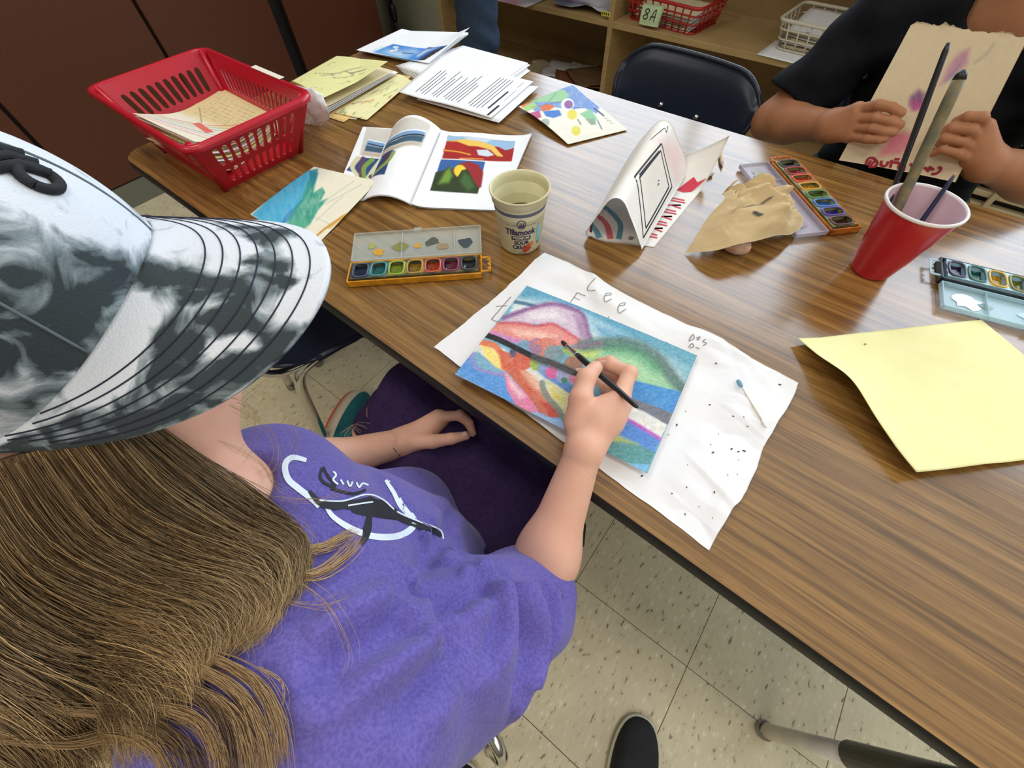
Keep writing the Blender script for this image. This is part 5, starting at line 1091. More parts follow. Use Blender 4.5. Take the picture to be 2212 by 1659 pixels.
# ---- the painting being worked on
PQ = [(1138, 617), (1506, 768), (1398, 1023), (983, 808)]
z0 = np.array([900, 540.0]); sc_ = .39778
Z = lambda *p: [tuple(z0 + sc_ * A(a, b_)) for a, b_ in p]
def painting(u, v):
    C = Canvas(u, v, (112, 168, 196), PQ); k = sc_; C.sf = .6
    C.poly(Z((560, 250), (900, 360), (1500, 620), (1440, 760), (1300, 600), (960, 520), (900, 350), (720, 290), (540, 300)), (214, 220, 218), .09, .8, .35); C.poly(Z((600, 190), (1530, 575), (1500, 640), (1200, 490), (900, 330), (700, 260), (545, 260)), (72, 140, 172), .035, .75, .3)
    C.poly(Z((1180, 440), (1530, 575), (1470, 720), (1400, 640), (1330, 560)), (104, 160, 176), .05, .7, .4); C.poly(Z((950, 400), (1150, 470), (1180, 520), (1000, 480)), (70, 140, 180), .04, .6, .4)
    C.poly(Z((545, 265), (640, 300), (740, 285), (700, 315), (560, 335), (500, 350)), (222, 224, 220), .02, .9, .2); C.line(Z((535, 282), (600, 295), (650, 312)), 8, (70, 110, 140), .012)
    C.poly(Z((440, 400), (520, 355), (620, 320), (740, 293), (840, 320), (905, 360), (930, 440), (955, 514), (880, 492), (800, 440), (700, 408), (560, 400)), (202, 178, 196), .008, 1, .15); C.line(Z((470, 370), (620, 318), (740, 295), (850, 325), (905, 362), (930, 450), (955, 512)), 9, (128, 84, 132), .022, .95, .2); C.poly(Z((850, 350), (905, 372), (930, 450), (945, 505), (890, 480)), (150, 110, 150), .03, .7, .2)
    C.poly(Z((600, 340), (760, 330), (820, 390), (720, 385), (600, 380)), (228, 218, 220), .04, .8, .3)
    C.poly(Z((440, 396), (560, 398), (650, 415), (735, 405), (800, 438), (870, 480), (912, 515), (780, 525), (640, 505), (520, 480), (400, 440)), (222, 132, 122), .008, 1, .2); C.poly(Z((500, 430), (640, 440), (760, 470), (700, 490), (560, 470)), (236, 196, 178), .04, .8, .3); C.line(Z((440, 396), (560, 400), (650, 416), (735, 406), (800, 438), (905, 510)), 7, (190, 80, 90), .014, .8, .2)
    C.poly(Z((400, 436), (480, 460), (580, 500), (560, 512), (470, 490), (385, 455)), (206, 120, 176), .012, .9, .2)
    C.poly(Z((330, 490), (480, 540), (540, 600), (640, 650), (700, 700), (860, 800), (830, 980), (700, 880), (480, 640), (300, 560)), (232, 222, 208), .03, .9, .25)
    C.poly(Z((205, 668), (300, 555), (340, 640), (480, 690), (500, 760), (560, 840), (660, 890), (790, 915), (830, 1005)), (84, 140, 206), .012, 1, .3); C.poly(Z((560, 850), (700, 900), (830, 940), (835, 1010), (640, 920)), (170, 196, 226), .03, .7, .3)
    C.poly(Z((300, 570), (330, 550), (400, 605), (470, 645), (485, 685), (400, 672), (335, 645)), (116, 162, 188), .012, 1, .3); C.line(Z((310, 560), (300, 600), (330, 645), (400, 668), (480, 685)), 7, (150, 130, 190), .015, .8)
    C.poly(Z((340, 505), (400, 530), (440, 560), (470, 620), (480, 660), (430, 640), (370, 580)), (240, 212, 120), .012, 1, .2); C.line(Z((345, 500), (420, 520), (460, 570), (475, 640)), 13, (218, 104, 66), .014, .95, .2)
    C.poly(Z((440, 540), (500, 560), (560, 630), (630, 690), (700, 760), (770, 850), (793, 912), (720, 912), (650, 880), (600, 790), (520, 700), (470, 640)), (200, 92, 68), .01, 1, .3); C.poly(Z((560, 650), (640, 680), (700, 760), (690, 800), (620, 740)), (232, 188, 160), .04, .85, .4); C.poly(Z((680, 830), (760, 850), (790, 908), (720, 908)), (180, 64, 56), .02, .9, .2)
    C.poly(Z((470, 650), (520, 710), (600, 790), (665, 885), (610, 885), (540, 850), (490, 760)), (222, 122, 158), .01, 1, .25); C.poly(Z((490, 680), (540, 740), (590, 800), (560, 810), (510, 750)), (240, 206, 206), .03, .8, .3)
    C.poly(Z((690, 700), (760, 735), (880, 810), (840, 960), (790, 900), (735, 820)), (208, 204, 150), .015, 1, .3); C.line(Z((680, 725), (700, 790), (760, 860), (820, 950)), 13, (116, 132, 124), .015, .9, .2); C.poly(Z((720, 750), (790, 800), (800, 830), (740, 810)), (212, 196, 90), .03, .8, .3)
    C.poly(Z((660, 650), (780, 700), (900, 770), (880, 820), (760, 735), (690, 690)), (86, 124, 190), .014, 1, .3)
    C.poly(Z((780, 545), (860, 530), (960, 514), (1060, 508), (1160, 514), (1250, 545), (1330, 610), (1390, 690), (1452, 765), (1300, 742), (1180, 712), (1000, 650), (860, 600)), (142, 190, 146), .008, 1, .25)
    C.poly(Z((780, 545), (900, 530), (1010, 540), (960, 590), (880, 600)), (192, 204, 96), .05, .9, .3); C.poly(Z((980, 560), (1150, 570), (1300, 680), (1380, 740), (1180, 705)), (166, 204, 160), .06, .7, .3); C.line(Z((900, 524), (1050, 510), (1160, 516), (1250, 548), (1330, 612), (1395, 700), (1450, 762)), 26, (86, 112, 108), .04, .95, .2); C.line(Z((1050, 540), (1200, 560), (1300, 640)), 22, (60, 130, 96), .07, .6, .3)
    C.line(Z((850, 532), (1000, 512), (940, 520)), 10, (130, 100, 120), .02, .7)
    C.poly(Z((950, 690), (1170, 708), (1445, 772), (1405, 892), (1300, 855), (1160, 800), (1040, 760)), (66, 132, 196), .01, 1, .3); C.poly(Z((1150, 798), (1300, 852), (1395, 888), (1362, 950), (1240, 880), (1120, 830)), (108, 108, 118), .014, 1, .25); C.poly(Z((1120, 832), (1240, 880), (1362, 950), (1322, 1028), (1200, 950), (1090, 890)), (226, 222, 214), .012, 1, .2)
    C.poly(Z((1080, 890), (1200, 950), (1324, 1022), (1292, 1100), (1180, 1050), (1050, 985)), (82, 130, 204), .02, 1, .35); C.line(Z((1100, 898), (1200, 952), (1322, 1024)), 8, (186, 90, 184), .014, .9, .2)
    C.poly(Z((1020, 990), (1180, 1045), (1292, 1100), (1264, 1165), (1140, 1160), (990, 1110)), (84, 142, 142), .012, 1, .3); C.poly(Z((1040, 985), (1130, 1025), (1200, 1055), (1020, 1035)), (192, 196, 104), .03, .9, .3); C.poly(Z((990, 1100), (1140, 1160), (1264, 1165), (1232, 1220)), (112, 172, 212), .014, 1, .3)
    for c, r, col in (((530, 562), 26, (76, 64, 92)), ((590, 545), 52, (112, 142, 168)), ((650, 520), 40, (168, 110, 130)), ((700, 545), 66, (204, 116, 98)), ((650, 545), 30, (150, 110, 140)), ((745, 572), 52, (112, 140, 150)), ((580, 600), 54, (202, 84, 62)), ((650, 622), 36, (154, 170, 62)), ((690, 645), 34, (120, 140, 186)), ((735, 668), 36, (214, 84, 140)), ((790, 690), 36, (152, 152, 192)), ((850, 632), 52, (170, 112, 86)), ((850, 705), 24, (216, 110, 140)), ((800, 712), 16, (50, 120, 80))): C.circ(tuple(z0 + sc_ * A(*c)), r * sc_, col, .008, .92, .2)
    C.line(Z((378, 462), (450, 490), (540, 535), (640, 585), (740, 620), (860, 672)), 12, (30, 29, 34), .006, 1, .05); C.line(Z((640, 590), (740, 625), (840, 660)), 18, (80, 80, 84), .02, .7, .1)
    n = fbm(C.x / 4.0, C.y / 2.2, 5, 2)[:, None]; C.c = (C.c - 128) * 1.08 * .86 + 128 * .86 + A(230, 224, 216) * .14 + (n - .46) * 52; return C.c
Sp = quadS(*[pt(x, y, h) for (x, y), h in zip(PQ, (.0095, .0115, .0135, .017))], lambda u, v: .002 * np.sin(u * 3.1) + .004 * np.clip(v - .85, 0, 1) * np.sin(u * 3.1))
o = sheet('watercolour_painting', Sp, 300, 225, paper(), None, painting, th=.0008, back=(232, 230, 224)); meta(o, 'vivid abstract landscape painting with a black line and coloured discs', 'artwork')

# ================================================================== people
def hand(fingers, thumb, palm, k=.005):
    """fingers / thumb: joint lists [(point, radius), ...]; palm: list of tapered pieces"""
    P = list(palm)
    for ch in fingers + [thumb]:
        for (a, ra), (b_, rb) in zip(ch[:-1], ch[1:]): P.append(cap(a, b_, ra, rb, k))
    return P
# ---------------------------------------------------------------- the painter in purple, seen over the right shoulder
HC, HF, HR, HU = A(-.3557, -.063, 1.0435), A(.7613, .6475, -.0347), A(.6409, -.7595, -.1111), A(.0983, -.0623, .9932)
FDN = nrm(HF - .05 * HU); FUP = nrm(np.cross(HR, FDN))                     # face looks down a little
RS, LS = A(-.075, -.105, .845), px(585, 1058, .785)
RE = pd(1150, 1292, .525); RW = px(1262, 972, .724)
LE = px(600, 1030, .61); LW = px(872, 953, .545)
NB = A(-.225, -.075, .865)
PEL = A(-.18, -.05, .47)
hd = HC - HU * .052 + HF * .004 + HR * .006
def at_head(f, r, u): return hd + FDN * f + HR * r + FUP * u
Rh = np.array([HR, FDN, FUP])
girl = [ell(hd, (.070, .088, .095), .02, Rh), ell(at_head(.03, 0, -.045), (.052, .055, .06), .03, Rh), cap(at_head(.045, 0, -.085), at_head(.02, 0, -.075), .022, .04, .02),
        ell(at_head(.086, 0, -.038), (.011, .014, .017), .012, Rh), cap(at_head(.078, 0, -.004), at_head(.094, 0, -.036), .006, .009, .012), ell(at_head(.074, 0, -.066), (.024, .012, .007), .01, Rh), ell(at_head(.072, 0, -.078), (.02, .012, .008), .01, Rh),
        ell(at_head(.05, .034, -.055), (.036, .036, .042), .03, Rh), ell(at_head(.052, -.036, -.04), (.026, .026, .028), .02, Rh),
        ell(at_head(.074, .03, .002), (.017, .012, .011), .01, Rh), ell(at_head(.074, -.03, .002), (.017, .012, .011), .01, Rh),
        ell(at_head(.0, .072, -.02), (.008, .018, .03), .008, Rh), ell(at_head(.0, -.072, -.02), (.008, .018, .03), .008, Rh),
        cap(at_head(-.02, 0, -.06), NB + A(0, 0, -.02), .042, .042, .03), cap(NB + A(0, 0, -.02), A(-.2, -.075, .70), .045, .075, .04), cap(A(-.2, -.075, .72), PEL, .1, .1, .05, flat=(nrm(LS - RS), 1.15)),
        cap(NB + A(0, 0, -.04), RS, .04, .042, .03), cap(NB + A(0, 0, -.05), LS, .04, .042, .03),
        cap(RS, RE, .042, .034, .03), cap(RE, lerp(RE, RW, .3), .0335, .0345, .02), cap(lerp(RE, RW, .3), RW, .0345, .0218, .03, flat=(nrm(A(.7, .2, -.55)), .98)),
        cap(LS, LE, .04, .033, .03), cap(LE, lerp(LE, LW, .35), .034, .035, .02), cap(lerp(LE, LW, .35), LW, .035, .0225, .02),
        ]
# legs under the table
LK, LA = px(893, 852, .475), px(785, 935, .10); RK, RA = A(-.15, .38, .455), A(-.12, .44, .09)
for hip, kn, an in ((PEL + A(-.075, .01, -.02), LK, LA), (PEL + A(.05, .02, -.02), RK, RA)): girl += [cap(hip, kn, .072, .052, .03), cap(kn, lerp(kn, an, .35), .05, .05, .02), cap(lerp(kn, an, .35), an, .05, .032, .02)]
# right hand round the brush
f = lambda x, y, z, r: (px(x, y, z), r)
MCPi, MCPm, MCPr, MCPp = px(1337, 862, .742), px(1343, 876, .727), px(1336, 888, .712), px(1318, 898, .702)
rh = hand([[(MCPi, .0112), f(1360, 806, .744, .0098), f(1322, 790, .733, .0086), f(1298, 789, .722, .0072)],
           [(MCPm, .0108), f(1356, 806, .718, .0095), f(1318, 782, .709, .0083), f(1296, 781, .702, .0068)],
           [(MCPr, .0105), f(1338, 822, .704, .0090), f(1296, 803, .699, .008), f(1262, 806, .697, .0066)],
           [(MCPp, .0098), f(1312, 842, .699, .0082), f(1274, 812, .697, .0072), f(1247, 803, .696, .006)]],
          [f(1250, 915, .728, .0175), f(1254, 862, .744, .0142), f(1266, 818, .749, .0120), f(1286, 795, .743, .0096)],
          [cap(RW, MCPi, .0172, .0125, .012), cap(RW, MCPm, .0172, .0125, .012), cap(RW, MCPr, .0172, .012, .012), cap(RW, MCPp, .0172, .0115, .012), cap(px(1256, 888, .732), lerp(MCPi, RW, .22), .0135, .0112, .014), cap(px(1250, 915, .726), lerp(MCPm, RW, .35), .018, .016, .016), cap(px(1285, 905, .73), px(1310, 885, .728), .019, .017, .016)])
girl += rh
# left hand resting on the thigh
f5 = lambda x, y, z, r: (px(x, y, z), r)
lM = [px(946, 900, .548), px(950, 906, .536), px(950, 912, .524), px(944, 922, .514)]
lh = hand([[(lM[0], .0102), f5(992, 898, .546, .0090), f5(1013, 914, .533, .0080), f5(1021, 936, .522, .0068)], [(lM[1], .0102), f5(994, 896, .528, .0090), f5(1019, 912, .512, .0080), f5(1029, 932, .500, .0068)],
           [(lM[2], .0098), f5(994, 896, .512, .0086), f5(1020, 910, .497, .0078), f5(1031, 928, .487, .0066)], [(lM[3], .0092), f5(986, 902, .502, .0080), f5(1010, 912, .489, .0072), f5(1020, 924, .480, .0062)]],
          [f5(896, 954, .548, .0150), f5(934, 954, .552, .0122), f5(974, 948, .548, .0100), f5(1006, 941, .542, .0078)],
          [cap(LW, q_, .0185, .0125, .012) for q_ in lM] + [cap(px(905, 950, .545), lM[1], .0165, .0125, .014)], .0035)
girl += lh
def bx_of(pr, pad):
    b = [p.bounds(pad) for p in pr]; return np.min([x[0] for x in b], 0), np.max([x[1] for x in b], 0)
V, F = body(girl, .0034, fine=[(*bx_of(rh, .006), .0017), (*bx_of(lh, .006), .0022)])
G = thing('person', 'person in a purple shirt and printed cap painting at the table', 'person', (PEL[0], PEL[1], 0))
mesh('body', V, F, 'skin_light', G); BVS = BVHTree.FromPolygons([Vector(v) for v in V.tolist()], F.tolist())
def nail(c, n, d, w, l, parent, m='nail'):
    n = nrm(n); d = nrm(d - n * (d @ n)); s = np.cross(n, d)
    S = lambda u, v: c + np.outer((u - .5) * w, s) + np.outer((v - .5) * l, d) + np.outer(.0012 - .0045 * ((u - .5) * 2) ** 2 * .8 - .001 * ((v - .5) * 2) ** 4, n)
    sheet('nail', S, 8, 8, m, parent, th=.0006)
tc_, tp_ = px(1266, 818, .749), px(1286, 795, .743)
nail(tp_ + nrm(A(.1, -.25, 1)) * .0092, A(.1, -.25, 1), tp_ - tc_, .010, .011, G)
nail(px(1004, 938, .544) + nrm(A(.3, -.4, .8)) * .0078, A(.3, -.4, .8), px(1004, 938, .544) - px(970, 950, .552), .009, .010, G)
for s_ in (-1, 1):
    e_ = mesh('eye', *(lambda q: (q[2], q[3]))(gridmesh(lambda u, v: at_head(.079, s_ * .03, .002) + .0085 * (np.outer(np.cos(u * 6.283) * np.sin(v * 3.1416), HR) + np.outer(np.sin(u * 6.283) * np.sin(v * 3.1416), FDN) + np.outer(np.cos(v * 3.1416), FUP)), 14, 9)), mat('eye_white', (235, 232, 228), .2), G)
# brush in the hand
b0, b1 = px(1213, 737, TZ + .0125), px(1377, 880, .768)
gp = lerp(b0, b1, .5)
t = thing('paintbrush', 'slender black-handled brush held in the right hand over the painting', 'paintbrush', b0)
mesh('bristles', *tube([lerp(b0, b1, q_) for q_ in (0, .02, .06, .085)], [.0012, .0030, .0032, .0026], 12), 'bristle', t); mesh('ferrule', *tube([lerp(b0, b1, q_) for q_ in (.075, .09, .24, .25)], [.0026, .0028, .0034, .0036], 12), 'chrome', t)
mesh('handle', *tube([lerp(b0, b1, q_) for q_ in (.25, .3, .55, .8, .97, 1)], [.0036, .0043, .0044, .0037, .0030, .0018], 14), 'brush_dark', t)

# ---- purple T-shirt
ax1 = nrm(LS - RS); SE = lerp(RS, RE, .97); SL = lerp(LS, LE, .98)
shirt = [cap(A(-.215, -.075, .80), A(-.2, -.07, .66), .092, .108, .05, flat=(ax1, 1.35)), cap(A(-.2, -.065, .66), A(-.17, -.035, .47), .112, .128, .05, flat=(ax1, 1.25)), cap(NB + A(0, 0, -.03), RS, .055, .058, .05), cap(NB + A(0, 0, -.06), LS, .05, .050, .05),
         cap(RS + A(0, 0, -.01), lerp(RS, RE, .45), .066, .068, .04), cap(lerp(RS, RE, .4), RE + (RE - RS) * .0, .066, .062, .03), cap(LS, LE, .052, .05, .04), cap(A(-.215, .0, .575), A(-.26, .035, .56), .07, .06, .05), cap(A(-.15, -.13, .815), A(-.17, -.12, .70), .085, .085, .05, flat=(ax1, 1.2)), cap(A(-.24, -.12, .79), A(-.24, -.11, .70), .08, .08, .05)]
ndr = nrm(RE - RS); ndl = nrm(LE - LS)
def shirt_post(Fd, X, Y, Z):
    # draped folds
    w = Fd < .04
    fold = .0035 * np.sin(95 * (X * .8 + Z * .5) + 25 * Y) * np.clip((.66 - Z) / .1, 0, 1)
    d1 = (X - RS[0]) * ndr[0] + (Y - RS[1]) * ndr[1] + (Z - RS[2]) * ndr[2]; pr_ = (X - RS[0]) * .86 + (Y - RS[1]) * .3 - (Z - RS[2]) * .2
    sl = np.exp(-((pr_ - .02) / .07) ** 2) * np.clip(d1 / .08, 0, 1)
    fold = fold + .0045 * np.sin(120 * d1 + 60 * pr_ + 2.0 * np.sin(40 * X)) * sl * .9 + .005 * np.sin(70 * (pr_ + .35 * d1)) * sl
    Fd = Fd + (fold * w).astype(np.float32)
    # sleeve openings and hem
    hr = (X - SE[0]) * ndr[0] + (Y - SE[1]) * ndr[1] + (Z - SE[2]) * ndr[2]
    near = ((X - SE[0]) ** 2 + (Y - SE[1]) ** 2 + (Z - SE[2]) ** 2) < .13 ** 2
    arm = cap(RE - ndr * .05, RE + ndr * .15, .052, .052).f(X, Y, Z)
    Fd = np.where(near, np.maximum(Fd, np.where(hr > -.03, -arm, Fd)), Fd)
    return Fd.astype(np.float32)
shirt_p = shirt + [cap(RE - nrm(RE - RS) * .025, RE + nrm(RE - RS) * .1, .054, .054, .004, sub=True), cap(LE + nrm(LW - LE) * .045, LW, .052, .05, .004, sub=True), cap(NB + A(-.03, .01, .045), NB + A(-.07, .02, .14), .05, .055, .01, sub=True)]
def sp_post(Fd, X, Y, Z):
    w = Fd < .03; d1 = (X - RS[0]) * ndr[0] + (Y - RS[1]) * ndr[1] + (Z - RS[2]) * ndr[2]; e1 = nrm(np.cross(ndr, A(0, 0, 1))); pr_ = (X - RS[0]) * e1[0] + (Y - RS[1]) * e1[1] + (Z - RS[2]) * e1[2]
    e2 = np.cross(ndr, e1); p2 = (X - RS[0]) * e2[0] + (Y - RS[1]) * e2[1] + (Z - RS[2]) * e2[2]
    near = np.clip(1.4 - np.sqrt(pr_ ** 2 + p2 ** 2) / .075, 0, 1) * np.clip(d1 / .05, 0, 1) * np.clip((.33 - d1) / .05, 0, 1); ang = np.arctan2(p2, pr_)
    fold = near * (.0055 * np.sin(3 * ang + 26 * d1) + .004 * np.sin(5 * ang - 55 * d1 + 1.5))
    tor = np.clip((.74 - Z) / .12, 0, 1) * (1 - np.clip(near * 2, 0, 1)); fold = fold + tor * (.004 * np.sin(60 * X + 25 * Z) + .003 * np.sin(48 * Y + 60 * Z + 30 * X))
    Fd = Fd + (fold * w).astype(np.float32)
    hem = .462 + .02 * np.sin(X * 20) - Z; L_ = np.linalg.norm(RE - RS); hc_ = nrm(ndr + .35 * nrm(np.cross(ndr, A(0, 0, 1)))); dc = (X - RE[0]) * hc_[0] + (Y - RE[1]) * hc_[1] + (Z - RE[2]) * hc_[2]
    Fd = np.where((pr_ ** 2 + p2 ** 2 < .11 ** 2) & (d1 > L_ * .6), np.maximum(Fd, dc - .004), Fd)
    return np.maximum(Fd, hem).astype(np.float32)
V, F = body(shirt_p, .0042, post=sp_post, it=3)
mat('shirt_purple', (108, 97, 168), .92, spec=.12, noise=(420, (80, 70, 138), .65, (1, 1, 1)), bump=(420, .3), sheen=.15)
BV = BVHTree.FromPolygons([Vector(v) for v in V.tolist()], F.tolist())
def hit(x, y, off=.0012):
    d = Vector(CF + (x - 1106) / FX * CR - (y - 829.5) / FX * CU).normalized(); h_ = BV.ray_cast(Vector(EYE), d)
    return None if h_[0] is None else np.array(h_[0]) - np.array(d) * off
def vnormals(V, F):
    n = np.cross(V[F[:, 1]] - V[F[:, 0]], V[F[:, 3]] - V[F[:, 0]]); N = np.zeros_like(V)
    for k in range(4): np.add.at(N, F[:, k], n)
    return N / (np.linalg.norm(N, axis=1)[:, None] + 1e-15)
def crease(V, N, pts, depth, w, side):
    P = np.array([q_ for q_ in (hit(*p, 0) for p in smooth_path(pts, 26)) if q_ is not None]); best = np.full(len(V), 1e9); sg_ = np.zeros(len(V)); tpos = np.zeros(len(V))
    for i in range(len(P) - 1):
        e = P[i + 1] - P[i]; t_ = np.clip(((V - P[i]) @ e) / (e @ e + 1e-12), 0, 1); q_ = V - P[i] - t_[:, None] * e; d = np.linalg.norm(q_, axis=1); m_ = d < best
        best = np.where(m_, d, best); s_ = q_ @ np.cross(e, CF); sg_ = np.where(m_, np.sign(s_) * side, sg_); tpos = np.where(m_, (i + t_) / len(P), tpos)
    env = np.sin(np.clip(tpos, 0, 1) * 3.1416) ** .5; x = best * sg_ / w
    return -N * (depth * env * (np.exp(-x ** 2) - 1.1 * np.exp(-((x - 1.6) / 1.2) ** 2)))[:, None]
N_ = vnormals(V, F); dV = 0
for pts, dp, w_, sd_ in (([(1085, 1240), (1010, 1290), (924, 1345), (800, 1420), (715, 1470)], .010, .010, 1), ([(1075, 1222), (1125, 1310), (1140, 1400), (1120, 1500)], .012, .012, 1), ([(1030, 1225), (1062, 1290), (1070, 1350), (1050, 1420)], .008, .009, 1), ([(1180, 1260), (1185, 1340), (1160, 1440)], .007, .009, 1),
                         ([(930, 1275), (860, 1330), (760, 1390), (700, 1440)], .009, .011, -1), ([(990, 1080), (940, 1180), (900, 1240)], .006, .012, 1), ([(840, 1030), (850, 1060), (880, 1100)], .006, .008, 1), ([(960, 1420), (900, 1500), (880, 1590)], .006, .013, 1), ([(1000, 1330), (960, 1400), (860, 1480), (760, 1540)], .006, .012, -1)):
    dV = dV + crease(V, N_, pts, dp * 1.3, w_ * .9, sd_)
V = V + dV
shirt_o = mesh('shirt', V, F, 'shirt_purple', G); BV = BVHTree.FromPolygons([Vector(v) for v in V.tolist()], F.tolist())
def shirt_print(nm, paths, w, m, off=.0012):
    b = B()
    for pth in paths:
        p = smooth_path(pth, 9 * len(pth)); T_ = np.gradient(p, axis=0); T_ /= np.linalg.norm(T_, axis=1)[:, None] + 1e-9; n_ = np.stack([-T_[:, 1], T_[:, 0]], 1); ww = np.interp(np.linspace(0, 1, len(p)), np.linspace(0, 1, len(w)), w) if hasattr(w, '__len__') else np.full(len(p), w)
        rows = []
        for k in (-.5, -.17, .17, .5):
            rows.append([hit(*(p[i] + n_[i] * ww[i] * k), off) for i in range(len(p))])
        Vv = []; ok = True; idx = {}
        for r_i, row in enumerate(rows):
            for c_i, q_ in enumerate(row):
                if q_ is not None: idx[(r_i, c_i)] = len(Vv); Vv.append(q_)
        Ff = []
        for r_i in range(3):
            for c_i in range(len(p) - 1):
                k4 = [(r_i, c_i), (r_i, c_i + 1), (r_i + 1, c_i + 1), (r_i + 1, c_i)]
                if all(q_ in idx for q_ in k4):
                    pts_ = [Vv[idx[q_]] for q_ in k4]
                    if max(np.linalg.norm(pts_[0] - q_) for q_ in pts_) < .03: Ff.append(tuple(idx[q_] for q_ in k4))
        if Ff: b.add(Vv, Ff)
    if b.n: b.make(nm, m, shirt_o)
mat('print_white', (222, 230, 236), .7); mat('print_black', (34, 36, 42), .7)
shirt_print('printed_ring', [[(662, 994), (632, 988), (616, 1004), (622, 1034), (646, 1056), (672, 1076), (690, 1094)], [(706, 1096), (720, 1116), (752, 1138), (790, 1154), (822, 1160), (858, 1158), (884, 1146), (896, 1128), (886, 1110)], [(834, 1036), (852, 1062), (866, 1090), (884, 1112)]], [9, 13, 14, 14, 12], 'print_white', .0010)
shirt_print('printed_figure', [[(668, 1060), (690, 1084), (720, 1092), (770, 1086), (800, 1076)], [(746, 1096), (790, 1094), (830, 1104), (862, 1120)], [(798, 1074), (826, 1092), (856, 1112), (890, 1128), (930, 1142), (954, 1158)], [(800, 1100), (796, 1130), (790, 1158), (780, 1176)]], [7, 14, 18, 14, 8], 'print_black', .0014)
shirt_print('printed_figure', [[(786, 1082), (820, 1094), (850, 1110), (862, 1118)], [(760, 1098), (800, 1100), (846, 1116)]], [14, 30, 26, 12], 'print_black', .0014)
shirt_print('printed_outline', [[(690, 1080), (740, 1082), (792, 1068), (826, 1078), (860, 1106), (910, 1128), (950, 1144), (958, 1164)], [(752, 1092), (790, 1086), (806, 1084)]], 3.2, 'print_white', .0018)
shirt_print('printed_lettering', [[(696, 1010), (692, 1030), (704, 1044), (724, 1050), (706, 1024), (698, 1008)], [(714, 1054), (740, 1062), (766, 1066), (790, 1058)]], 6, 'print_black', .0014)
shirt_print('printed_lettering', [[(720, 1018), (726, 1026), (720, 1036), (730, 1046)], [(736, 1036), (742, 1046)], [(750, 1038), (756, 1050), (762, 1040)], [(770, 1042), (776, 1052), (784, 1044), (796, 1048)]], 4, 'print_white', .0016)

# ---- dark plum trousers
mat('trouser_plum', (58, 42, 78), .95, spec=.1, noise=(120, (44, 32, 62), .6), bump=(300, .25))
tr = []
for hip, kn, an in ((PEL + A(-.075, .01, -.02), LK, LA), (PEL + A(.05, .02, -.02), RK, RA)): tr += [cap(hip, kn, .092, .064, .03), cap(kn, lerp(kn, an, .75), .062, .05, .02)]
hl_, hr_ = PEL + A(-.075, .01, -.02), PEL + A(.05, .02, -.02); tr += [cap(lerp(hl_, LK, f_), lerp(hr_, RK, f_), .06, .06, .05) for f_ in (.4, .62, .84)]
tr += [cap(PEL + A(-.05, 0, -.01), PEL + A(.05, 0, -.01), .105, .105, .03), cap(PEL + A(-.05, .12, -.02), PEL + A(.06, .14, -.03), .075, .075, .05)]
def tr_post(Fd, X, Y, Z): return (Fd + .003 * np.sin(80 * X + 40 * Z + 20 * Y) * (Fd < .03)).astype(np.float32)
V, F = body(tr, .006, post=tr_post, it=3); mesh('trousers', V, F, 'trouser_plum', G)
# ---- shoes
mat('shoe_teal', (28, 104, 112), .8, noise=(90, (18, 76, 84), .6)); mat('midsole', (206, 190, 168), .6); mat('outsole', (214, 84, 62), .6)
def shoe(name, o, fwd, up, L_, W_, Hh, mats, parent=None, ankle=True, toe_round=.8, sole_h=(.012, .022)):
    fwd = nrm(fwd); up = nrm(up - fwd * (np.asarray(up) @ fwd)); sd_ = np.cross(fwd, up); o = A(*o)
    def ringpts(z, grow, n=40):
        a = np.arange(n) / n * 2 * np.pi; x = np.cos(a); y = np.sin(a); l_ = np.sign(x) * np.abs(x) ** .8 * (L_ / 2 + grow); wd = W_ / 2 * (1 + .14 * x - .10 * (x < -.1) * (-x)) + grow; w_ = np.sign(y) * np.abs(y) ** .85 * wd + .006 * (x > 0) * x
        return o + np.outer(l_, fwd) + np.outer(w_, sd_) + np.outer(np.zeros(n) + z, up)
    def loft(rs, capb=True, capt=True):
        n = len(rs[0]); V_ = np.concatenate(rs); F_ = [(i * n + k, i * n + (k + 1) % n, (i + 1) * n + (k + 1) % n, (i + 1) * n + k) for i in range(len(rs) - 1) for k in range(n)]
        if capb: F_.append(tuple(range(n))[::-1])
        if capt: F_.append(tuple(range((len(rs) - 1) * n, len(rs) * n)))
        return V_, F_
    h1, h2 = sole_h
    p1 = mesh('sole', *loft([ringpts(0, -.004), ringpts(.002, .0), ringpts(h1, .001)]), mats[0], parent)
    mesh('midsole', *loft([ringpts(h1, .001), ringpts((h1 + h2) / 2, .002), ringpts(h2, -.001)]), mats[1], parent)
    rs = []
    for q_ in np.linspace(0, 1, 9):
        r_ = ringpts(h2, -.003); c_ = o + up * h2; d_ = r_ - c_; fx_ = d_ @ fwd; wx = d_ @ sd_
        sh = 1 - q_ ** 2.2 * .62; hgt = Hh * q_ * (1 - .5 * np.clip(fx_ / (L_ / 2), 0, 1) * .9); back_ = -L_ * .16 * q_ ** 1.5
        rs.append(c_ + np.outer(fx_ * (1 - .45 * q_ ** 2) + back_, fwd) + np.outer(wx * sh, sd_) + np.outer(hgt, up))
    mesh('upper', *loft(rs, False, True), mats[2], parent)
sg = bpy.data.objects.new('shoe', None); COL.objects.link(sg); sg.parent = G; sg.matrix_parent_inverse = Matrix.Translation(-Vector(ORG[G.name]))
shoe('shoe', px(733, 912, .05), px(775, 850, .04) - px(700, 985, .04), A(.93, .12, .34), .235, .085, .055, ('outsole', 'midsole', 'shoe_teal'), sg, sole_h=(.012, .048))
sg2 = bpy.data.objects.new('shoe', None); COL.objects.link(sg2); sg2.parent = G; sg2.matrix_parent_inverse = Matrix.Translation(-Vector(ORG[G.name]))
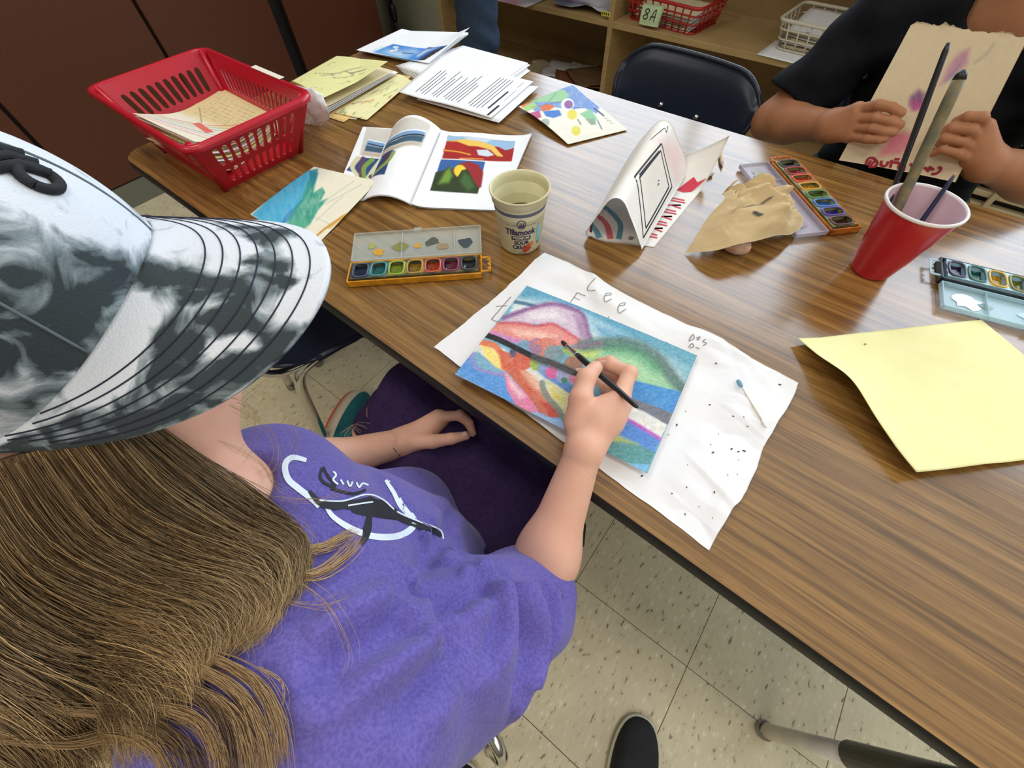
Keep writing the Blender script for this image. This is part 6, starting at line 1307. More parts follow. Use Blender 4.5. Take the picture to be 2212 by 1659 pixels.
shoe('shoe', RA + A(0, .05, -.088), A(.1, 1, 0), A(0, 0, 1), .235, .085, .07, ('outsole', 'midsole', 'shoe_teal'), sg2)

# ---- cap
capo = bpy.data.objects.new('cap', None); COL.objects.link(capo); capo.parent = G; capo.matrix_parent_inverse = Matrix.Translation(-Vector(ORG[G.name])); capo['label'] = 'black and white photo-print baseball cap'
def hp(f_, r_, u_): return HC + np.outer(f_, HF) + np.outer(r_, HR) + np.outer(u_, HU)
def crownS(u, v):
    a = (u * 2 - 1) * np.pi; q_ = v * np.pi / 2; c = np.cos(q_) ** .85; fr = np.clip(np.cos(a), 0, 1)
    seam = .0012 * np.exp(-(((a + np.pi) % (np.pi / 3) - .0) / .03) ** 2) * np.sin(q_ + .2) * 0
    return hp(.104 * np.cos(a) * c * (1 - .04 * v), .0885 * np.sin(a) * c, -.0336 * np.sin(a) ** 2 * (1 - v) ** 2 - .002 - .02 * (1 - v) ** 2 * (np.cos(a) < 0) * np.cos(a) ** 2 + .082 * np.sin(q_) ** .9 + .004 * fr * np.sin(q_ * 2) - seam)
BRL, BRA, BRB = .1037, .0336, 2.05
def brimS(u, v):
    w = u * 2 - 1; an = w * math.radians(78); bx_ = .088 * np.sin(an) / math.sin(math.radians(78)); by_ = .104 * np.cos(an); ox = bx_ * (1 + .06 * np.sin(np.pi * np.minimum(np.abs(w), 1))); oy = by_ + BRL * np.maximum(1 - np.abs(w) ** BRB, 0) ** (1 / 1.6)
    X = bx_ + (ox - bx_) * v; Y = by_ + (oy - by_) * v; return hp(Y, X, -BRA * (X / .088) ** 2 - .004 * v + .0018)
def brimbias(u, v):
    C = Canvas(u, v, (150, 0, 0)); C.c[:, 0] = 196
    D = lambda p, val, s_=.05, op=1: C.poly(p, (val, 0, 0), s_, op)
    D([(.44, .0), (.52, .0), (.56, .25), (.60, .5), (.56, .78), (.50, .9), (.46, .7), (.49, .45), (.47, .2)], 60, .05, .95); D([(.54, .3), (.66, .25), (.78, .45), (.80, .8), (.7, .97), (.58, .8)], 55, .07, .95)
    D([(.80, .3), (.92, .1), (1, .2), (1, 1), (.82, 1), (.76, .8)], 75, .08, .9); D([(.26, .62), (.34, .5), (.38, .66), (.34, .9), (.28, .86)], 70, .05, .9); D([(.42, .62), (.46, .5), (.5, .72), (.45, .8)], 80, .04, .9); D([(.2, .42), (.4, .62), (.39, .68), (.19, .48)], 100, .03, .8)
    D([(.62, .9), (.72, .8), (1, .6), (1, 1), (.62, 1)], 62, .05, .95); D([(.50, .86), (.57, .8), (.60, .97), (.52, .99)], 235, .04, .95); D([(.56, .05), (.72, .05), (.78, .25), (.64, .25)], 215, .06, .9); D([(.40, .88), (.47, .86), (.48, 1), (.40, 1)], 235, .04, .9); D([(.9, .02), (1, 0), (1, .3)], 215, .05); D([(.63, .72), (.66, .55), (.69, .6), (.67, .86)], 225, .03, .9); D([(.55, .45), (.58, .32), (.6, .4), (.58, .55)], 150, .03, .8)
    g_ = C.c[:, 0:1]; return np.repeat(g_, 3, 1)
def raw_sheet(nm, S, nu, nv, parent, biasfn, th):
    o = sheet(nm, S, nu, nv, 'cap', parent, None, th); u, v, _, _, _ = gridmesh(S, nu, nv); c = biasfn(u, v) / 255.0; a = o.data.color_attributes.new('Col', 'FLOAT_COLOR', 'POINT'); cc = np.ones((len(o.data.vertices), 4), np.float32); cc[:, :3] = np.concatenate([c, c]); a.data.foreach_set('color', cc.ravel()); return o
raw_sheet('brim', brimS, 120, 40, capo, brimbias, .003)
def crownbias(u, v):
    C = Canvas(u, v, (0, 0, 0)); C.c[:, 0] = 132; D = lambda p, val, s_=.06, op=1: C.poly(p, (val, 0, 0), s_, op)
    D([(.38, .05), (.48, .02), (.52, .3), (.5, .6), (.4, .7), (.34, .4)], 225, .12, .95); D([(.49, .0), (.72, .0), (.76, .5), (.62, .62), (.54, .3)], 62, .10, .95); D([(.5, .45), (.64, .5), (.66, .75), (.52, .8)], 205, .12, .8); D([(.62, .0), (.75, .0), (.75, .15), (.64, .15)], 200, .06, .8); g_ = C.c[:, 0:1]; return np.repeat(g_, 3, 1)
raw_sheet('crown', crownS, 120, 50, capo, crownbias, .002)
mat('stitch_dark', (34, 34, 56), .8)
br = [o for o in capo.children if o.name.startswith('brim')][0]
for k in range(7):
    v_ = .40 + .085 * k; us = np.linspace(.03, .93, 60); ww = np.abs(us * 2 - 1); vv = np.clip(v_ + 0 * us, 0, .99)
    # rows run parallel to the front edge: a constant distance behind it
    oyl = BRL * np.maximum(1 - ww ** BRB, 0) ** (1 / 1.6); dist = .011 + .0098 * (6 - k); vv = 1 - dist / np.maximum(oyl, 1e-4); ok = vv > .01
    p_ = brimS(us[ok], vv[ok]) + HU * .0002
    mesh('stitching', *tube(p_, .00045, 5), 'stitch_dark', capo)
# crown seams, button, loop emblem
for a_ in (-.5, -1 / 6, 1 / 6, .5, 5 / 6, -5 / 6):
    vs = np.linspace(.02, .98, 24); p_ = crownS(np.full(24, (a_ + 1) / 2), vs) + HU * .0003; mesh('seam', *tube(p_, .0009, 5), mat('seam_grey', (96, 106, 110), .9), capo)
mesh('button', *lathe([(.0, .004), (.005, .0035), (.0075, .001), (.007, -.002)], tuple(HC + HU * .078), 16), mat('seam_grey'), capo)
def on_crown(u, v, k=.002): return crownS(A(u), A(v))[0] + nrm(crownS(A(u), A(v))[0] - HC) * k
em = [on_crown(.458 + .013 * math.cos(a), .36 + .05 * math.sin(a), .0015) for a in np.linspace(0, 2 * math.pi, 25)]; mesh('embroidered_loop', *tube(em, .0026, 8), mat('thread_black', (30, 32, 36), .8, bump=(900, .4)), capo)
for k in range(3): mesh('embroidered_bar', *tube([on_crown(.446 - .007 * k, .34 + .035 * k), on_crown(.452 - .007 * k, .41 + .03 * k), on_crown(.472 - .007 * k, .45 + .03 * k)], .0026, 8), mat('thread_black'), capo)

# ---- long hair
def clampd(x, y, d, gap):
    q_ = hit(x, y, 0)
    if q_ is not None: d = min(d, (q_ - EYE) @ CF - gap)
    r_ = Vector(CF + (x - 1106) / FX * CR - (y - 829.5) / FX * CU).normalized(); h_ = BVS.ray_cast(Vector(EYE), r_)
    if h_[0] is not None: d = min(d, (np.array(h_[0]) - EYE) @ CF - gap)
    return d
guides = [[(330, 905, .27), (430, 985, .30), (540, 1060, .36), (640, 1135, .42), (665, 1190, .44), (640, 1250, .44)],
          [(300, 915, .26), (410, 1005, .29), (530, 1090, .355), (635, 1165, .41), (650, 1225, .43), (620, 1285, .43)],
          [(260, 925, .25), (380, 1030, .285), (510, 1120, .345), (625, 1185, .4), (625, 1255, .42), (600, 1310, .42)],
          [(230, 935, .24), (340, 1060, .275), (470, 1140, .33), (590, 1205, .39), (605, 1285, .41), (575, 1345, .41)],
          [(120, 962, .228), (240, 1110, .26), (390, 1195, .31), (535, 1255, .36), (570, 1330, .39), (530, 1385, .39)],
          [(20, 990, .222), (140, 1160, .25), (300, 1245, .29), (455, 1300, .33), (510, 1370, .36), (480, 1420, .36)],
          [(-80, 1020, .215), (40, 1210, .24), (200, 1305, .275), (360, 1355, .31), (430, 1420, .33), (420, 1470, .33)],
          [(-150, 1060, .21), (-20, 1280, .235), (130, 1385, .26), (270, 1430, .28), (370, 1475, .30), (410, 1540, .31)],
          [(-200, 1120, .205), (-60, 1370, .23), (80, 1460, .245), (200, 1510, .26), (275, 1575, .28), (300, 1650, .29)],
          [(-240, 1220, .205), (-70, 1470, .23), (50, 1560, .24), (140, 1630, .255), (190, 1710, .27)],
          [(-260, 1320, .205), (-90, 1590, .23), (20, 1680, .24), (80, 1750, .25), (110, 1800, .26)]]
GN = 26
GX = np.array([smooth_path(g_, GN) for g_ in guides])
def guide(i):
    i = np.clip(i, 0, len(GX) - 1.001); k = int(i); f_ = i - k; return GX[k] * (1 - f_) + GX[k + 1] * f_
NU_ = 70; sh_ = np.array([guide(i) for i in np.linspace(0, len(GX) - 1, NU_)])
base = np.zeros((NU_, GN, 3)); lim = np.zeros((NU_, GN))
for i in range(NU_):
    for j in range(GN):
        x, y, d = sh_[i, j]; lim[i, j] = clampd(x, y, d, .005)
for _ in range(3): lim[1:-1] = np.minimum(lim[1:-1], (lim[:-2] + lim[2:] + lim[1:-1]) / 3 + .004); lim[:, 1:-1] = np.minimum(lim[:, 1:-1], (lim[:, :-2] + lim[:, 2:]) / 2 + .002)
for i in range(NU_):
    for j in range(GN): base[i, j] = pd(sh_[i, j, 0], sh_[i, j, 1], lim[i, j])
hair = bpy.data.objects.new('hair', None); COL.objects.link(hair); hair.parent = G; hair.matrix_parent_inverse = Matrix.Translation(-Vector(ORG[G.name])); hair['label'] = 'long straight light brown hair with blond ends'
JB = 17
def shellS(u, v):
    i = np.clip(u * (NU_ - 1), 0, NU_ - 1.001); j = np.clip(v * (JB - 1), 0, JB - 1.001); a = i.astype(int); b_ = j.astype(int); fi = (i - a)[:, None]; fj = (j - b_)[:, None]
    return (base[a, b_] * (1 - fi) + base[a + 1, b_] * fi) * (1 - fj) + (base[a, b_ + 1] * (1 - fi) + base[a + 1, b_ + 1] * fi) * fj
mat('hair_under', (84, 62, 42), .75, noise=(8, (58, 42, 30), .8, (1, 1, 1)))
sheet('under_layer', lambda u, v: shellS(u, v * .985), 70, 60, 'hair_under', hair, th=.003)
def strands(nm, n, r0, layer, spread, seed, cols, tipcol, tstart=(0, .0), tend=(.82, 1.0), wav=.006, clump=0.55, irange=(0, 1)):
    rg = np.random.default_rng(seed); m_ = 14; nclump = 120; cdark = None; Vs = []; Fs = []; Cs = []; cnt = 0
    cp = rg.uniform(irange[0], irange[1], nclump) * (NU_ - 1); ce = rg.uniform(tend[0], tend[1], nclump); cph = rg.random(nclump) * 6.28
    T_ = np.linspace(0, 1, m_); a3 = np.arange(3) * 2.0944
    for s in range(n):
        c = rg.integers(nclump); i0 = rg.uniform(irange[0], irange[1]) * (NU_ - 1); i0 = cp[c] + (i0 - cp[c]) * .12 + rg.normal() * spread
        te = ce[c] * rg.uniform(.88, 1.0); t0 = rg.uniform(*tstart); tt = t0 + (te - t0) * T_
        ii = i0 + (cp[c] - i0) * clump * T_ ** 2 + rg.normal() * .5 * np.sin(T_ * 3 + rg.random() * 6); ii = np.clip(ii + rg.normal() * 1.6 * T_ ** 3, 0, NU_ - 1.001); jj = np.clip(tt * (GN - 1), 0, GN - 1.001)
        a = ii.astype(int); b_ = jj.astype(int); fi = (ii - a)[:, None]; fj = (jj - b_)[:, None]
        P = (base[a, b_] * (1 - fi) + base[a + 1, b_] * fi) * (1 - fj) + (base[a, b_ + 1] * (1 - fi) + base[a + 1, b_ + 1] * fi) * fj
        lift = layer[0] + (layer[1] - layer[0]) * rg.random() ** 1.5; ph = cph[c] + rg.normal() * .3
        tow = EYE - P; tow /= np.linalg.norm(tow, axis=1)[:, None]
        P = P + tow * (lift * (.35 + .65 * np.sin(np.clip(T_ * 3.0, 0, 3.1)))[:, None]) + np.outer(wav * np.sin(T_ * 5 + ph) * T_, CU) * rg.uniform(.2, 1) + np.outer(wav * np.cos(T_ * 6 + ph * 1.7) * T_, CR) * rg.uniform(.1, .7)
        tg = np.gradient(P, axis=0); tg /= np.linalg.norm(tg, axis=1)[:, None] + 1e-12; s1 = np.cross(tg, CF); s1 /= np.linalg.norm(s1, axis=1)[:, None] + 1e-12; s2 = np.cross(tg, s1)
        rr = (r0 * (1 - .75 * T_ ** 4))[:, None]
        ring = np.stack([P + rr * (math.cos(q_) * s1 + math.sin(q_) * s2) for q_ in a3], 1).reshape(-1, 3); Vs.append(ring)
        k = np.arange(m_ - 1)[:, None] * 3 + np.arange(3)[None]; k2 = np.arange(m_ - 1)[:, None] * 3 + (np.arange(3)[None] + 1) % 3
        Fs.append(np.stack([k, k2, k2 + 3, k + 3], -1).reshape(-1, 4) + cnt); cnt += len(ring)
        bc = A(*cols[c % len(cols)]) * (.62 + .55 * ((c * 7919) % 101) / 100) * (.62 + .7 * vnoise(A(cp[c] / 6.5), A(seed * 1.7), 11)[0]) * rg.uniform(.8, 1.2); cc = lerp(bc[None], A(*tipcol)[None], np.clip((tt - .45) / .5, 0, 1)[:, None] ** 1.3 * rg.uniform(.3, 1)); Cs.append(np.repeat(cc, 3, 0))  # slow noise paints shadow and lighter streak bands into the strand colour
    o = mesh(nm, np.concatenate(Vs), np.concatenate(Fs), mat('hair_strand', attr=True, rough=.5, spec=.35), hair, True, lin(np.clip(np.concatenate(Cs), 0, 255))); o['kind'] = 'stuff'; return o
HCOL = [(120, 92, 62), (142, 112, 76), (104, 78, 52), (158, 128, 88), (92, 70, 48)]
strands('strands', 9000, .00021, (.001, .010), 2.6, 3, HCOL, (192, 160, 112), tend=(.78, 1.03), clump=.7, wav=.009)
strands('top_strands', 900, .00016, (.006, .018), 6, 5, [(166, 138, 98), (150, 120, 82)], (214, 186, 138), (0, .15), (.8, 1.0), .014, .25)
# loose wisps and the lock swinging forward
def free_strands(nm, paths, per, jit, r0, col, seed):
    rg = np.random.default_rng(seed); b = B()
    for p in paths:
        g_ = smooth_path(p, 22)
        for k in range(per):
            j_ = rg.normal(size=2) * jit; tt = np.linspace(0, 1, 22); w_ = np.sin(tt * rg.uniform(1, 4) + rg.random() * 6) * jit * .8
            P = np.array([pd(x + j_[0] * (.35 + q_) + w_[i], y + j_[1] * (.35 + q_) + w_[i] * .6, clampd(x, y, d, .004 + .004 * rg.random())) for i, ((x, y, d), q_) in enumerate(zip(g_, tt))]); b.add(*tube(P, r0 * (1 - .7 * tt ** 3), 3, False))
    o = b.make(nm, mat('hair_' + nm, col, .4), hair); o['kind'] = 'stuff'
free_strands('front_lock', [[(600, 1120, .38), (640, 1180, .41), (690, 1185, .43), (735, 1165, .45), (765, 1150, .46)], [(560, 1180, .37), (620, 1235, .41), (680, 1240, .43), (740, 1205, .45), (775, 1165, .46)]], 34, 7, .0003, (188, 152, 104), 4)
free_strands('wisps', [[(500, 860, .30), (545, 880, .32), (550, 930, .34), (520, 985, .34)], [(540, 840, .30), (600, 880, .33), (640, 950, .36), (630, 1000, .38)], [(500, 880, .3), (580, 930, .34), (600, 1000, .37), (560, 1040, .37)], [(620, 1300, .42), (700, 1310, .44), (760, 1290, .45)], [(600, 1230, .4), (700, 1300, .43), (750, 1400, .42), (745, 1460, .40)], [(560, 1440, .37), (610, 1470, .37), (610, 1520, .36), (560, 1540, .35)], [(740, 940, .40), (765, 918, .40), (790, 925, .4)], [(480, 960, .3), (560, 1000, .33), (600, 1060, .36), (660, 1090, .4)], [(600, 1075, .39), (700, 1080, .42), (780, 1035, .45)]], 5, 9, .00016, (176, 142, 100), 6)
free_strands('lower_locks', [[(120, 1400, .25), (300, 1420, .275), (440, 1450, .295), (530, 1515, .305), (570, 1600, .31), (588, 1700, .315)], [(60, 1450, .24), (260, 1470, .265), (410, 1490, .285), (500, 1540, .295), (535, 1620, .30), (545, 1710, .305)], [(20, 1520, .235), (200, 1540, .25), (330, 1530, .27), (430, 1560, .283), (475, 1640, .288), (480, 1720, .29)],
    [(200, 1380, .27), (360, 1400, .29), (480, 1430, .30), (560, 1480, .31), (600, 1560, .315), (610, 1640, .32)], [(0, 1600, .23), (150, 1610, .245), (260, 1590, .258), (340, 1620, .27), (380, 1700, .275)]], 75, 9, .0002, (158, 126, 86), 9)
free_strands('dark_locks', [[(60, 1440, .245), (260, 1450, .27), (400, 1480, .29), (490, 1560, .298), (520, 1680, .305)], [(0, 1530, .238), (180, 1550, .255), (300, 1560, .27), (400, 1620, .28), (430, 1710, .285)]], 70, 14, .00022, (104, 80, 54), 12)

# ---------------------------------------------------------------- the person across the table
PX = .085; c2 = A(PX, 1.42, .50)
rs2, ls2 = A(-.095, 1.36, .872), A(.235, 1.36, .872); re2, le2 = py(1668, 262, 1.27), py(2275, 395, 1.24); rw2, lw2 = py(1800, 272, 1.165), py(2128, 352, 1.165); nb2 = A(.09, 1.375, .905)
hc2 = A(.09, 1.335, 1.105)
I3 = np.eye(3)
def face_prims(c, s=1.0):
    g_ = lambda x, y, z: c + A(x, y, z) * s
    return [ell(c, tuple(A(.074, .092, .1) * s), .02), ell(g_(0, -.03, -.055), tuple(A(.056, .058, .06) * s), .03), ell(g_(0, -.07, -.098), tuple(A(.022, .02, .016) * s), .02), cap(g_(0, -.083, -.005), g_(0, -.101, -.04), .006 * s, .010 * s, .012), ell(g_(0, -.080, -.072), tuple(A(.025, .012, .007) * s), .01), ell(g_(0, -.077, -.084), tuple(A(.021, .012, .008) * s), .01),
            ell(g_(.036, -.058, -.045), tuple(A(.026, .028, .03) * s), .02), ell(g_(-.036, -.058, -.045), tuple(A(.026, .028, .03) * s), .02), ell(g_(.032, -.082, .0), tuple(A(.017, .01, .01) * s), .01), ell(g_(-.032, -.082, .0), tuple(A(.017, .01, .01) * s), .01), ell(g_(.075, .005, -.02), tuple(A(.008, .018, .03) * s), .008), ell(g_(-.075, .005, -.02), tuple(A(.008, .018, .03) * s), .008)]
p2 = face_prims(hc2) + [cap(hc2 + A(0, .02, -.06), nb2 + A(0, 0, -.02), .052, .056, .03), cap(nb2, A(PX, 1.42, .80), .07, .09, .06, flat=((1, 0, 0), 1.2)), cap(A(PX, 1.42, .8), c2, .09, .1, .05, flat=((1, 0, 0), 1.2)), cap(nb2 - A(0, 0, .03), rs2, .05, .052, .04), cap(nb2 - A(0, 0, .03), ls2, .05, .052, .04),
     cap(rs2, re2, .05, .042, .03), cap(re2, lerp(re2, rw2, .3), .043, .042, .02), cap(lerp(re2, rw2, .3), rw2, .042, .027, .02), cap(ls2, le2, .05, .042, .03), cap(le2, lerp(le2, lw2, .3), .043, .042, .02), cap(lerp(le2, lw2, .3), lw2, .042, .028, .02)]
for sx_ in (-1, 1):
    hip = c2 + A(sx_ * .1, -.02, -.02); kn = A(PX + sx_ * .13, .98, .50); an = A(PX + sx_ * .13, .99, .08); p2 += [cap(hip, kn, .085, .06, .03), cap(kn, an, .055, .04, .02)]
# the sheet in the hands
PC = [py(1970, 50, 1.205), py(2222, 80, 1.205), py(2064, 394, 1.128), py(1812, 346, 1.128)]
fy = lambda x, y, Y, r: (py(x, y, Y), r)
h1 = hand([[fy(1852, 236, 1.150, .0096), fy(1896, 226, 1.138, .0092), fy(1926, 232, 1.136, .0085), fy(1946, 244, 1.140, .0085)], [fy(1846, 256, 1.146, .0096), fy(1890, 254, 1.131, .0092), fy(1922, 262, 1.130, .0085), fy(1943, 270, 1.134, .0085)],
           [fy(1840, 276, 1.142, .0092), fy(1882, 277, 1.125, .0076), fy(1910, 284, 1.124, .0082), fy(1930, 286, 1.127, .0082)], [fy(1834, 294, 1.140, .0092), fy(1872, 300, 1.122, .0082), fy(1898, 302, 1.121, .0076), fy(1912, 300, 1.124, .0075)]],
          [fy(1815, 262, 1.178, .018), fy(1850, 246, 1.196, .0145), fy(1890, 240, 1.196, .0092), fy(1915, 238, 1.19, .010)],
          [cap(rw2, py(1852, 238, 1.152), .026, .0155, .014), cap(rw2, py(1846, 256, 1.148), .026, .0155, .014), cap(rw2, py(1840, 276, 1.145), .026, .015, .014), cap(rw2, py(1834, 293, 1.143), .025, .014, .014)], .0025)
h2 = hand([[fy(2128, 272, 1.152, .0096), fy(2122, 254, 1.134, .0092), fy(2090, 252, 1.134, .0086), fy(2068, 262, 1.140, .0085)], [fy(2112, 300, 1.146, .0096), fy(2098, 280, 1.128, .0092), fy(2056, 276, 1.127, .0086), fy(2034, 284, 1.131, .0085)],
           [fy(2104, 322, 1.142, .0092), fy(2080, 306, 1.124, .0076), fy(2040, 298, 1.122, .0082), fy(2018, 306, 1.126, .0082)], [fy(2098, 344, 1.140, .0092), fy(2070, 332, 1.122, .0082), fy(2036, 322, 1.120, .0076), fy(2016, 330, 1.124, .0075)]],
          [fy(2135, 318, 1.178, .018), fy(2120, 296, 1.20, .0145), fy(2085, 285, 1.20, .0092), fy(2060, 280, 1.19, .010)],
          [cap(lw2, py(2126, 276, 1.152), .026, .0155, .014), cap(lw2, py(2112, 300, 1.148), .026, .0155, .014), cap(lw2, py(2104, 322, 1.145), .026, .015, .014), cap(lw2, py(2098, 343, 1.143), .025, .014, .014)], .0025)
p2 += h1 + h2
V, F = body(p2, .006, fine=[(*bx_of(h1, .008), .0022), (*bx_of(h2, .008), .0022)])
P2 = thing('person', 'person in a black T-shirt holding up a painted sheet across the table', 'person', (PX, 1.42, 0)); mesh('body', V, F, 'skin_tan', P2)
for sx_ in (-1, 1): mesh('eye', *(lambda q: (q[2], q[3]))(gridmesh(lambda u, v: hc2 + A(sx_ * .032, -.087, .0) + .009 * np.stack([np.cos(u * 6.283) * np.sin(v * 3.1416), np.sin(u * 6.283) * np.sin(v * 3.1416), np.cos(v * 3.1416)], 1), 14, 9)), mat('eye_white'), P2)
hr2 = [ell(hc2 + A(0, .018, .022), (.083, .096, .098), .01), ell(hc2 + A(0, -.09, -.03), (.09, .07, .075), .015, sub=True)]
V, F = body(hr2, .006); mesh('hair', V, F, mat('hair_black', (26, 22, 20), .5, bump=(120, .5)), P2)
sh2 = [cap(A(PX, 1.40, .90), A(PX, 1.42, .74), .105, .13, .06, flat=((1, 0, 0), 1.28)), cap(A(PX, 1.42, .74), c2 + A(0, 0, -.04), .13, .14, .05, flat=((1, 0, 0), 1.25)), cap(nb2 + A(0, 0, -.035), rs2, .06, .068, .05), cap(nb2 + A(0, 0, -.035), ls2, .06, .068, .05),
       cap(rs2, lerp(rs2, re2, .95), .064, .07, .04), cap(ls2, lerp(ls2, le2, .95), .056, .056, .04), cap(nb2 + A(0, -.05, .01), nb2 + A(0, -.1, .14), .072, .09, .006, sub=True)]
def s2post(Fd, X, Y, Z):
    for a_, e_ in ((rs2, re2), (ls2, le2)):
        n_ = nrm(e_ - a_); L_ = np.linalg.norm(e_ - a_); t_ = (X - a_[0]) * n_[0] + (Y - a_[1]) * n_[1] + (Z - a_[2]) * n_[2]; r2_ = (X - a_[0]) ** 2 + (Y - a_[1]) ** 2 + (Z - a_[2]) ** 2 - t_ ** 2
        Fd = np.where((r2_ < .11 ** 2) & (t_ > L_ * .5), np.maximum(Fd, t_ - L_ * .80), Fd)
    return (Fd + (.004 * np.sin(50 * X + 40 * Z) + .003 * np.sin(80 * Z - 30 * X)) * (Fd < .03)).astype(np.float32)
V, F = body(sh2, .006, post=s2post, it=3); mesh('t_shirt', V, F, mat('shirt_black', (24, 25, 29), .9, spec=.15, noise=(60, (17, 17, 20), .5), bump=(300, .25)), P2)
tr2 = []
for sx_ in (-1, 1):
    hip = c2 + A(sx_ * .1, -.02, -.02); kn = A(PX + sx_ * .13, .98, .50); an = A(PX + sx_ * .13, .99, .1); tr2 += [cap(hip, kn, .1, .075, .03), cap(kn, an, .07, .06, .02)]
V, F = body(tr2 + [cap(c2 + A(-.08, 0, -.02), c2 + A(.08, 0, -.02), .12, .12, .03)], .008); mesh('trousers', V, F, mat('trouser_black', (26, 27, 32), .9), P2)
for sx_ in (-1, 1):
    g_ = bpy.data.objects.new('shoe', None); COL.objects.link(g_); g_.parent = P2; g_.matrix_parent_inverse = Matrix.Translation(-Vector(ORG[P2.name])); shoe('shoe', A(PX + sx_ * .13, .93, 0), A(0, -1, 0), A(0, 0, 1), .26, .095, .075, ('black_rubber', 'midsole', 'black_plastic'), g_)
def heldcol(u, v):
    C = Canvas(u, v, (222, 204, 172), [(1970, 50), (2222, 80), (2064, 394), (1812, 346)]); C.mix(fbm(u * 30, v * 40, 3, 2) * .25, (196, 176, 140))
    C.poly([(2080, 108), (2100, 100), (2096, 130), (2062, 158), (2040, 172), (2058, 130)], (186, 130, 160), .03, .8, .3); C.poly([(2062, 150), (2080, 132), (2068, 155), (2050, 165)], (140, 130, 170), .02, .7); C.line([(2150, 92), (2134, 112), (2112, 128)], 4, (160, 160, 140), .02, .6)
    C.poly([(1976, 196), (1994, 182), (2008, 190), (2004, 214), (1984, 224), (1974, 214)], (120, 70, 130), .03, .85, .3); C.poly([(1974, 206), (2004, 206), (2000, 226), (1978, 226)], (196, 90, 150), .03, .8, .3)
    C.poly([(1936, 276), (1978, 276), (1980, 300), (1952, 330), (1900, 336), (1912, 312)], (222, 122, 142), .04, .85, .2); return C.c
def heldS(u, v):
    q_ = quadS(*PC)(u, v); q_[:, 1] += .004 * np.sin(u * 3.1) ; e = np.exp(-v * 70) * (fbm(u * 14, u * 0, 4, 4) - .4) * .013; q_[:, 2] += e; q_[:, 1] -= np.abs(e) * .3; return q_
held = sheet('held_painting', heldS, 120, 150, paper(), None, heldcol, th=.0014); meta(held, 'torn-edged watercolour sheet with pink washes held up in both hands', 'artwork')
hq = [(1970, 50), (2222, 80), (2064, 394), (1812, 346)]
RL = [[(1872, 356), (1878, 342), (1890, 340), (1898, 352), (1892, 362), (1878, 362)], [(1876, 360), (1884, 346)], [(1880, 362), (1892, 348)], [(1886, 364), (1897, 356)], [(1908, 346), (1906, 358), (1916, 360), (1922, 348)], [(1930, 344), (1926, 364)], [(1930, 350), (1946, 352), (1942, 366)], [(1936, 342), (1948, 342)], [(1958, 356), (1954, 372)], [(1970, 352), (1982, 368)], [(1982, 352), (1970, 368)], [(2000, 360), (2010, 370)], [(2010, 358), (2020, 366)], [(2030, 358), (2036, 362), (2026, 374), (2014, 376)]]
b = B()
for l in RL:
    p_ = unproj(hq, smooth_path(l, 12) if len(l) > 2 else np.linspace(l[0], l[1], 8)); Q = heldS(p_[:, 0], p_[:, 1]); T_ = np.gradient(Q, axis=0); T_ /= np.linalg.norm(T_, axis=1)[:, None] + 1e-9; N = np.cross(PC[1] - PC[0], PC[3] - PC[0]); N = nrm(N); N = N if N @ (EYE - PC[0]) > 0 else -N; s_ = np.cross(N, T_) * .0022; Q = Q + N * .0011; k = len(Q); b.add(np.concatenate([Q - s_, Q + s_]), [(i, i + 1, k + i + 1, k + i) for i in range(k - 1)])
b.make('red_lettering', mat('red_paint', (160, 26, 50), .6), held)

# ---------------------------------------------------------------- person in jeans standing by the shelves
jx, jy = -1.585, 1.7
P3 = thing('person', 'person in blue jeans standing by the far shelves', 'person', (jx, jy, 0))
d3 = nrm(A(-.9, 1, 0)); j2 = A(jx, jy, 0) + A(-.22, .20, 0); hp3 = A(jx - .10, jy + .1, .86)
bp3 = [cap(hp3, hp3 + A(0, 0, .5), .11, .12, .05, flat=((.7, .7, 0), 1.2)), cap(hp3 + A(0, 0, .5), hp3 + A(0, 0, .62), .06, .05, .03), cap(A(jx, jy, .1), A(jx, jy, .48), .04, .05, .03), cap(A(*j2[:2], .1), A(*j2[:2], .48), .04, .05, .03), cap(A(jx, jy, .48), hp3 + A(.06, -.06, 0), .055, .08, .03), cap(A(*j2[:2], .48), hp3 + A(-.06, .06, 0), .055, .08, .03)] + face_prims(hp3 + A(0, 0, .74))
for s_ in (-1, 1):
    sh3 = hp3 + A(.13 * s_, -.13 * s_, .46); bp3 += [cap(sh3, sh3 + A(.05 * s_, -.05 * s_, -.27), .045, .038, .03), cap(sh3 + A(.05 * s_, -.05 * s_, -.27), sh3 + A(.04 * s_, -.02 * s_, -.5), .036, .026, .02), cap(sh3 + A(.04 * s_, -.02 * s_, -.5), sh3 + A(.04 * s_, -.02 * s_, -.6), .024, .02, .02, flat=((.7, -.7, 0), .6))]
V, F = body(bp3, .009); mesh('body', V, F, 'skin_tan', P3)
jn = [cap(A(jx, jy, .10), A(jx, jy, .48), .072, .078, .03), cap(A(jx, jy, .48), hp3 + A(.07, -.07, 0), .078, .105, .03), cap(A(*j2[:2], .10), A(*j2[:2], .48), .072, .078, .03), cap(A(*j2[:2], .48), hp3 + A(-.07, .07, 0), .078, .105, .03), cap(hp3, hp3 + A(0, 0, .1), .12, .125, .03, flat=((.7, .7, 0), 1.1))]
def jpost(Fd, X, Y, Z): return (Fd + .005 * np.sin(70 * Z + 20 * X + 2 * np.sin(30 * Y)) * np.exp(-((Z - .45) / .14) ** 2) * (Fd < .03)).astype(np.float32)
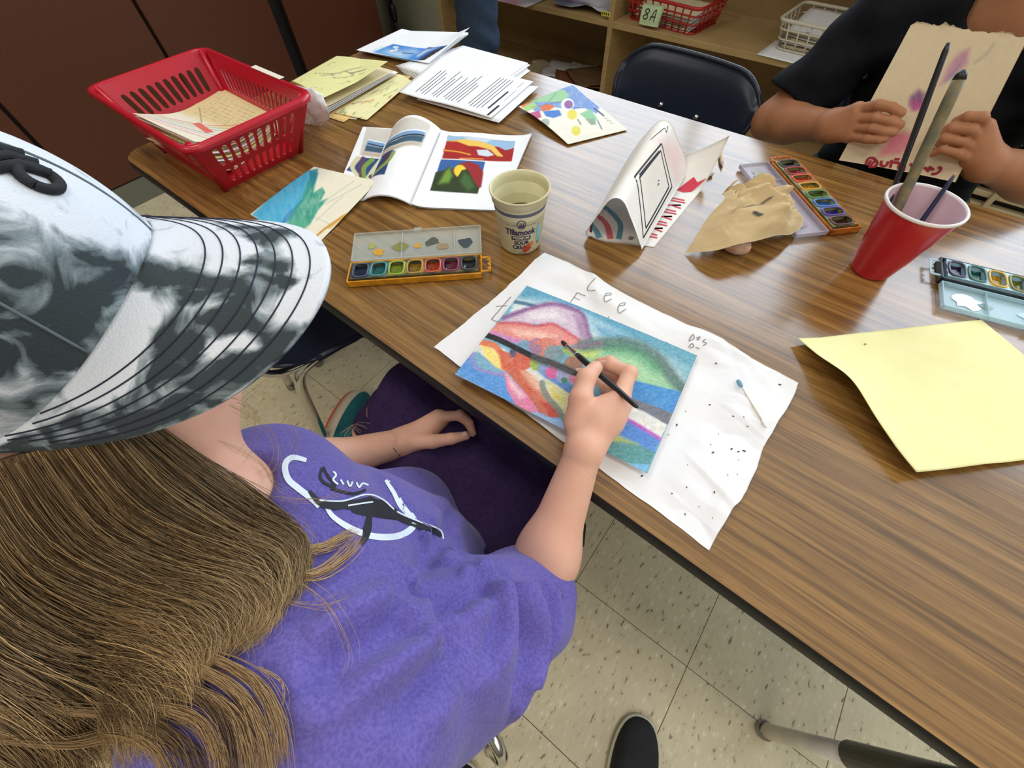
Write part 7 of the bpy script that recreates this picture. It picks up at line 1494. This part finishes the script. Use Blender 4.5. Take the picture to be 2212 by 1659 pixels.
V, F = body(jn, .007, post=jpost); mesh('jeans', V, F, mat('denim', (44, 62, 86), .9, noise=(160, (30, 42, 62), .7), bump=(500, .3)), P3)
V, F = body([cap(hp3 + A(0, 0, .06), hp3 + A(0, 0, .5), .135, .14, .05, flat=((.7, .7, 0), 1.25))] + [cap(hp3 + A(.13 * s_, -.13 * s_, .46), hp3 + A(.17 * s_, -.17 * s_, .25), .065, .06, .03) for s_ in (-1, 1)], .01); mesh('top', V, F, mat('grey_top', (96, 100, 110), .9), P3)
V, F = body([ell(hp3 + A(0, .02, .765), (.085, .1, .1), .01), ell(hp3 + A(0, -.09, .71), (.09, .07, .075), .015, sub=True)], .009); mesh('hair', V, F, mat('hair_black'), P3)
for q_ in (A(jx, jy - .04, 0), j2 + A(0, -.04, 0)):
    g_ = bpy.data.objects.new('shoe', None); COL.objects.link(g_); g_.parent = P3; g_.matrix_parent_inverse = Matrix.Translation(-Vector(ORG[P3.name])); shoe('shoe', q_, A(.3, -1, 0), A(0, 0, 1), .27, .095, .075, ('black_rubber', 'midsole', 'black_plastic'), g_)

# ---------------------------------------------------------------- slip-on shoes of the onlooker
mat('canvas_black', (24, 25, 28), .75, noise=(30, (40, 42, 48), .4)); mat('rubber_white', (206, 200, 178), .6)
for lab, toe, dr in (('black slip-on shoe with pale sole pointing at the table leg', px(1384, 1545, .03), A(.0, 1, 0)), ('black slip-on shoe with pale sole behind the chair leg', px(1002, 1645, .03), A(-.15, 1, 0))):
    dr = nrm(-CF * A(1, 1, 0)) * 0 + nrm(dr); up_dir = nrm(A(px(1384, 1545, 0)[0] - px(1370, 1659, 0)[0], px(1384, 1545, 0)[1] - px(1370, 1659, 0)[1], 0)); c_ = A(toe[0], toe[1], 0) - up_dir * .135
    t = thing('slip_on_shoe', lab, 'shoe', c_, 'onlooker shoes'); shoe('slip_on_shoe', c_, up_dir, A(0, 0, 1), .27, .1, .06, ('rubber_white', 'rubber_white', 'canvas_black'), t, sole_h=(.008, .02))
